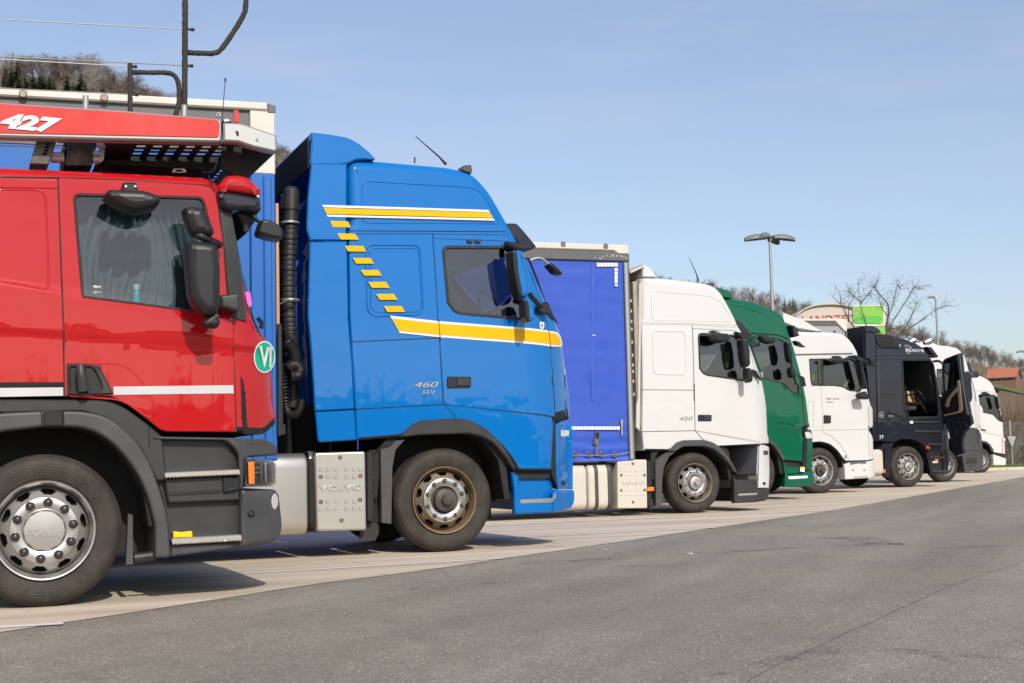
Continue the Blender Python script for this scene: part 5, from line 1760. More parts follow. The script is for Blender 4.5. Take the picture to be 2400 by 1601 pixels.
# curtain with slight sag and creases
vs, fs = [], []
NU, NZ = 150, 60
for j in range(NZ + 1):
    s = j / NZ
    for i in range(NU + 1):
        q = i / NU
        u = uc - 6.5 * (1 - q)
        zt2 = zl(u, z3)
        z = zb2 + (zt2 - zb2) * s
        low = max(0, 1 - s / .17)
        d = .012 * noise.noise(Vector((u * 1.2, z * .9, 3))) + .004 * noise.noise(Vector((u * 5, z * 14, 2))) + low * .022 * math.sin(z * 34 + 1.3 * math.sin(u * 3.1)) + .006 * noise.noise(Vector((u * .8, z * 6, 9)))
        vs.append((u, .02 + d, z))
for j in range(NZ):
    for i in range(NU):
        a = j * (NU + 1) + i
        fs.append((a, a + 1, a + NU + 2, a + NU + 1))
link('side_curtain', mesh(vs, fs), 'tarp_blue', T2, 180)
for x_, w_, y0_, y1_ in ((655, 26, 300, 1560), (628, 3, 1000, 1400)):
    Wt.plate('curtain_seam', Wt.P('F', [(x_, y0_), (x_ + w_, y0_), (x_ + w_, y1_), (x_, y1_)]), 'tarp_seam', .0145, .004, bev=.001, warp=False, back=False)
Wt.plate('curtain_mark', Wt.P('F', [(660, 962), (672, 952), (676, 960), (692, 964), (690, 970), (664, 968)]), 'stripegrey', .004, .004, bev=0, warp=False)
for i in range(6):
    x = 700 + i * 32.5
    Wt.plate('reflector', Wt.P('F', [(x, 298, 2), (x + 29, 298, 2), (x + 29, 333, 2), (x, 332, 2)]), 'decalwhite', -.002, .01, bev=0, warp=False)
for i in range(6):
    y = 344 + i * 35
    if i == 0:
        continue
    Wt.plate('reflector', Wt.P('F', [(863, y - 34, 2), (892, y - 34, 2), (892, y - 4, 2), (863, y - 4, 2)]), 'decalwhite', -.002, .01, bev=0, warp=False)
Wt.plate('reflector', Wt.P('F', [(863, 485, 2), (892, 485, 2), (892, 516, 2), (863, 516, 2)]), 'decalwhite', -.002, .01, bev=0, warp=False)
for i in range(14):
    x = 505 - (i + 1) * 32.4
    Wt.plate('reflector', Wt.P('G', [(x, 378, 1), (x + 29, 377, 1), (x + 29, 406, 1), (x, 407, 1)]), 'decalwhite', -.005, .012, bev=0, warp=False)
Wt.plate('corner_post', [(uc + .004, zb2), (uR, zb2), (uR, z3 - .004), (uc + .004, z3 - .004)], 'trailgrey', -.0, .14, bev=.01, warp=False)
Wt.plate('post_strip', [(uc + .01, zb2 + .02), (uc + .07, zb2 + .02), (uc + .07, z3 - .02), (uc + .01, z3 - .02)], 'galv', -.025, .02, bev=.008, warp=False)
bk = Wt.plate('curtain_strap', Wt.P('G', [(285, 420, 4), (318, 422, 4), (312, 520), (308, 615), (312, 640), (276, 640), (282, 610), (285, 530), (262, 545), (275, 500)]), 'trailgrey', -.02, .03, bev=.006, warp=False)
Wt.plate('strap_buckle', Wt.P('G', [(288, 430, 4), (314, 432, 4), (310, 485, 4), (286, 482, 4)]), 'black', -.035, .03, bev=.008, warp=False, parent=bk)
Wt.plate('strap_end', Wt.P('G', [(506, 318, 8), (528, 318, 8), (522, 400), (524, 460, 8), (512, 460, 8), (512, 380)]), 'beige', -.02, .02, bev=.004, warp=False)
for x in (105, 222, 340, 455):
    c = tq('G', x, 625)
    rr_ = link('eyelet', lathe_mesh([(.042, 0), (.045, -.01), (.036, -.016), (.028, -.01), (.026, 0)], 16), 'rustrim', T2, 60)
    rr_.location = (c.x, -.008, c.y)
Wt.tube('lashing_cable', [(tq('G', x, y).x, -.02, tq('G', x, y).y) for x, y in ((-100, 640), (105, 632), (222, 634), (340, 634), (455, 628), (560, 612), (625, 590))], .007, 'galv', 6, sm=4)
Wt.plate('trailer_sill', Wt.P('G', [(-200, 660), (320, 655), (320, 700), (-200, 705)]), 'trailgrey', .02, .2, bev=.01, warp=False)
Wt.plate('trailer_sill', Wt.P('G', [(395, 640), (410, 665), (525, 675), (525, 700), (395, 700)]), 'trailgrey', .02, .2, bev=.01, warp=False)
Wt.plate('front_wall', [(uR - .09, zb2), (uR - .03, zb2), (uR - .03, za - .1), (uR - .09, za - .1)], 'greycab', .15, 2.3, bev=0, warp=False)
Wt.plate('far_curtain', [(uL, zb2), (uR - .05, zb2), (uR - .05, z3), (uL, zl(uL, z3))], 'tarp_blue', 2.48, .03, bev=0, warp=False)
Wt.plate('trailer_floor', [(uL, zb2 - .1), (uR, zb2 - .1), (uR, zb2 - .003), (uL, zb2 - .003)], 'underside', .1, 2.4, warp=False)
Wt.root, Wt.warp = keep, wk
# ------------------------------------------------------------------ hills
def lerp_tab(tab, x):
    if x <= tab[0][0]:
        return tab[0][1]
    for (a, b), (c, d) in zip(tab, tab[1:]):
        if x <= c:
            return b + (d - b) * (x - a) / (c - a)
    return tab[-1][1]


TOPY = [(-2500, 260), (-600, 60), (0, 108), (180, 106), (260, 136), (330, 172), (413, 214), (560, 285), (647, 326), (720, 352), (1000, 480), (1250, 588), (1350, 604), (1480, 620), (1534, 633), (1600, 647),
        (1705, 657), (1800, 678), (1840, 692), (1929, 713), (2083, 747), (2160, 764), (2226, 785), (2300, 806), (2394, 832), (2600, 870), (3600, 930), (6000, 960)]
DIST = [(-600, 900), (420, 900), (1500, 760), (1700, 700), (2250, 620), (2400, 600), (3600, 600)]


def hz(x):
    return 1079 - .024 * (x - 1200)


def treepx(x):
    return 62 if x < 800 else (52 if x < 2000 else 54)


def terr(px, r):
    """height of the land at photograph column px and depth r"""
    D = lerp_tab(DIST, px)
    tan = (hz(px) - (lerp_tab(TOPY, px) + treepx(px))) / FPX
    s = r / D
    g = .25 + .75 * min(1, s) ** .9
    k = sstep((r - 78) / 70)
    z = tan * r * g * k
    if s > 1:
        z -= (s - 1) * 160 * tan * 3
    return z + 1.2 * noise.noise(Vector((px * .006, r * .012, 0))) * k * min(1, r / 300)


def land(px, r, dz=0):
    x = (px - 1200) / FPX * r
    return Vector((x, r, terr(px, r) + dz))


def land_mesh(pxs, rs, dz=0):
    vs = [land(p, r, dz) for r in rs for p in pxs]
    n = len(pxs)
    fs = [(j * n + i, j * n + i + 1, (j + 1) * n + i + 1, (j + 1) * n + i) for j in range(len(rs) - 1) for i in range(n - 1)]
    return mesh(vs, fs)


tag(link('hill', land_mesh([-2500 + 60 * i for i in range(142)], [78, 95, 115, 140, 170, 210, 260, 310, 360, 420, 470, 510, 550, 580, 610, 650, 700, 760, 830, 900, 960, 1050, 1250]), 'litter', None, 180), kind='structure')
tag(link('meadow', land_mesh([2150 + 20 * i for i in range(30)], [430, 470, 500, 530, 560, 580, 596], .6), 'meadow', None, 180), kind='structure')
# lawn behind the kerb
la, lb_ = KP + NV * .16 - TV * 70, KP + NV * .16 + TV * 60
sheet('lawn', [la, lb_, lb_ + NV * 30, la + NV * 30], 'meadow', .10)

plain('bark', (.24, .215, .185), .9, 0, .5, 8, (.36, .33, .29), .4, 20)
plain('twig', (.33, .295, .265), .9, 0, .5, .3, (.40, .365, .33))  # distance haze put into the colour: paler than the twigs themselves
plain('twig_dark', (.13, .102, .082), .9, 0, .4, 2, (.15, .115, .09))
plain('twig_brown', (.205, .158, .122), .9, 0, .5, .3, (.26, .205, .16))  # brown lightened too, imitating haze over the far slopes
plain('grassblade', (.11, .19, .035), .8, 0, .5, 1.5, (.2, .22, .08))
plain('glassdark_solid', (.02, .025, .03), .1, 0, .1)
plain('stain_dark', (.10, .094, .085), .8, 0, .8, 12, (.22, .205, .18))
plain('brush', (.25, .185, .12), .9, 0, .6, .25, (.34, .26, .17))
plain('needles', (.075, .11, .05), .85, 0, .6, .35, (.12, .14, .065))
plain('needles_far', (.018, .032, .018), .85, 0, .4, .35, (.03, .045, .022))
plain('tile', (.46, .16, .085), .7, 0, .5, 3, (.32, .12, .07))
plain('brick', (.26, .125, .095), .8, 0, .4, 1.5, (.2, .1, .08))
plain('facade', (.60, .55, .47), .7, 0, .2, .4, (.5, .45, .38))
plain('redletter', (.55, .11, .08), .4, 0, .05)
plain('lime', (.24, .54, .07), .4, 0, .05)
plain('limegreen', (.10, .50, .06), .4, 0, .05)


def bare_tree(seed, h=12, levels=4, spread=.55, nb=(9, 5, 4), r0=.16, twig=.03):
    rg = random.Random(seed)
    tv, tf, cv, cf = [], [], [], []

    def limb(V, Fc, a, b, ra, rb, seg):
        d = (b - a).normalized()
        o = d.orthogonal().normalized()
        q = d.cross(o)
        i0 = len(V)
        for p, r in ((a, ra), (b, rb)):
            for k in range(seg):
                an = 2 * math.pi * k / seg
                V.append(p + (o * math.cos(an) + q * math.sin(an)) * r)
        for k in range(seg):
            l = (k + 1) % seg
            Fc.append((i0 + k, i0 + l, i0 + seg + l, i0 + seg + k))

    def grow(p, d, ln, r, lev):
        n = 3 if lev < 2 else 2
        q = p
        pts = [p]
        for i in range(n):
            d = (d + Vector((rg.uniform(-1, 1), rg.uniform(-1, 1), rg.uniform(-.3, .7))) * (.16 if lev else .06)).normalized()
            q2 = q + d * ln / n
            ra, rb = r * (1 - i / n * .6), r * (1 - (i + 1) / n * .6)
            if lev == 0:
                limb(tv, tf, q, q2, ra, rb, 6)
            elif lev < levels - 1:
                limb(cv, cf, q, q2, ra, rb, 3)
            else:
                w_ = d.orthogonal().normalized() * r
                i0 = len(cv)
                cv.extend([q - w_, q + w_, q2 + w_ * .4, q2 - w_ * .4])
                cf.append((i0, i0 + 1, i0 + 2, i0 + 3))
            q = q2
            pts.append(q)
        if lev < levels - 1:
            k = nb[min(lev, len(nb) - 1)]
            for i in range(k):
                t = (.3 if lev == 0 else .2) + (.7 if lev == 0 else .8) * (i + rg.random()) / k
                j = min(n - 1, int(t * n))
                s = pts[j].lerp(pts[j + 1], t * n - j)
                az = rg.uniform(0, 2 * math.pi)
                o = d.orthogonal().normalized()
                o = Matrix.Rotation(az, 3, d) @ o
                nd = (d * (1 - spread) + o * spread + Vector((0, 0, .25))).normalized()
                grow(s, nd, ln * rg.uniform(.42, .6) * (1 - .35 * t if lev == 0 else 1), max(twig, r * .45), lev + 1)
    grow(Vector((0, 0, -.5)), Vector((0, 0, 1)), h * .82, r0, 0)
    return mesh(tv, tf), mesh(cv, cf)


def conifer(seed, h=20):
    rg = random.Random(seed)
    tr = tube_mesh([(0, 0, -.5), (0, 0, h * .5), (0, 0, h)], [.22, .14, .02], 6)
    V, Fc = [], []
    z = h * .06
    while z < h * .985:
        s = z / h
        rad = (1 - s) ** .85 * h * .19 + .12
        n = max(5, int(9 * (1 - s) + 5))
        for i in range(n):
            a = rg.uniform(0, 2 * math.pi)
            l = rad * rg.uniform(.65, 1.15)
            d = Vector((math.cos(a), math.sin(a), 0))
            t = Vector((-d.y, d.x, 0))
            p0 = Vector((0, 0, z + rg.uniform(-.2, .2)))
            for k in range(3):
                s0, s1 = k / 3, (k + 1) / 3
                w0, w1 = l * .22 * (1 - s0 * .6), l * .22 * (1 - s1)
                dz0, dz1 = -.28 * l * s0 ** 1.3, -.28 * l * s1 ** 1.3 + .05 * l * s1
                i0 = len(V)
                a0, a1 = p0 + d * l * s0 + Vector((0, 0, dz0)), p0 + d * l * s1 + Vector((0, 0, dz1))
                V.extend([a0 - t * w0 + Vector((0, 0, -w0 * .6)), a0, a0 + t * w0 + Vector((0, 0, -w0 * .6)), a1 + t * w1 + Vector((0, 0, -w1)), a1, a1 - t * w1 + Vector((0, 0, -w1))])
                Fc.extend([(i0, i0 + 1, i0 + 4, i0 + 5), (i0 + 1, i0 + 2, i0 + 3, i0 + 4)])
        z += h * .022 + .12
    return tr, mesh(V, Fc)


BT = [bare_tree(s, 13, 4, sp, nb, .17, .028) for s, sp, nb in ((1, .62, (15, 8, 6)), (2, .55, (16, 8, 6)), (3, .7, (15, 8, 6)), (4, .5, (16, 8, 6)))]
CF = [conifer(s, 20) for s in (11, 12, 13)]


def put_tree(kind, mt, p, sc, name, label, group, mats, rz):
    e = bpy.data.objects.new(name, None)
    COL.objects.link(e)
    e.location = p
    e.scale = (sc[0], sc[0], sc[1])
    e.rotation_euler = (0, 0, rz)
    tag(e, label, 'tree', group)
    link('trunk', mt[0], mats[0], e, 60)
    link('crown', mt[1], mats[1], e, 0)
    return e


rg = random.Random(5)


def solve(px, ty, h):
    best = None
    for k in range(60):
        r = lerp_tab(DIST, px) * (.62 + .4 * k / 59)
        y = hz(px) - (terr(px, r) + h - .89) / r * FPX
        if best is None or abs(y - ty) < best[0]:
            best = (abs(y - ty), r)
    return best[1]


for x, y, h in ((65, 365, 21), (155, 410, 18), (440, 390, 20), (525, 430, 17), (810, 470, 15), (15, 392, 19), (110, 435, 18), (535, 530, 25), (650, 520, 24), (330, 530, 23), (250, 560, 22), (180, 555, 22), (930, 535, 20), (845, 605, 20), (1040, 620, 14),
                (385, 540, 22), (580, 455, 14), (1000, 640, 12), (1190, 750, 10), (60, 470, 23), (235, 500, 20), (300, 525, 22), (425, 600, 22), (30, 560, 24), (120, 540, 24), (590, 600, 22), (1120, 655, 10), (690, 610, 20)):
    px, py = cpx('A', x, y)
    r = solve(px, py, h)
    m_ = rg.choice(CF)
    put_tree('c', m_, land(px, r), (h / 20 * rg.uniform(1.5, 2.0), h / 20), 'spruce_tree', 'dark green spruce tree on the wooded hill at left', 'spruces on the left hill', ('bark', 'needles'), rg.uniform(0, 6))
for c, x, y, h in (('D', 160, 270, 12), ('H', 990, 290, 14), ('H', 1110, 300, 15), ('H', 1140, 345, 14), ('H', 1060, 330, 14), ('H', 1250, 370, 11), ('H', 1360, 365, 11), ('J', 1075, 370, 13), ('J', 930, 440, 11), ('J', 1010, 470, 10), ('J', 880, 470, 10)):
    px, py = cpx(c, x, y)
    r = solve(px, py, h)
    put_tree('c', rg.choice(CF), land(px, r), (h / 20 * 1.2, h / 20), 'spruce_tree', 'dark spruce among the bare trees on the far ridge', 'spruces on the far ridge', ('bark', 'needles_far'), rg.uniform(0, 6))
nb_ = 0
for x0, x1, step, rows, lab, grp in ((-40, 470, 19, (1.0, .987, .974, .96, .945, .93, .91), 'bare brown tree on the wooded hill at left', 'bare trees on the left hill'),
                                     (615, 750, 12, (1.0, .98, .96), 'bare brown tree on the slope behind the blue cab', 'bare trees behind the blue cab'),
                                     (1500, 2070, 19, (1.0, .955), 'bare grey tree on the far ridge behind the truck roofs', 'bare trees on the far ridge'),
                                     (2070, 2430, 16, (1.01, .985), 'bare grey tree at the wood edge above the red-roofed house', 'bare trees above the house')):
    for row in rows:
        x = x0 + rg.uniform(0, step)
        while x < x1:
            D = lerp_tab(DIST, x) * row * rg.uniform(.99, 1.01)
            if x < 190 and row < .985 and rg.random() < .88:
                x += step
                continue
            h = treepx(x) / FPX * D * rg.uniform(.82, 1.12)
            if row < 1:
                h *= .92
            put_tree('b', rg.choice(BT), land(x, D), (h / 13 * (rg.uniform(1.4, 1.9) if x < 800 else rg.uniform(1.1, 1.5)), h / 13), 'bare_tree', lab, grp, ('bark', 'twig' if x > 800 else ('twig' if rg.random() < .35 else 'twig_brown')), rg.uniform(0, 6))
            x += step * rg.uniform(.7, 1.35)
            nb_ += 1
print('bare trees', nb_)


# undergrowth that reads as one mass
def thicket(name, spots, h0, h1, wd, mat, seed, per=5):
    r_ = random.Random(seed)
    V, Fc = [], []
    for p in spots:
        for k in range(per):
            a = r_.uniform(0, 6.28)
            b = p + Vector((r_.uniform(-.6, .6), r_.uniform(-.6, .6), -.2))
            h = r_.uniform(h0, h1)
            t = b + Vector((math.cos(a) * h * .25, math.sin(a) * h * .25, h))
            m_ = b.lerp(t, .55) + Vector((r_.uniform(-.1, .1), r_.uniform(-.1, .1), 0)) * h
            w_ = Vector((r_.uniform(-1, 1), r_.uniform(-.4, .4), 0)).normalized() * wd
            i0 = len(V)
            V.extend([b - w_, b + w_, m_ + w_ * .7, m_ - w_ * .7, t])
            Fc.extend([(i0, i0 + 1, i0 + 2, i0 + 3), (i0 + 3, i0 + 2, i0 + 4)])
    o = link(name, mesh(V, Fc), mat, None, 0)
    tag(o, 'brown leafless undergrowth covering the wooded slopes', 'undergrowth', kind='stuff')
    return o


sp = []
for x0, x1, n_ in ((-60, 480, 7000), (540, 760, 900), (1480, 2450, 3000)):
    for i in range(n_):
        x = rg.uniform(x0, x1)
        sp.append(land(x, lerp_tab(DIST, x) * rg.uniform(.84, 1.03)))
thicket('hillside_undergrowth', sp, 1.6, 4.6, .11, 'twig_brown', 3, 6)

# the wood that covers the rest of the slopes, read as one mass
import numpy as np


def wood_mass(name, spots, hs, blades, mat, label):
    nb = len(blades) // 4
    base = np.array(blades, dtype=np.float32)
    out = np.empty((len(spots), len(base), 3), dtype=np.float32)
    r_ = np.random.default_rng(4)
    for i, (p, h) in enumerate(zip(spots, hs)):
        a = r_.uniform(0, 6.28)
        c, s_ = math.cos(a), math.sin(a)
        wd = h * r_.uniform(.9, 1.25)
        out[i, :, 0] = p[0] + (base[:, 0] * c - base[:, 1] * s_) * wd
        out[i, :, 1] = p[1] + (base[:, 0] * s_ + base[:, 1] * c) * wd
        out[i, :, 2] = p[2] + base[:, 2] * h
    V = out.reshape(-1, 3)
    nq = len(V) // 4
    me = bpy.data.meshes.new(name)
    me.vertices.add(len(V))
    me.vertices.foreach_set('co', V.ravel())
    me.loops.add(nq * 4)
    me.loops.foreach_set('vertex_index', np.arange(nq * 4, dtype=np.int32))
    me.polygons.add(nq)
    me.polygons.foreach_set('loop_start', np.arange(nq, dtype=np.int32) * 4)
    me.update()
    me.validate()
    return tag(link(name, me, mat, None, 0), label, 'wood', kind='stuff')


rb = random.Random(77)
bl = []
for i in range(120):
    a, e = rb.uniform(0, 6.28), rb.uniform(.1, 1.35)
    z0 = rb.uniform(.12, .55)
    d = Vector((math.cos(a) * math.cos(e), math.sin(a) * math.cos(e), math.sin(e)))
    b = Vector((math.cos(a) * .05, math.sin(a) * .05, z0))
    t = b + d * rb.uniform(.28, .5)
    t.z = min(t.z, 1.0)
    w_ = d.orthogonal().normalized() * .011
    w_ = Matrix.Rotation(rb.uniform(0, 6), 3, d) @ w_
    bl += [tuple(b - w_), tuple(b + w_), tuple(t + w_ * .5), tuple(t - w_ * .5)]
for k in range(2):
    w_ = Vector((.014, 0, 0)) if k else Vector((0, .014, 0))
    bl += [tuple(-w_), tuple(w_), tuple(w_ * .4 + Vector((0, 0, .7))), tuple(-w_ * .4 + Vector((0, 0, .7)))]
sp, hs_ = [], []
while len(sp) < 4000:
    x = rb.uniform(-900, 2500)
    D = lerp_tab(DIST, x)
    r = D * rb.uniform(.2, 1.0) ** .75
    if x > 1880 or r > D * (.9 if x > 1450 else (.93 if x < 480 else .99)):
        continue
    if r < 300 or (x > 1450 and r < 480):
        continue
    sp.append(land(x, r, -.3))
    hs_.append(rb.uniform(8, 13))
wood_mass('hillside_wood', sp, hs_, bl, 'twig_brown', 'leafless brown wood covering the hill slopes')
bl = []
for i in range(60):
    z = (i / 60) ** .9
    a = i * 2.4
    l = (1 - z) * .21 + .012
    d = Vector((math.cos(a), math.sin(a), 0)); t = Vector((-d.y, d.x, 0))
    c = Vector((0, 0, .06 + z * .92))
    bl += [tuple(c), tuple(c + d * l * .7 + t * l * .5 - Vector((0, 0, l * .4))), tuple(c + d * l - Vector((0, 0, l * .55))), tuple(c + d * l * .7 - t * l * .5 - Vector((0, 0, l * .4)))]
sp, hs_ = [], []
while len(sp) < 420:
    x = rb.gauss(200, 500)
    r = lerp_tab(DIST, x) * rb.uniform(.3, .97)
    if noise.noise(Vector((x * .004, r * .006, 7))) < .05:
        continue
    sp.append(land(x, r, -.3))
    hs_.append(rb.uniform(13, 20))
wood_mass('hillside_spruces', sp, hs_, bl, 'needles', 'dark spruce stands scattered over the hill slopes')

# house
HB = land(2352, 470)
hs = bpy.data.objects.new('house', None)
COL.objects.link(hs)
tag(hs, 'brick house with red tiled gable roof on the far slope', 'house')
hs.location = HB + Vector((0, 0, -3))
hs.rotation_euler = (0, 0, R_(-32))
zr = (hz(2370) - 864) / FPX * 470 + .89 - HB.z + 3
ze = zr - 2.9
hw, hl_ = 3.9, 4.6
link('wall', mesh([(-hl_, -hw, 0), (hl_, -hw, 0), (hl_, hw, 0), (-hl_, hw, 0), (-hl_, -hw, ze), (hl_, -hw, ze), (hl_, hw, ze), (-hl_, hw, ze), (-hl_, 0, zr - .15), (hl_, 0, zr - .15)],
                  [(0, 1, 5, 4), (1, 2, 6, 9, 5), (2, 3, 7, 6), (3, 0, 4, 8, 7)]), 'brick', hs, 0)
rf = link('roof', mesh([(-hl_ - .5, -hw - .6, ze - .45), (hl_ + .6, -hw - .6, ze - .45), (hl_ + .6, 0, zr), (-hl_ - .5, 0, zr), (hl_ + .6, hw + .6, ze - .45), (-hl_ - .5, hw + .6, ze - .45),
                        (-hl_ - .5, -hw - .6, ze - .2), (hl_ + .6, -hw - .6, ze - .2), (hl_ + .6, 0, zr + .25), (-hl_ - .5, 0, zr + .25), (hl_ + .6, hw + .6, ze - .2), (-hl_ - .5, hw + .6, ze - .2)],
                       [(0, 1, 2, 3)[::-1], (3, 2, 4, 5)[::-1], (6, 7, 8, 9), (9, 8, 10, 11), (0, 1, 7, 6), (4, 5, 11, 10)]), 'tile', hs, 0)
link('verge_board', mesh([(hl_ + .62, -hw - .65, ze - .5), (hl_ + .62, 0, zr - .1), (hl_ + .62, hw + .65, ze - .5), (hl_ + .62, hw + .65, ze - .12), (hl_ + .62, 0, zr + .3), (hl_ + .62, -hw - .65, ze - .12)], [(0, 1, 4, 5), (1, 2, 3, 4)]), 'trailgrey', rf, 0)
link('eaves_board', box_mesh((0, -hw - .62, ze - .42), (2 * hl_ + 1, .06, .2)), 'trailgrey', rf, 0)
for xx in (-3, -1, 1.2, 3):
    wn = link('window', box_mesh((xx, -hw - .02, ze - 1.1), (.9, .08, .9)), 'glassdark_solid', hs, 0)
    link('window_frame', box_mesh((xx, -hw - .05, ze - 1.6), (1.05, .1, .1)), 'roofwhite', wn, 0)
for yy in (-1.6, 1.6):
    wn = link('window', box_mesh((hl_ + .02, yy, ze - 1.3), (.08, .9, 1.0)), 'glassdark_solid', hs, 0)

# arched roadside restaurant with red lettering
D_ = 118
ar = bpy.data.objects.new('restaurant_building', None)
COL.objects.link(ar)
ar.location = (0, D_, 0)
tag(ar, 'beige arched restaurant building with red lettering above the white cab', 'building')


def bp_(c, x, y, dy=0):
    p = far(*cpx(c, x, y), D_ + dy)
    return Vector((p.x, p.z))


arch = [bp_('H', *q) for q in ((1085, 700), (1120, 622), (1180, 560), (1260, 508), (1370, 472), (1480, 456), (1600, 450), (1720, 456), (1830, 472), (1930, 500), (2040, 545), (2130, 610), (2190, 690))]
arch = [Vector(p) for p in smooth_open(arch, 4)]
arch += [Vector((arch[-1].x, .0)), Vector((arch[0].x, .0))]
link('gable_wall', plate_mesh(arch, 0, .4, bev=.02), 'facade', ar, 30)
k_ = [Vector((p.x, p.y)) for p in arch[:-2]]
vs = [(p.x * 1.0, y, p.y + .12) for y in (-.25, 14) for p in k_] + [(p.x, y, p.y) for y in (-.25, 14) for p in k_]
n_ = len(k_)
fs = [(i, i + 1, n_ + i + 1, n_ + i) for i in range(n_ - 1)] + [(i, 2 * n_ + i, 2 * n_ + i + 1, i + 1) for i in range(n_ - 1)] + [(2 * n_ + i, 3 * n_ + i, 3 * n_ + i + 1, 2 * n_ + i + 1) for i in range(n_ - 1)]
link('barrel_roof', mesh(vs, fs), 'facade', ar, 60)
link('side_wall', box_mesh((arch[0].x, 7, arch[0].y / 2), (.2, 13.5, arch[0].y)), 'facade', ar, 0)
a_, b_ = bp_('H', 1208, 700), bp_('H', 1990, 700)
tm = text_mesh('LANDZEIT', 1, .03, 0, 0)
xs = [v_.co.x for v_ in tm.vertices]; ys = [v_.co.y for v_ in tm.vertices]
hh = bp_('H', 1208, 604).y - a_.y
for v_ in tm.vertices:
    v_.co = Vector((a_.x + (v_.co.x - min(xs)) / (max(xs) - min(xs)) * (b_.x - a_.x), -.06 - v_.co.z, a_.y + (v_.co.y - min(ys)) / (max(ys) - min(ys)) * hh))
link('red_lettering', tm, 'redletter', ar, 0)

# green sign
D_ = 96
sg = bpy.data.objects.new('sign_panel', None)
COL.objects.link(sg)
sg.location = (0, D_, 0)
tag(sg, 'bright green and white sign box above the dark cab', 'sign')
q = [bp_('J', *p) for p in ((292, 178), (660, 172), (664, 415), (296, 412))]
link('sign_frame', plate_mesh(q, 0, .35, bev=.02), 'decalwhite', sg, 30)
q = [bp_('J', *p) for p in ((300, 184), (640, 178), (640, 360), (620, 392), (302, 388))]
link('sign_face', plate_mesh(rnd([(p.x, p.y, .1) for p in q]), -.03, .02, bev=.008), 'lime', sg, 30)
q = [bp_('J', *p) for p in ((302, 300), (420, 290), (620, 300), (600, 384), (302, 382))]
link('sign_band', plate_mesh(rnd([(p.x, p.y, .25) for p in q]), -.05, .02, bev=.008), 'limegreen', sg, 30)
q = [bp_('J', *p) for p in ((540, 422), (662, 418), (660, 700), (540, 700))]
link('lower_panel', plate_mesh(q, 0, .3, bev=.02), 'lime', sg, 30)
pz = bp_('J', 600, 600)
link('sign_post', box_mesh((pz.x, .15, pz.y / 2), (.5, .25, pz.y)), 'galv', sg, 0)


# ------------------------------------------------------------------ lamps
def lamp_head_mesh(L=.95, W_=.42, H=.24):
    vs, fs = [], []
    n, m_ = 9, 12
    for i in range(n):
        s = i / (n - 1)
        wd = W_ * (.45 + .55 * math.sin(math.pi * min(1, .12 + s * .75))) * (1 - .55 * max(0, s - .75) * 4 * .6)
        ht = H * (.4 + .6 * math.sin(math.pi * min(1, .15 + s * .7)))
        for k in range(m_):
            a = 2 * math.pi * k / m_
            z = math.sin(a) * ht * (.9 if math.sin(a) > 0 else .28)
            vs.append((.18 + s * L, math.cos(a) * wd / 2, z - .05 * s * s * 2))
    for i in range(n - 1):
        for k in range(m_):
            l = (k + 1) % m_
            fs.append((i * m_ + k, i * m_ + l, (i + 1) * m_ + l, (i + 1) * m_ + k))
    fs += [tuple(range(m_)), tuple(range((n - 1) * m_, n * m_))[::-1]]
    return mesh(vs, fs)


LH = lamp_head_mesh()


def street_lamp(px, py, D, heads, label, sc=1.0, r=.075, mat='lampgrey'):
    top = far(px, py, D)
    e = bpy.data.objects.new('street_lamp', None)
    COL.objects.link(e)
    e.location = (top.x, top.y, 0)
    tag(e, label, 'street lamp', 'parking lot lamps')
    link('pole', tube_mesh([(0, 0, 0), (0, 0, top.z * .5), (0, 0, top.z)], [r * 1.5, r * 1.2, r * .85], 12), 'galv', e, 60)
    link('base_plate', box_mesh((0, 0, .03), (.4, .4, .06)), 'galv', e, 0)
    for a in heads:
        h = link('lamp_head', LH, mat, e, 50)
        h.location = (0, 0, top.z - .02)
        h.rotation_euler = (0, 0, R_(a))
        h.scale = (sc, sc, sc)
        l = link('lamp_lens', box_mesh((.75, 0, -.06), (.5, .22, .03), .01), 'lens', h, 0)
    link('lamp_collar', tube_mesh([(0, 0, top.z - .15), (0, 0, top.z + .08)], .12, 12), mat, e, 50)
    return e


street_lamp(1804, 558, 66, (8, 62, 188, 242), 'tall grey street lamp with four spread lamp heads', 1.12)
street_lamp(2193, 697, 100, (200,), 'white single-headed street lamp to the right of the bare tree', .62, .085, 'roofwhite')
street_lamp(2402, 824, 120, (190,), 'street lamp head cut off by the right edge above the house', .7, .08, 'roofwhite')

# ------------------------------------------------------------------ the bare tree behind the dark cab
D_ = 74
tr_ = bpy.data.objects.new('birch_tree', None)
COL.objects.link(tr_)
tp_ = far(*cpx('J', 690, 640), D_)
tr_.location = (tp_.x, D_, 0)
tag(tr_, 'leafless tree with thin drooping twigs behind the green sign and dark cab', 'tree')
rt_ = random.Random(21)


def jp(x, y, dy=0, c='J'):
    p = far(*cpx(c, x, y), D_ + dy)
    return Vector((p.x - tp_.x, dy, p.z))


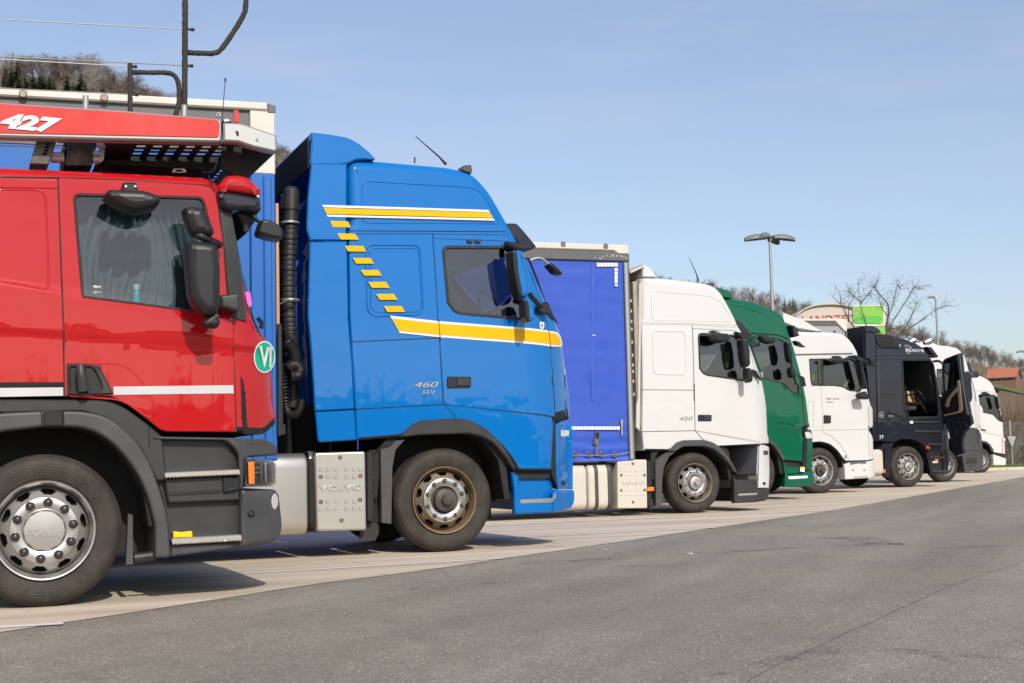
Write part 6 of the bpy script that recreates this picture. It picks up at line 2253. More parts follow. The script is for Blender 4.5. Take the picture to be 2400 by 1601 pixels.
link('trunk', tube_mesh([(0, 0, -.1), (.05, 0, 2), jp(690, 900), jp(690, 640)], [.17, .15, .12, .10], 10), 'twig_dark', tr_, 60)
limbs = [[(690, 640), (672, 480), (690, 320), (695, 180), (640, 100), (560, 10), (540, -30), (560, -60)], [(690, 330), (742, 180), (785, 0), (800, -60), (830, -10)], [(672, 480), (800, 280), (900, 120), (968, 0), (1000, -40), (1030, 0)],
         [(690, 620), (820, 500), (900, 420), (960, 300), (1000, 200), (1025, 125)], [(810, 505), (1000, 400), (1150, 290), (1260, 215), (1355, 178)], [(690, 640), (420, 560), (285, 405), (215, 290), (170, 190), (65, 85)],
         [(245, 340), (242, 200), (295, 85), (240, 20)], [(500, 580), (420, 330), (375, 160), (355, 0), (350, -80)], [(700, 450), (850, 420), (960, 330)], [(375, 160), (440, 80), (480, 40), (490, 90)], [(372, 130), (290, 60), (250, 30)], [(150, 170), (140, 20)], [(690, 300), (620, 200), (590, 100)]]
bi = 0
for L_ in limbs:
    dys = [rt_.uniform(-.8, .8)]
    pts = []
    for i, (x, y) in enumerate(L_):
        pts.append(jp(x, y, dys[0] * i / len(L_)))
    P = smooth_open(pts, 5)
    r0 = .045 if L_[0][1] >= 600 else .024
    link('limb', tube_mesh(P, [r0 * (1 - .85 * i / (len(P) - 1)) + .007 for i in range(len(P))], 6), 'twig_dark', tr_, 60)
    V, Fc = [], []

    def tw(p, d, ln, r, lev):
        q = p
        n = 4
        for i in range(n):
            d = (d + Vector((rt_.uniform(-1, 1), rt_.uniform(-1, 1), rt_.uniform(-1, .8) - (.25 if lev else .0))) * .28).normalized()
            q2 = q + d * ln / n
            o = d.orthogonal().normalized()
            o2 = d.cross(o)
            i0 = len(V)
            for p_, r_ in ((q, r * (1 - i / n * .6)), (q2, r * (1 - (i + 1) / n * .6))):
                for k in range(3):
                    an = 2.094 * k
                    V.append(p_ + (o * math.cos(an) + o2 * math.sin(an)) * r_)
            for k in range(3):
                l = (k + 1) % 3
                Fc.append((i0 + k, i0 + l, i0 + 3 + l, i0 + 3 + k))
            q = q2
            if lev == 0 and rt_.random() < .8:
                tw(q, (d + Vector((rt_.uniform(-1, 1), rt_.uniform(-1, 1), rt_.uniform(-1, .6)))).normalized(), ln * .45, r * .7, 1)
    for i in range(3, len(P)):
        for k in range(2):
            if rt_.random() < .75:
                d = (P[i] - P[i - 1]).normalized()
                sd = Vector((rt_.uniform(-1, 1), rt_.uniform(-1, 1), rt_.uniform(-.4, 1))).normalized()
                tw(P[i], (d * .6 + sd).normalized(), rt_.uniform(.3, .85), .008, 0)
    if V:
        tag(link('twigs', mesh(V, Fc), 'twig_dark', tr_, 0), kind='stuff')

# ------------------------------------------------------------------ shrubs, fence and sign at the right edge
SB = []
for s in (31, 32, 33):
    rg2 = random.Random(s)
    V, Fc = [], []
    for i in range(1300):
        a = rg2.uniform(0, 6.28)
        rr = rg2.random() ** .6 * 1.5
        b = Vector((math.cos(a) * rr * .6, math.sin(a) * rr * .6, rg2.uniform(-.3, 1.6)))
        h = rg2.uniform(.9, 2.6) * (1 - rr / 4)
        t = b + Vector((math.cos(a) * rr * .5 + rg2.uniform(-.9, .9), math.sin(a) * rr * .5 + rg2.uniform(-.9, .9), h))
        w_ = Vector((rg2.uniform(-1, 1), rg2.uniform(-1, 1), 0)).normalized() * .012
        m_ = b.lerp(t, .5) + Vector((rg2.uniform(-.2, .2), rg2.uniform(-.2, .2), 0))
        i0 = len(V)
        V.extend([b - w_, b + w_, m_ + w_, m_ - w_, t])
        Fc.extend([(i0, i0 + 1, i0 + 2, i0 + 3), (i0 + 3, i0 + 2, i0 + 4)])
    SB.append(mesh(V, Fc))
rg3 = random.Random(9)
for row, (dy, zz, sc) in enumerate(((7.5, 0, 1.0), (11, .5, 1.1), (15, 1.2, 1.15), (20, 2.0, 1.25), (26, 2.9, 1.3))):
    x = -13
    while x < 9:
        p = KP + NV * (dy + rg3.uniform(-1, 1)) + TV * x
        o = link('shrub', rg3.choice(SB), 'brush', None, 0)
        tag(o, 'leafless brown shrub on the bank behind the wire fence', 'shrub', 'brown shrubs behind the fence')
        s = sc * rg3.uniform(.8, 1.2)
        o.location = (p.x, p.y, zz * .8 + .05)
        o.scale = (s, s, s)
        o.rotation_euler = (0, 0, rg3.uniform(0, 6))
        x += 1.5 * rg3.uniform(.7, 1.3)
# bank under the shrubs
tag(link('bank', mesh([tuple(KP + NV * a - TV * 60 + Vector((0, 0, z))) for a, z in ((6, .09), (12, .6), (20, 1.7), (30, 3.4), (45, 3.4))] + [tuple(KP + NV * a + TV * 60 + Vector((0, 0, z))) for a, z in ((6, .09), (12, .6), (20, 1.7), (30, 3.4), (45, 3.4))], [(i, i + 1, i + 6, i + 5) for i in range(4)]), 'litter', None, 60), kind='structure')
fe = bpy.data.objects.new('wire_fence', None)
COL.objects.link(fe)
FO = KP + NV * 3.2
fe.location = (FO.x, FO.y, .1)
fe.rotation_euler = (0, 0, HEAD)
tag(fe, 'grey chain-link fence with steel posts along the lawn', 'fence')
fx = [i * 2.6 - 10.4 + .55 for i in range(9)]
for x in fx:
    link('post', tube_mesh([(x, 0, -.2), (x, 0, 2.05)], .045, 10), 'galv', fe, 60)
for z in (.05, 1.0, 1.95):
    link('tension_wire', tube_mesh([(fx[0], 0, z), (fx[-1], 0, z)], .006, 5), 'galv', fe, 60)
V, Fc = [], []
x = fx[0] - 2
while x < fx[-1]:
    for sgn in (1, -1):
        xa, xb = (x, x + 1.9) if sgn > 0 else (x + 1.9, x)
        za, zb_ = .05, 1.95
        if xb < fx[0] or xa < fx[0] or max(xa, xb) > fx[-1]:
            continue
        i0 = len(V)
        V.extend([(xa - .003, .003 * sgn, za), (xa + .003, .003 * sgn, za), (xb + .003, .003 * sgn, zb_), (xb - .003, .003 * sgn, zb_)])
        Fc.append((i0, i0 + 1, i0 + 2, i0 + 3))
    x += .09
wm = link('wire_mesh', mesh(V, Fc), 'galv', fe, 0)
tag(wm, kind='stuff')
sn_ = bpy.data.objects.new('road_sign', None)
COL.objects.link(sn_)
c0 = far(*cpx('Q', 770, 1150), (FO + TV * 0).y + 1)
sn_.location = (c0.x, c0.y, .1)
sn_.rotation_euler = (0, 0, HEAD - R_(12))
tag(sn_, 'pale triangular road sign behind the wire fence', 'sign')
dpx = c0.y / FPX
tri = [(-11.5 * dpx, c0.z - .1 + 14 * dpx, .03), (11.5 * dpx, c0.z - .1 + 14 * dpx, .03), (0, c0.z - .1 - 13 * dpx, .03)]
link('sign_plate', plate_mesh(rnd(tri), 0, .03, bev=.005), 'galv', sn_, 30)
link('sign_post', tube_mesh([(0, .05, -.2), (0, .05, c0.z)], .03, 8), 'galv', sn_, 60)

# grass blades on the lawn strip
V, Fc = [], []
rg4 = random.Random(3)
for i in range(26000):
    p = KP + NV * (rg4.random() ** 1.3 * 7 + .2) + TV * rg4.uniform(-13, 9)
    a = rg4.uniform(0, 6.28)
    h = rg4.uniform(.04, .14)
    w_ = Vector((math.cos(a), math.sin(a), 0)) * .012
    i0 = len(V)
    b = Vector((p.x, p.y, .09))
    V.extend([b - w_, b + w_, b + Vector((rg4.uniform(-.05, .05), rg4.uniform(-.05, .05), h))])
    Fc.append((i0, i0 + 1, i0 + 2))
tag(link('lawn_grass', mesh(V, Fc), 'grassblade', None, 0), 'short green grass on the strip beyond the kerb', 'grass', kind='stuff')

# wooded rise across the road, behind the viewer: it shows as a reflection in the paintwork
V, Fc = [], []
nx = 90
xs_ = [-160 + 4.6 * i for i in range(nx)]
for y, k in ((-58, 0), (-66, .35), (-74, .8), (-84, 1.0), (-110, 1.05)):
    for x in xs_:
        h = 7.0 + 1.3 * noise.noise(Vector((x * .03, 1, 0))) + 1.6 * noise.noise(Vector((x * .14, 5, 0))) + .8 * noise.noise(Vector((x * .5, 9, 0)))
        V.append((x, y, h * k - .1))
for j in range(4):
    for i in range(nx - 1):
        Fc.append((j * nx + i, (j + 1) * nx + i, (j + 1) * nx + i + 1, j * nx + i + 1))
tag(link('wooded_rise', mesh(V, Fc), 'needles_far', None, 180), kind='structure')
V, Fc = [], []
rg5 = random.Random(12)
for i in range(46):
    m_ = rg5.choice(CF)
    x, y = rg5.uniform(-60, 150), -rg5.uniform(72, 95)
    s = rg5.uniform(.14, .3)
    b = len(V)
    for v_ in m_[1].vertices:
        V.append((x + v_.co.x * s, y + v_.co.y * s, v_.co.z * s + 5.6))
    for f in m_[1].polygons:
        Fc.append(tuple(b + q for q in f.vertices))
tag(link('roadside_wood', mesh(V, Fc), 'needles_far', None, 0), 'dark wood across the road mirrored in the truck paint', 'wood', kind='stuff')

# ------------------------------------------------------------------ litter and marks on the asphalt
def stain_mat():
    m, t, b = nodes('stain')
    n = add_noise(t, 2.2, 7, .75)
    n2 = add_noise(t, 38, 4, .7)
    ad = t.nodes.new('ShaderNodeMath'); ad.operation = 'MULTIPLY'
    t.links.new(n.outputs['Fac'], ad.inputs[0]); t.links.new(n2.outputs['Fac'], ad.inputs[1])
    f = ramp(t, ad.outputs[0], .22, (0, 0, 0), .36, (.42, .42, .42))
    setp(b, Base_Color=(.055, .053, .05, 1), Roughness=.8)
    t.links.new(f.outputs['Color'], b.inputs['Alpha'])
    MATS['stain'] = m


stain_mat()


def blot(c, pts, wpx, z=.0):
    P = [gnd(*cpx(c, x, y)) for x, y in pts]
    P = smooth_open(P, 6)
    V, Fc = [], []
    n = len(P)
    for i, p in enumerate(P):
        d = (P[min(i + 1, n - 1)] - P[max(i - 1, 0)]).normalized()
        o = Vector((-d.y, d.x, 0)) * wpx * math.sin(math.pi * (i + .35) / (n - .3)) ** .6
        o *= 1 + .3 * noise.noise(p * 3)
        V += [(p.x - o.x, p.y - o.y, z), (p.x + o.x, p.y + o.y, z)]
    Fc = [(2 * i, 2 * i + 1, 2 * i + 3, 2 * i + 2) for i in range(n - 1)]
    tag(link('asphalt_stain', mesh(V, Fc), 'stain', None, 0), kind='structure')


for c, pts, wd in (('M', [(480, 268), (620, 262), (760, 252), (880, 247)], .16), ('M', [(820, 284), (950, 276), (1150, 270)], .12), ('M', [(1040, 232), (1200, 226), (1420, 214), (1560, 205)], .13), ('M', [(1590, 178), (1720, 172), (1850, 196), (1900, 193)], .22),
                   ('M', [(1640, 205), (1800, 196), (1880, 192)], .2), ('M', [(2060, 120), (2170, 116)], .25), ('L', [(1180, 428), (1330, 412), (1450, 405), (1560, 418)], .06), ('M', [(1200, 680), (1600, 592), (1800, 582), (2351, 620)], .10), ('M', [(2000, 212), (2351, 200)], .12)):
    blot(c, pts, wd, -.0022)
# long crack sealed with tar
P = [gnd(*cpx('M', x, y)) for x, y in ((1330, 700), (1440, 640), (1560, 585), (1700, 520), (1800, 478), (1910, 425), (2060, 358), (2200, 305), (2351, 262), (2500, 215))]
P = smooth_open(P, 10)
V, Fc = [], []
for i, p in enumerate(P):
    j = noise.noise(p * 5) * .025
    o = .003 + .005 * abs(noise.noise(p * 9))
    V += [(p.x - o + j, p.y + j, -.002), (p.x + o + j, p.y + j + .004, -.002)]
Fc = [(2 * i, 2 * i + 1, 2 * i + 3, 2 * i + 2) for i in range(len(P) - 1)]
tag(link('asphalt_crack', mesh(V, Fc), 'stain_dark', None, 0), kind='structure')
plain('leaf_yellow', (.62, .45, .16), .7, 0, .3, 20)
plain('leaf_red', (.6, .12, .1), .7, 0, .3, 20)
plain('paper', (.72, .68, .6), .7, 0, .2, 20)
lm = []
for k in range(3):
    n = 7
    rg6 = random.Random(k + 50)
    ring = [(math.cos(2 * math.pi * i / n) * rg6.uniform(.6, 1.1), math.sin(2 * math.pi * i / n) * rg6.uniform(.35, .7), rg6.uniform(0, .35)) for i in range(n)]
    lm.append(mesh([(0, 0, .12)] + ring, [(0, 1 + i, 1 + (i + 1) % n) for i in range(n)]))
for i, (c, x, y, s, mt, lab) in enumerate((('L', 175, 477, .022, 'leaf_yellow', 'orange scrap on the concrete below the red truck wheel'), ('L', 2120, 497, .024, 'paper', 'whitish crumpled scrap on the asphalt in front of the red truck'), ('L', 2235, 510, .018, 'leaf_yellow', 'orange scrap on the asphalt right of the whitish scrap'),
        ('M', 825, 250, .035, 'paper', 'pale scrap on the asphalt by the dark streak'), ('M', 1125, 235, .045, 'leaf_red', 'flat red scrap on the asphalt'), ('M', 815, 218, .035, 'leaf_red', 'small red scrap near the concrete edge'), ('M', 1160, 162, .04, 'leaf_red', 'faint red scrap near the concrete edge further back'),
        ('M', 2045, 52, .05, 'leaf_yellow', 'yellow leaf on the asphalt before the dark truck'), ('I', 1060, 1242, .05, 'leaf_yellow', 'brownish leaf on the asphalt before the third white cab'), ('M', 1540, 292, .025, 'leaf_yellow', 'tiny yellow leaf in the middle of the asphalt'), ('I', 1780, 1068, .05, 'leaf_yellow', 'small leaf at the asphalt edge before the grey-white cab'))):
    o = link('scrap', lm[i % 3], mt, None, 0)
    p = gnd(*cpx(c, x, y))
    o.location = (p.x, p.y, .001)
    o.scale = (s, s, s)
    o.rotation_euler = (0, 0, i * 1.3)
    tag(o, lab, 'litter', 'scraps on the ground')
# ------------------------------------------------------------------ trucks further down the row
def cab(rig, prof, win, mats, zw, rad_top=.1, top=3.0, grid=.14, seat=True, arch_u=(-.75, .75), extra_holes=()):
    def groups(u, v, z, nu):
        if nu.y < -.5 or (nu.x < -.3 and z < 1.55 and arch_u[0] < u < arch_u[1] + .3):
            return 'underbody'
        if nu.x > .3 and zw[0] < z < zw[1] and .16 < v < rig.W - .16:
            return 'windscreen'
        return 'cab_body'

    def rad(u, z):
        return rad_top if z > top else (.03 if z < 1.2 else .09)
    return rig.shell(prof, rad, groups, mats, holes=[win] + list(extra_holes), grid=grid, K=4)


def glazing(rig, win, frame=.02, gmat='glass_dark', parent=None):
    fi = [(p.x, p.y) for p in inset(ccw(rnd(win)), frame)]
    rig.plate('window_frame', win, 'rubber', -.012, .03, [fi], parent=parent)
    gl = [(p.x, p.y) for p in inset(ccw(rnd(win)), frame * .7)]
    rig.plate('door_window', gl, gmat, .012, .004, bev=0, back=False, parent=parent)
    rig.plate('far_window', gl, gmat, rig.W - .01, .004, bev=0, back=False)


def inside(rig, u0, z0, ub):
    seats(rig, u0 - .12, z0 - .62)
    steering(rig, u0 + .35, z0 + .12)
    rig.plate('dashboard', [(u0 + .45, z0 - .5), (u0 + .46, z0 + .0, .1), (u0 + .62, z0 + .08, .1), (u0 + .75, z0 - .02, .05), (u0 + .8, z0 - .5)], 'seatgrey', .2, 2.1, bev=.03, warp=False)
    rig.plate('cab_back_wall', [(ub, z0 - .6), (ub + .05, z0 - .6), (ub + .05, z0 + 1.3), (ub, z0 + 1.3)], 'seatgrey', .1, 2.3, warp=False)


def mir(rig, name, c, pts, v=-.3, th=.16, bev=.045):
    return rig.plate(name, rig.P(c, pts, v), 'mirror_housing', v - .03, th, bev=bev, warp=False, smooth=60)


# ---- green
GR = Rig('truck_tractor', 1765, 1174, 'dark green truck cab between two white cabs', 'truck')
GR.warp = front_warp(GR.at(1868, 900).x, .4, .13, 2.0, .02)
prof = (GR.P('X', [(1672, 1085), (1672, 705, 6)]) + GR.P('H', [(150, 358), (240, 362), (380, 375), (540, 410), (700, 465), (850, 530), (925, 572, 20), (962, 622), (1010, 750), (1060, 900), (1110, 1050), (1160, 1250), (1205, 1420)]) +
        GR.P('I', [(262, 95), (292, 210), (325, 495, 12), (262, 520, 8), (248, 825, 8), (66, 808)]) + GR.P('G', [(1955, 690), (1918, 612, 20), (1875, 552, 20), (1830, 522), (1700, 505, 60), (1600, 545, 60), (1545, 640)]))
win = GR.P('H', [(462, 1000, 20), (520, 935, 30), (880, 925), (1000, 985, 40), (1070, 1300), (1130, 1567)]) + GR.P('I', [(216, 80), (216, 180), (150, 166, 20), (95, 110, 20), (50, 76)]) + GR.P('H', [(650, 1492, 20)])
cab(GR, prof, win, dict(cab_body='green', underbody='underside', windscreen='glass_dark'), (GR.at(1885, 890).y, GR.at(1862, 780).y))
glazing(GR, win, .02, 'glass')
ub_ = GR.at(1676, 900).x
inside(GR, *GR.at(*cpx('H', 850, 1500)), ub_)
GR.plate('roof_spoiler', GR.P('H', [(-40, 215), (10, 205), (60, 215), (170, 250, 20), (215, 290, 10), (236, 355, 4), (100, 345), (-40, 330)]), 'green', .0, 2.5, bev=.02)
GR.seam('H', [(300, 860), (510, 850), (860, 875), (1000, 930)], r=.012); GR.seam('I', [(120, -40), (225, 20), (270, 500)], r=.008); GR.seam('I', [(-10, 440), (180, 475), (260, 495)], r=.007); GR.seam('I', [(-10, 500), (250, 550)], r=.004)
GR.seam('H', [(220, 455), (400, 490), (600, 560), (760, 640)], r=.006, mat='green', name='pressed_edge')
GR.plate('arch_trim', GR.P('G', [(1700, 480, 60), (1835, 490, 30), (1890, 535, 30), (1935, 600, 20), (1972, 678), (1950, 680), (1910, 610, 20), (1870, 552, 30), (1830, 520, 20), (1700, 505, 60), (1600, 560, 60), (1540, 650), (1515, 640), (1580, 530, 60)]), 'greyplastic', -.02, .12, bev=.012)
GR.plate('corner_panel', GR.P('I', [(282, 505, 6), (330, 515, 10), (346, 560, 10), (342, 830), (345, 910), (285, 905)]), 'green', .0, 2.5, bev=.02)
GR.plate('corner_gap', GR.P('I', [(255, 515), (290, 500), (292, 700), (285, 900), (240, 900), (258, 700)]), 'black', -.006, .1, bev=.004)
GR.plate('headlight', GR.P('I', [(268, 540, 8), (300, 535), (346, 560, 10), (348, 598, 10), (280, 600, 6)]), 'lens', -.02, .12, bev=.012)
GR.plate('step_recess', GR.P('I', [(75, 815), (292, 840), (292, 960), (90, 960)]), 'black', .05, .05, bev=0)
GR.plate('step_panel', GR.P('I', [(60, 812), (80, 835, 6), (105, 945, 6), (245, 935), (290, 912), (352, 912, 10), (357, 985, 12), (346, 1052, 10), (76, 1058), (82, 950)]), 'green', -.005, .12, bev=.012)
GR.plate('recess_cover', GR.P('I', [(75, 862, 8), (222, 868), (222, 930), (92, 938)]), 'green', .02, .05, bev=.01)
GR.plate('step_tread', GR.P('I', [(102, 960, 4), (292, 952, 4), (292, 976, 4), (115, 988, 8)]), 'decalwhite', -.02, .1, bev=.006)
GR.plate('warning_label', GR.P('I', [(222, 870), (264, 872), (264, 916), (222, 914)]), 'decalwhite', -.014, .02, bev=.0)
GR.plate('label_top', GR.P('I', [(222, 868), (264, 870), (264, 884), (222, 882)]), 'yellowplastic', -.016, .02, bev=.0)
GR.plate('towing_hole', GR.P('I', [(296, 880, 4), (308, 880, 4), (308, 894, 4), (296, 894, 4)]), 'black', -.012, .02, bev=.002)
GR.plate('far_bumper', GR.P('I', [(285, 912), (350, 915), (346, 1050), (285, 1052)]), 'green', .12, 2.3, bev=.01)
GR.plate('pillar_trim', GR.P('H', [(1150, 1440), (1235, 1470, 10), (1262, 1600), (1200, 1600)]), 'black', -.01, .05, bev=.005)
GR.plate('visor_lamp', GR.P('H', [(1038, 738, 8), (1096, 745, 10), (1160, 888, 10), (1086, 910, 10)]), 'visordark', -.0, .3, bev=.03, warp=False)
GR.plate('sun_visor', GR.P('H', [(1070, 780), (1110, 800), (1140, 880), (1080, 900)]), 'visordark', .3, 2.1, bev=.02)
mir(GR, 'kerb_mirror', 'H', [(605, 880, 10), (650, 868, 15), (720, 885, 10), (770, 925, 10), (815, 905, 10), (826, 985, 10), (745, 1002, 10), (650, 965, 15)])
GR.tube('mirror_arm', [GR.p3('H', 450, 980, -.1), GR.p3('H', 510, 915, -.2), GR.p3('H', 580, 900, -.25), GR.p3('H', 640, 930, -.25)], .015, 'black', 6, sm=4)
mir(GR, 'side_mirror', 'H', [(988, 975, 10), (1030, 975, 15), (1072, 1150, 10), (1055, 1270, 10), (1018, 1230), (1000, 1100)], -.3)
mir(GR, 'wide_angle_mirror', 'H', [(1042, 1335, 12), (1080, 1318, 15), (1118, 1400, 15), (1105, 1482, 10), (1062, 1475, 10), (1040, 1400)], -.3)
mir(GR, 'front_mirror', 'H', [(1100, 955, 8), (1165, 975, 15), (1240, 1050, 4), (1135, 1018, 15)], .1, .14, .02)
GR.tube('antenna', [GR.p3('H', 505, 390, .4), GR.p3('H', 500, 350, .4), GR.p3('H', 446, 228, .4)], [.016, .01, .005], 'black', 6)
GR.plate('roof_aerial', GR.P('H', [(358, 370), (362, 332, 6), (382, 340, 6), (398, 372)]), 'black', .6, .06, bev=.01, warp=False)
cw = GR.at(1763, 1108, .05)
wheel(GR, cw.x, cw.y, cw.y, .05, 'silver')
wheel(GR, cw.x, cw.y, cw.y, 2.45, 'silver').rotation_euler = (0, 0, math.pi)
chassis(GR, -5.6, .9)
tank(GR, -2.6, -.8, .35, 1.0, 'alu', .05)

# ---- white with grey roof rail (third white cab)
MN = Rig('truck_tractor', 1922, 1157, 'white truck cab with dark roof line beside the green cab', 'truck')
MN.warp = front_warp(MN.at(2015, 950).x, .35, .10, 2.2, .02)
prof = (MN.P('X', [(1846, 1100), (1848, 783, 8)]) + MN.P('H', [(1100, 815), (1480, 825), (1700, 838, 30), (1800, 862, 40), (1880, 920, 40), (1950, 1010, 30), (2000, 1110), (2025, 1190)]) +
        MN.P('J', [(385, 800), (420, 960), (460, 1120), (485, 1240), (510, 1340)]) + MN.P('I', [(912, 310), (914, 490, 8), (884, 512, 6), (920, 570, 8), (926, 800, 6), (870, 816, 4), (655, 822), (625, 790), (575, 720, 25), (505, 660, 30), (420, 637, 30), (335, 645, 30), (265, 690, 30), (215, 770), (200, 860)]))
win = MN.P('H', [(1302, 1212, 20), (1880, 1203, 20), (1952, 1240, 20), (2000, 1420), (2035, 1567)]) + MN.P('I', [(806, 60), (808, 140, 8), (785, 154, 10), (690, 148, 20), (630, 112, 20), (560, 100), (332, 98, 12), (320, 30)])
cab(MN, prof, win, dict(cab_body='white', underbody='underside', windscreen='glass_dark'), (MN.at(2035, 890).y, MN.at(2016, 845).y))
glazing(MN, win, .025)
MN.plate('window_divider', MN.P('H', [(1436, 1208), (1496, 1208), (1512, 1567)]) + MN.P('I', [(452, 97), (412, 97)]), 'rubber', -.016, .05, bev=.004)
MN.seam('H', [(1428, 1205), (1440, 1400), (1452, 1567)], mat='seamsoft', v=-.02); MN.seam('I', [(412, -50), (425, 100), (442, 515)], mat='seamsoft', r=.006)
inside(MN, *MN.at(*cpx('H', 1800, 1567)), MN.at(1852, 900).x)
MN.plate('roof_spoiler', MN.P('H', [(940, 552), (965, 566), (1250, 680), (1495, 826), (1400, 824), (1160, 784), (1100, 760), (940, 690)]), 'white', .0, 2.5, bev=.015)
MN.plate('spoiler_gap', MN.P('H', [(1150, 778), (1400, 822), (1160, 815)]), 'trailgrey', .02, 2.4, bev=0)
MN.plate('roof_rail', MN.P('H', [(900, 1146), (1160, 1143), (1922, 1128), (1920, 1148), (1160, 1164), (900, 1166)]), 'trailgrey', -.012, .02, bev=.004)
MN.seam('I', [(345, 523), (600, 517), (880, 511)], mat='seamsoft', r=.006); MN.seam('I', [(440, 540), (520, 575), (600, 650), (660, 740), (692, 815)], mat='seamsoft', r=.006)
MN.seam('I', [(868, 300), (876, 420), (880, 510)], mat='rearpanel', r=.006); MN.seam('I', [(872, 520), (880, 800)], mat='seamsoft', r=.006)
MN.ring('pressed_edge', MN.P('I', [(300, 245, 10), (352, 245, 10), (352, 490, 10), (300, 490, 10)]), .006, 'seamsoft', .002)
MN.plate('front_deflector', MN.P('I', [(872, 292, 6), (905, 297, 8), (914, 330), (914, 488, 10), (884, 500, 6)]), 'white', -.02, .06, bev=.015)
MN.plate('door_handle', MN.P('I', [(445, 378, 6), (514, 380, 8), (514, 452, 8), (447, 457, 6)]), 'black', -.02, .02, bev=.006)
MN.plate('handle_pull', MN.P('I', [(478, 385, 3), (506, 386, 3), (506, 446, 3), (480, 446, 3)]), 'blackplastic', -.032, .016, bev=.004)
MN.text('model_number', 'TGX 18.440', 'I', 470, 228, 14, 'galv', wpx=125, bold=.001)
MN.plate('small_badge', MN.P('I', [(470, 250), (540, 248), (540, 256), (470, 258)]), 'galv', -.008, .004, bev=0)
MN.plate('fuel_badge', MN.P('I', [(646, 758, 6), (666, 758, 6), (666, 790, 6), (646, 790, 6)]), 'rimdirty', -.006, .01, bev=.003)
MN.plate('bumper', MN.P('I', [(642, 848, 4), (700, 822), (880, 816), (926, 800), (933, 955, 10), (880, 975), (652, 988)]), 'white', -.008, 2.5, bev=.02)
MN.plate('bumper_slot', MN.P('I', [(690, 822), (850, 818), (850, 838), (800, 842), (790, 835), (700, 850)]), 'trailgrey', -.012, .02, bev=.003)
MN.plate('bumper_step', MN.P('I', [(728, 958, 3), (862, 950, 3), (862, 972, 3), (730, 978, 3)]), 'seamsoft', -.014, .03, bev=.004)
for x in (725, 830):
    MN.plate('bumper_hole', MN.P('I', [(x - 6, 892, 4), (x + 6, 892, 4), (x + 6, 908, 4), (x - 6, 908, 4)]), 'black', -.012, .02, bev=.002)
mir(MN, 'kerb_mirror', 'H', [(1570, 1225, 20), (1660, 1200, 15), (1780, 1210, 20), (1855, 1228, 15), (1835, 1268, 15), (1690, 1284, 20), (1640, 1255)], -.25)
MN.plate('mirror_bracket', MN.P('H', [(1662, 1170, 6), (1740, 1172, 8), (1770, 1205, 6), (1665, 1205, 4)], -.1), 'mirror_housing', -.12, .12, bev=.01, warp=False)
MN.plate('mirror_bracket', MN.P('H', [(1855, 1172, 8), (1960, 1158, 10), (2010, 1180), (2090, 1225), (2150, 1235), (2145, 1260), (2060, 1255), (1940, 1195)], -.1), 'mirror_housing', -.12, .1, bev=.012, warp=False)
mir(MN, 'side_mirror', 'J', [(352, 790, 8), (380, 785, 8), (425, 960), (458, 1110, 8), (440, 1138, 6), (418, 1110), (385, 960)], -.28)
mir(MN, 'wide_angle_mirror', 'J', [(352, 1200, 10), (400, 1180, 10), (440, 1160, 10), (478, 1235, 10), (462, 1256, 8), (372, 1250, 10)], -.28)
mir(MN, 'front_mirror', 'J', [(460, 775, 8), (520, 772, 12), (562, 858, 10), (552, 882, 8), (494, 862, 10)], -.1, .12, .03)
MN.plate('safety_vest', MN.P('H', [(1350, 1432), (1400, 1438), (1398, 1530), (1356, 1520)], .2), 'limecloth', .2, .03, warp=False)
MN.tube('bottle', [MN.p3('I', 642, 112, .15), MN.p3('I', 668, 70, .15), MN.p3('I', 682, 42, .15)], [.035, .03, .015], 'limecloth', 8)
cw = MN.at(*cpx('I', 415, 903), .05)
wheel(MN, cw.x, cw.y, cw.y, .05, 'chrome', rot=.2)
wheel(MN, cw.x, cw.y, cw.y, 2.45, 'chrome').rotation_euler = (0, 0, math.pi)
chassis(MN, -5.6, .8)
tank(MN, -2.6, -.8, .35, 1.0, 'alu', .05)

plain('beige_light', (.62, .47, .30), .7, 0, .2, 8, (.4, .3, .18))
# ---- dark, door open
DK = Rig('truck_tractor', 2128, 1142, 'dark navy truck cab with its door standing open and BRUNOTIR lettering', 'truck')
DK.warp = front_warp(DK.at(2200, 950).x, .3, .10, 2.4, .02)
prof = (DK.P('I', [(965, 618), (952, 440)]) + DK.P('J', [(565, 1500), (552, 800), (552, 680), (548, 500, 6), (750, 520), (900, 556), (1030, 608), (1110, 660, 20), (1175, 735, 20), (1225, 830), (1262, 980), (1300, 1200), (1330, 1400)]) +
        DK.P('I', [(1600, 300), (1640, 480, 8), (1650, 700), (1600, 740), (1450, 720), (1410, 665), (1345, 625, 20), (1270, 602, 20), (1185, 602, 20), (1115, 632, 15), (1020, 622)]))
op = DK.P('J', [(852, 802, 20), (1182, 802, 30), (1212, 870), (1250, 1100), (1282, 1400), (1272, 1462, 15), (930, 1482, 15), (892, 1400), (868, 1100)])
cab(DK, prof, op, dict(cab_body='navy', underbody='underside', windscreen='glass_dark'), (DK.at(2205, 930).y, DK.at(2185, 840).y), top=3.1)
DK.plate('door_frame', [(p.x, p.y) for p in inset(ccw(rnd(op)), -.03)], 'black', -.012, .06, [[(p.x, p.y) for p in inset(ccw(rnd(op)), .025)]], bev=.008)
ub_ = DK.at(2058, 900).x
u0, z0 = DK.at(*cpx('J', 1080, 1430))
DK.plate('cab_back_wall', [(ub_, z0 - .3), (ub_ + .05, z0 - .3), (ub_ + .05, z0 + 1.7), (ub_, z0 + 1.7)], 'seatdark', .1, 2.3, warp=False)
DK.plate('cab_floor', [(ub_, z0 - .1), (u0 + .9, z0 - .1), (u0 + .9, z0 - .05), (ub_, z0 - .05)], 'seatdark', .05, 2.4, warp=False)
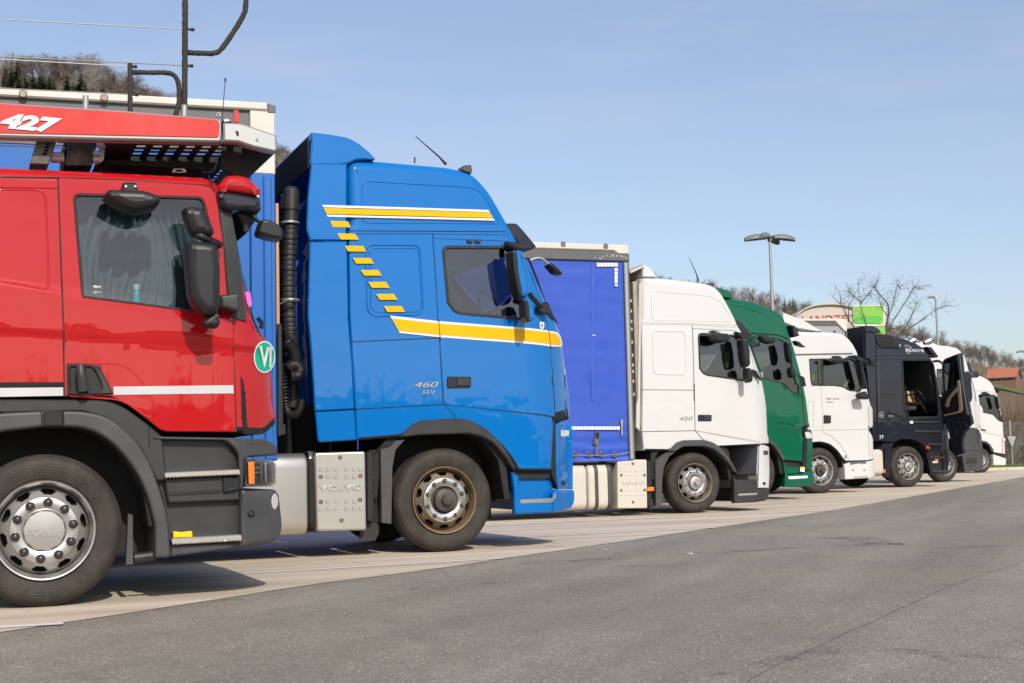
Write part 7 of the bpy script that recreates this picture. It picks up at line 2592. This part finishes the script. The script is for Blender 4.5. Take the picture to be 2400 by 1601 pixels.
DK.plate('far_inner_wall', [(ub_ + .06, z0 - .05), (u0 + .7, z0 - .05), (u0 + .7, z0 + .75), (ub_ + .06, z0 + .75)], 'beige', 2.2, .05, warp=False)
DK.plate('far_inner_wall_top', [(ub_ + .06, z0 + .75), (u0 + .8, z0 + .75), (u0 + .6, z0 + 1.7), (ub_ + .06, z0 + 1.7)], 'seatdark', 2.2, .05, warp=False)
for sv in (.45, 1.45):
    DK.plate('seat', [(u0 - .22, z0 + .10), (u0 + .22, z0 + .12, .05), (u0 + .24, z0 + .24, .05), (u0 - .08, z0 + .24), (u0 - .14, z0 + .34, .06), (u0 - .28, z0 + .36, .06), (u0 - .3, z0 + .2)], 'seatdark', sv, .5, bev=.05, warp=False, smooth=60)
bkp = DK.P('J', [(905, 1160, 10), (1165, 1150, 12), (1180, 1195), (1235, 1290, 10), (1225, 1322, 10), (1060, 1335, 20), (925, 1280, 10)], .9)
DK.plate('passenger_seat', bkp, 'beige_light', .9, .4, bev=.03, warp=False, smooth=60)
DK.plate('seat_band', DK.P('J', [(910, 1195), (1165, 1180), (1165, 1195), (910, 1212)], .88), 'seatdark', .885, .02, bev=0, warp=False)
DK.plate('windscreen_blind', DK.P('J', [(1150, 730), (1190, 750), (1225, 850), (1262, 1000), (1300, 1250), (1270, 1250), (1230, 1000), (1195, 850)]), 'seatdark', .12, 2.26, bev=0, warp=False)
steering(DK, u0 + .28, z0 + .45, v=.5)
DK.plate('dashboard', [(u0 + .95, z0 - .05), (u0 + .9, z0 + .35, .05), (u0 + 1.0, z0 + .5, .05), (u0 + 1.1, z0 + .4), (u0 + 1.1, z0 - .05)], 'seatdark', .2, 2.0, bev=.03, warp=False)
DK.tube('grab_handle', [DK.p3('J', 1170, 980, .05), DK.p3('J', 1190, 1060, .03), DK.p3('J', 1215, 1130, .05)], .018, 'black', 6, sm=4)
DK.tube('grab_handle', [DK.p3('J', 875, 1100, -.02), DK.p3('J', 905, 1150, -.03), DK.p3('J', 925, 1420, -.02), DK.p3('J', 910, 1450, -.01)], .014, 'mirror_housing', 6, sm=4)
DK.plate('side_fairing', DK.P('J', [(432, 480), (545, 496), (548, 800), (562, 1500)]) + DK.P('I', [(948, 440), (960, 615), (930, 600)]) + DK.P('J', [(520, 1560), (470, 1200), (435, 800)]), 'navy', -.01, .05, bev=.012)
DK.plate('far_side_fairing', DK.P('J', [(432, 480), (545, 496), (562, 1500), (470, 1500)]), 'navy', 2.46, .05, bev=.012, warp=False)
DK.plate('roof_fairing', DK.P('J', [(432, 478), (434, 408, 4), (520, 410, 10), (585, 445, 10), (618, 490), (540, 492)]), 'navy', -.01, 2.5, bev=.02)
DK.plate('fairing_back', DK.P('J', [(425, 420), (434, 420), (434, 900), (425, 900)]), 'black', .05, 2.3, bev=0)
lv = DK.plate('roof_louvre', DK.P('J', [(547, 508, 10), (570, 498, 8), (742, 522, 15), (795, 600), (822, 640, 10), (810, 666, 8), (592, 662, 15), (560, 600)]), 'mirror_housing', -.03, .05, bev=.012)
for i in range(6):
    y = 535 + i * 20
    DK.plate('louvre_slat', DK.P('J', [(582 + i * 3, y), (728 + i * 12, y + 12), (732 + i * 12, y + 20), (584 + i * 3, y + 8)]), 'black', -.04, .012, bev=.002, parent=lv)
DK.plate('louvre_lamp', DK.P('J', [(815, 620, 6), (832, 622, 6), (832, 655, 6), (818, 658, 6)]), 'chrome', -.03, .04, bev=.008)
DK.text('company_lettering', 'BRUNOTIR', 'J', 893, 706, 34, 'decalwhite', v=-.014, shear=.2, bold=.0, wpx=212, slope=-.03)
for pts in ([(876, 640), (910, 632), (945, 645), (962, 668)], [(905, 650), (893, 668), (905, 684)], [(935, 655), (955, 668), (945, 682)], [(915, 690), (908, 712), (915, 728), (935, 730), (942, 712), (938, 695)], [(925, 645), (928, 660)]):
    DK.tube('bull_emblem', [DK.p3('J', x, y, -.012) for x, y in pts], .0045, 'decalwhite', 5, warp=True, sm=4)
DK.seam('J', [(430, 655), (545, 660), (1160, 700)], r=.006); DK.seam('J', [(545, 745), (1200, 752)], r=.015); DK.seam('J', [(548, 790), (845, 790)], r=.008); DK.seam('J', [(550, 500), (552, 750)], r=.006)
DK.ring('panel_gap', DK.P('J', [(572, 1190, 8), (852, 1205, 10), (865, 1478, 10), (578, 1472, 8)]), .007, 'seam', .0)
DK.seam('J', [(565, 1505), (890, 1515)], r=.008); DK.seam('I', [(955, 440), (1225, 440)], r=.008)
e_ = [(995 + 26 * math.cos(a), 375 + 29 * math.sin(a)) for a in [2 * math.pi * i / 24 for i in range(24)]]
e2 = [(995 + 21 * math.cos(a), 375 + 24 * math.sin(a)) for a in [2 * math.pi * i / 24 for i in range(24)]]
DK.plate('round_emblem', DK.P('I', e_), 'galv', -.006, .004, [DK.P('I', e2)], bev=0)
DK.plate('emblem_mark', DK.P('I', [(984, 390), (990, 368), (995, 355), (1000, 368), (1008, 390), (996, 382)]), 'galv', -.006, .004, bev=0)
DK.plate('small_badge', DK.P('I', [(1058, 382), (1112, 382), (1112, 388), (1058, 388)]), 'galv', -.006, .004, bev=0)
DK.text('fleet_number', '77', 'I', 978, 603, 33, 'stripegrey', v=-.012, bold=.003, wpx=40)
DK.plate('fender', DK.P('I', [(1010, 622), (1080, 560, 20), (1160, 526, 20), (1230, 524), (1300, 545, 20), (1372, 592, 20), (1425, 655, 10), (1405, 672), (1345, 625, 20), (1270, 602, 20), (1185, 602, 20), (1115, 634, 15)]), 'navy', -.025, .14, bev=.015)
DK.plate('mudguard_plate', DK.P('I', [(1030, 648, 4), (1118, 640, 4), (1088, 720), (1078, 968), (1030, 968)]), 'navy', .0, .1, bev=.01, warp=False)
DK.plate('step_well', DK.P('I', [(1225, 400), (1545, 425), (1560, 650), (1580, 900), (1480, 900), (1440, 700), (1380, 590), (1230, 525)]), 'black', .02, .05, bev=.004)
for y0, x0, x1 in ((430, 1230, 1548), (518, 1300, 1552), (640, 1430, 1560), (765, 1450, 1590), (898, 1470, 1630)):
    DK.plate('step_tread', DK.P('I', [(x0, y0, 3), (x1, y0 + 6, 3), (x1, y0 + 26, 3), (x0, y0 + 22, 3)]), 'blackplastic', -.03, .06, bev=.006, warp=False)
DK.plate('front_corner', DK.P('I', [(1560, 480), (1590, 470), (1640, 520, 8), (1652, 760, 10), (1622, 930, 12), (1466, 942, 6), (1425, 730), (1440, 725), (1480, 900), (1585, 895), (1570, 650)]), 'navy', -.005, .12, bev=.012)
DK.plate('front_panel', DK.P('I', [(1590, 470), (1640, 520), (1652, 760), (1622, 930), (1560, 930)]), 'navy', .1, 2.3, bev=.01)
DK.plate('sill_label', DK.P('I', [(1259, 432), (1288, 432), (1288, 458), (1259, 458)]), 'decalwhite', -.036, .01, bev=0, warp=False)
DK.plate('side_marker', DK.P('I', [(1500, 796, 3), (1532, 794, 3), (1532, 806, 3), (1502, 808, 3)]), 'orange', -.02, .03, bev=.003)
DK.plate('step_lamp', DK.P('I', [(1478, 815, 4), (1530, 812, 4), (1530, 832, 4), (1480, 834, 4)]), 'lens', -.015, .03, bev=.003)
DK.plate('red_reflector', DK.P('I', [(1408, 668, 4), (1440, 672, 4), (1446, 700, 4), (1418, 698, 4)]), 'deckred', -.045, .03, bev=.004)
tk = tank(DK, DK.at(*cpx('I', 900, 800)).x - 1.2, DK.at(*cpx('I', 1015, 800)).x, DK.at(*cpx('I', 970, 948)).y, DK.at(*cpx('I', 970, 702)).y, 'greycab', .0)
DK.plate('side_marker', DK.P('I', [(1015, 893, 3), (1030, 893, 3), (1030, 926, 3), (1015, 926, 3)]), 'orange', -.02, .04, bev=.004, warp=False)
lb = DK.tube('lamp_bar', [DK.p3('J', 935, 592, .3), DK.p3('J', 1000, 588, .5), DK.p3('J', 1140, 592, .6)], .02, 'chrome', 8)
for x, y, v in ((962, 588, .3), (1146, 592, .6)):
    o = link('roof_horn', lathe_mesh([(.0, -.12), (.05, -.12), (.09, -.02), (.1, .06), (.06, .08), (0, .08)], 16), 'chrome', DK.root, 50)
    o.location = DK.p3('J', x, y, v); o.rotation_euler = (R_(20), 0, R_(-90))
mir(DK, 'visor_lamp', 'J', [(1190, 718, 8), (1225, 716, 10), (1262, 765, 8), (1240, 778, 8), (1205, 760)], .0, .2, .02)
DK.plate('sun_visor', DK.P('J', [(1150, 650), (1195, 655, 8), (1250, 730, 8), (1255, 770), (1200, 740)], .1), 'visordark', .1, 2.2, bev=.02, warp=False)
DK.tube('mirror_arm', [DK.p3('J', 1215, 820, -.05), DK.p3('J', 1270, 815, -.2), DK.p3('J', 1330, 850, -.3)], .03, 'black', 8, sm=4)
cw = DK.at(*cpx('I', 1250, 865), .05)
wheel(DK, cw.x, cw.y, cw.y, .05, 'plain', rot=.1)
wheel(DK, cw.x, cw.y, cw.y, 2.45, 'plain').rotation_euler = (0, 0, math.pi)
chassis(DK, -5.6, .8)
# the open door turns about a hinge at the front of the opening
hinge = DK.o + DK.t * (DK.at(*cpx('J', 1312, 1100)).x + .03) - DK.n * .03
class DoorRig(Rig):
    def __init__(s, o, head, parent):
        s.o = o; s.h = head; s.W = 1; s.warp = None
        s.t = Vector((math.cos(head), math.sin(head), 0)); s.n = Vector((-math.sin(head), math.cos(head), 0))
        s.root = parent


def settle(o, rig, par):
    """move a part built in another frame into the frame of its truck"""
    M = Matrix.Translation(par.o).inverted()
    Mp = (Matrix.Translation(par.o) @ Matrix.Rotation(par.h, 4, 'Z')).inverted() @ (Matrix.Translation(rig.o) @ Matrix.Rotation(rig.h, 4, 'Z'))
    o.data.transform(Mp)
    return o


DR = DoorRig(hinge, HEAD - R_(92), DK.root)
wdw = DR.P('J', [(1322, 852, 6), (1345, 822, 8), (1482, 762, 8), (1505, 870), (1520, 1010), (1512, 1060), (1440, 1105), (1375, 1170, 10), (1335, 1160, 10), (1325, 1050)])
outl = DR.P('J', [(1308, 830, 8), (1340, 788, 10), (1520, 720, 6), (1528, 760), (1560, 1080), (1600, 1250), (1632, 1440)]) + DR.P('I', [(1840, 380), (1856, 450, 8), (1790, 522, 20), (1760, 600, 20), (1768, 700, 8), (1782, 740, 6), (1705, 770, 8), (1660, 700), (1640, 560), (1580, 420)]) + DR.P('J', [(1300, 1250), (1310, 1100)])
dd = settle(DR.plate('open_door', outl, 'navy', .0, .07, [wdw], bev=.012, warp=False), DR, DK)
for nm, pts, mt, v0, th in (('door_trim', [(1312, 1180), (1500, 1090), (1530, 1100), (1590, 1430), (1345, 1462), (1318, 1300)], 'black', -.02, .02),
                            ('armrest', [(1365, 1335, 8), (1388, 1245, 15), (1480, 1130, 10), (1515, 1110), (1512, 1150), (1430, 1240, 15), (1405, 1300), (1400, 1345, 8)], 'beige', -.05, .04),
                            ('beige_edge', [(1500, 1040, 6), (1530, 1035, 6), (1562, 1375, 8), (1545, 1405, 8), (1348, 1448, 6), (1345, 1432), (1512, 1392, 8), (1525, 1360)], 'beige', -.045, .03),
                            ('hinge_strip', [(1490, 742), (1522, 725), (1560, 1080), (1625, 1430), (1600, 1440), (1545, 1150), (1525, 1030)], 'trailgrey', -.03, .02)):
    settle(DR.plate(nm, DR.P('J', pts), mt, v0, th, bev=.006, warp=False, parent=None), DR, DK)
settle(DR.plate('door_glass', [(p.x, p.y) for p in inset(ccw(rnd(wdw)), -.01)], 'glass_dark', .03, .004, bev=0, warp=False), DR, DK)
settle(DR.plate('door_mirror', DR.P('J', [(1415, 855, 8), (1490, 835, 8), (1510, 1000, 8), (1500, 1050, 8), (1420, 1060, 8)], .25), 'mirrorglass', .22, .1, bev=.01, warp=False), DR, DK)
for i in range(4):
    x = 1600 + i * 58
    settle(DR.plate('door_rib', DR.P('I', [(x, 430 + i * 2, 6), (x + 16, 430 + i * 2, 6), (x + 60, 520, 6), (x + 68, 600 - i * 25, 6), (x + 52, 600 - i * 25, 6), (x + 42, 530, 6)]), 'navy', -.03, .03, bev=.008, warp=False), DR, DK)

# ---- its trailer: white canopy edge seen over the white cab
T3 = trailer('semi_trailer', DK, 0, 1, 4, 13, None, 'grey trailer front with white roof frame behind the dark cab')
keep, wk = DK.root, DK.warp
DK.root, DK.warp = T3, None
uR = DK.at(1983, 760).x
zt = DK.at(*cpx('H', 1800, 652)).y
DK.plate('roof_edge', DK.P('H', [(-800, 640), (1200, 645), (1810, 648, 6), (1832, 660), (1832, 825), (1805, 825), (1665, 680), (-800, 678)]), 'roofwhite', -.03, .3, bev=.012, warp=False)
DK.plate('roof_sheet', [(uR - 12, zt - .1), (uR - .05, zt - .1), (uR - .05, zt), (uR - 12, zt)], 'roofwhite', .28, 2.2, bev=.01, warp=False)
DK.plate('dark_track', DK.P('H', [(-800, 678), (1690, 680), (1735, 742), (-800, 742)]), 'trailgrey', .0, .1, bev=0, warp=False)
DK.plate('side_curtain', DK.P('H', [(-800, 742), (1735, 742), (1820, 830), (1820, 1900), (-800, 1900)]), 'galv', .02, .05, bev=0, warp=False)
DK.plate('corner_post', DK.P('H', [(1822, 830), (1842, 830), (1842, 2000), (1822, 2000)]), 'trailgrey', -.01, 2.4, bev=.006, warp=False)
DK.plate('curtain_mark', DK.P('H', [(1650, 838), (1668, 805), (1690, 840)]), 'black', .012, .01, bev=0, warp=False)
DK.root, DK.warp = keep, wk

# ---- white over grey
W7 = Rig('truck_tractor', 2218, 1130, 'white over grey truck cab half hidden by the open dark door', 'truck')
W7.warp = front_warp(W7.at(2270, 950).x, .35, .12, 2.2, .02)
prof = (W7.P('X', [(2118, 1090), (2120, 800, 6)]) + W7.P('J', [(930, 536), (1060, 585), (1290, 630), (1400, 640), (1500, 662, 20), (1565, 722, 20), (1602, 800), (1640, 950), (1700, 1160), (1735, 1300), (1762, 1330)]) + W7.P('Q', [(462, 950, 8), (440, 1000, 6), (445, 1050), (300, 1045), (230, 1120, 60), (60, 1120, 60)]))
win = W7.P('J', [(1250, 905, 10), (1540, 900, 20), (1600, 1050), (1640, 1230, 10), (1250, 1200, 10)])
cab(W7, prof, win, dict(cab_body='white', underbody='underside', windscreen='glass_dark'), (W7.at(2285, 935).y, W7.at(2268, 865).y))
glazing(W7, win, .03)
inside(W7, *W7.at(*cpx('J', 1450, 1200)), W7.at(2125, 900).x)
W7.plate('roof_spoiler', W7.P('J', [(640, 492, 4), (745, 490, 10), (760, 515), (640, 515)]), 'white', .6, 1.2, bev=.02, warp=False)
W7.plate('roof_spoiler', W7.P('J', [(915, 530), (950, 545), (1060, 590), (930, 560)]), 'white', .0, 2.4, bev=.01, warp=False)
W7.plate('air_deflector', W7.P('J', [(1060, 582, 6), (1180, 590, 10), (1295, 632), (1080, 625)]), 'white', .1, 2.2, bev=.02, warp=False)
W7.plate('sun_visor', W7.P('J', [(1608, 835, 8), (1630, 825, 8), (1660, 885, 20), (1735, 932, 10), (1748, 970, 6), (1735, 1005, 6), (1690, 965), (1620, 915)]), 'visordark', .02, 2.4, bev=.03)
mir(W7, 'side_mirror', 'J', [(1560, 955, 10), (1610, 930, 10), (1640, 960, 10), (1662, 1230, 8), (1648, 1285, 8), (1610, 1270, 8), (1585, 1100)], -.25)
W7.seam('J', [(1640, 1000), (1690, 1180), (1712, 1280)], r=.014, mat='rubber'); W7.seam('Q', [(405, 740), (425, 980)], r=.01, mat='rearpanel')
W7.plate('front_deflector', W7.P('Q', [(412, 752, 8), (440, 765, 15), (458, 800), (466, 950, 10), (440, 1002, 10), (425, 985)]), 'white', -.03, .08, bev=.02)
W7.plate('bumper', W7.P('Q', [(250, 1060, 20), (320, 992), (400, 1000, 15), (446, 1052, 15), (466, 1230), (466, 1405, 12), (432, 1450, 12), (272, 1462), (248, 1300)]), 'greyplastic', -.01, 2.5, bev=.025)
W7.seam('Q', [(250, 1228), (460, 1250)], r=.008, v=-.012); W7.seam('Q', [(400, 1010), (415, 1190)], r=.012, v=-.012)
W7.plate('step_opening', W7.P('Q', [(285, 1310), (402, 1312), (402, 1372, 6), (285, 1378, 6)]), 'blackplastic', -.016, .05, bev=.01)
cw = W7.at(*cpx('I', 1600, 853), .05)
wheel(W7, cw.x, cw.y, cw.y, .05, 'plain', rot=.2)
wheel(W7, cw.x, cw.y, cw.y, 2.45, 'plain').rotation_euler = (0, 0, math.pi)
chassis(W7, -5.6, .8)

# ---- last white
LS = Rig('truck_tractor', 2305, 1108, 'white truck cab furthest along the row nearest the fence', 'truck')
LS.warp = front_warp(LS.at(2345, 1000).x, .4, .13, 2.0, .02)
prof = (LS.P('X', [(2238, 1060), (2238, 868, 5)]) + LS.P('Q', [(330, 428), (400, 440), (470, 460, 20), (540, 500, 20), (578, 545, 15), (602, 600), (622, 650), (640, 740), (660, 850), (680, 940, 8), (690, 1080), (700, 1280, 6), (578, 1262), (565, 1222), (530, 1172, 20), (480, 1142, 20), (430, 1140, 20), (370, 1180), (330, 1260)]))
win = LS.P('Q', [(417, 648, 15), (592, 650, 15), (620, 740), (642, 830), (650, 920, 6), (604, 902, 10), (570, 862, 10), (462, 838, 10), (428, 740)])
cab(LS, prof, win, dict(cab_body='white', underbody='underside', windscreen='glass_dark'), (LS.at(2349, 990).y, LS.at(2337, 920).y), grid=.2)
glazing(LS, win, .03)
inside(LS, *LS.at(*cpx('Q', 540, 840)), LS.at(2242, 950).x)
LS.seam('Q', [(385, 612), (500, 612), (620, 640)], r=.008, mat='seamsoft'); LS.seam('Q', [(450, 1040), (600, 1070), (690, 1090)], r=.008, mat='seamsoft')
LS.plate('arch_trim', LS.P('Q', [(455, 1132), (500, 1140, 10), (545, 1175, 15), (575, 1255), (562, 1255), (532, 1190, 15), (490, 1155, 10), (455, 1150)]), 'greyplastic', -.02, .1, bev=.01)
LS.plate('bumper', LS.P('Q', [(570, 1275, 4), (645, 1300), (702, 1318), (709, 1335), (703, 1390, 6), (578, 1391)]), 'white', -.01, 2.5, bev=.02)
LS.plate('bumper_gap', LS.P('Q', [(578, 1262), (698, 1280), (700, 1318), (640, 1305), (640, 1330), (675, 1338), (675, 1322)]), 'black', .02, .1, bev=0)
LS.plate('headlight', LS.P('Q', [(664, 1098, 4), (696, 1105, 6), (700, 1140, 6), (672, 1142, 4)]), 'lens', -.02, .1, bev=.01)
LS.seam('Q', [(665, 1100), (670, 1290)], r=.014, mat='deckred')
LS.plate('side_vent', LS.P('Q', [(438, 1008, 5), (495, 1020, 5), (492, 1030, 5), (440, 1020, 5)]), 'greyplastic', -.05, .06, bev=.01)
mir(LS, 'kerb_mirror', 'Q', [(466, 625, 8), (500, 618, 8), (550, 650, 8), (530, 668, 8), (480, 655, 8)], -.25)
mir(LS, 'side_mirror', 'Q', [(608, 665, 6), (622, 690), (640, 780, 6), (630, 800, 6), (612, 720)], -.25)
mir(LS, 'visor_lamp', 'Q', [(600, 575, 6), (620, 580, 8), (636, 625, 6), (616, 632, 6)], .0, .2, .02)
LS.plate('pillar_trim', LS.P('Q', [(650, 865), (664, 860), (680, 940), (640, 930), (605, 905), (648, 915)]), 'black', -.01, .04, bev=.004)
LS.seam('Q', [(622, 660), (655, 860)], r=.014, mat='rearpanel')
cw = LS.at(*cpx('Q', 455, 1340), .05)
wheel(LS, cw.x, cw.y, cw.y, .05, 'plain', rot=.2)
wheel(LS, cw.x, cw.y, cw.y, 2.45, 'plain').rotation_euler = (0, 0, math.pi)
chassis(LS, -5.6, .8)
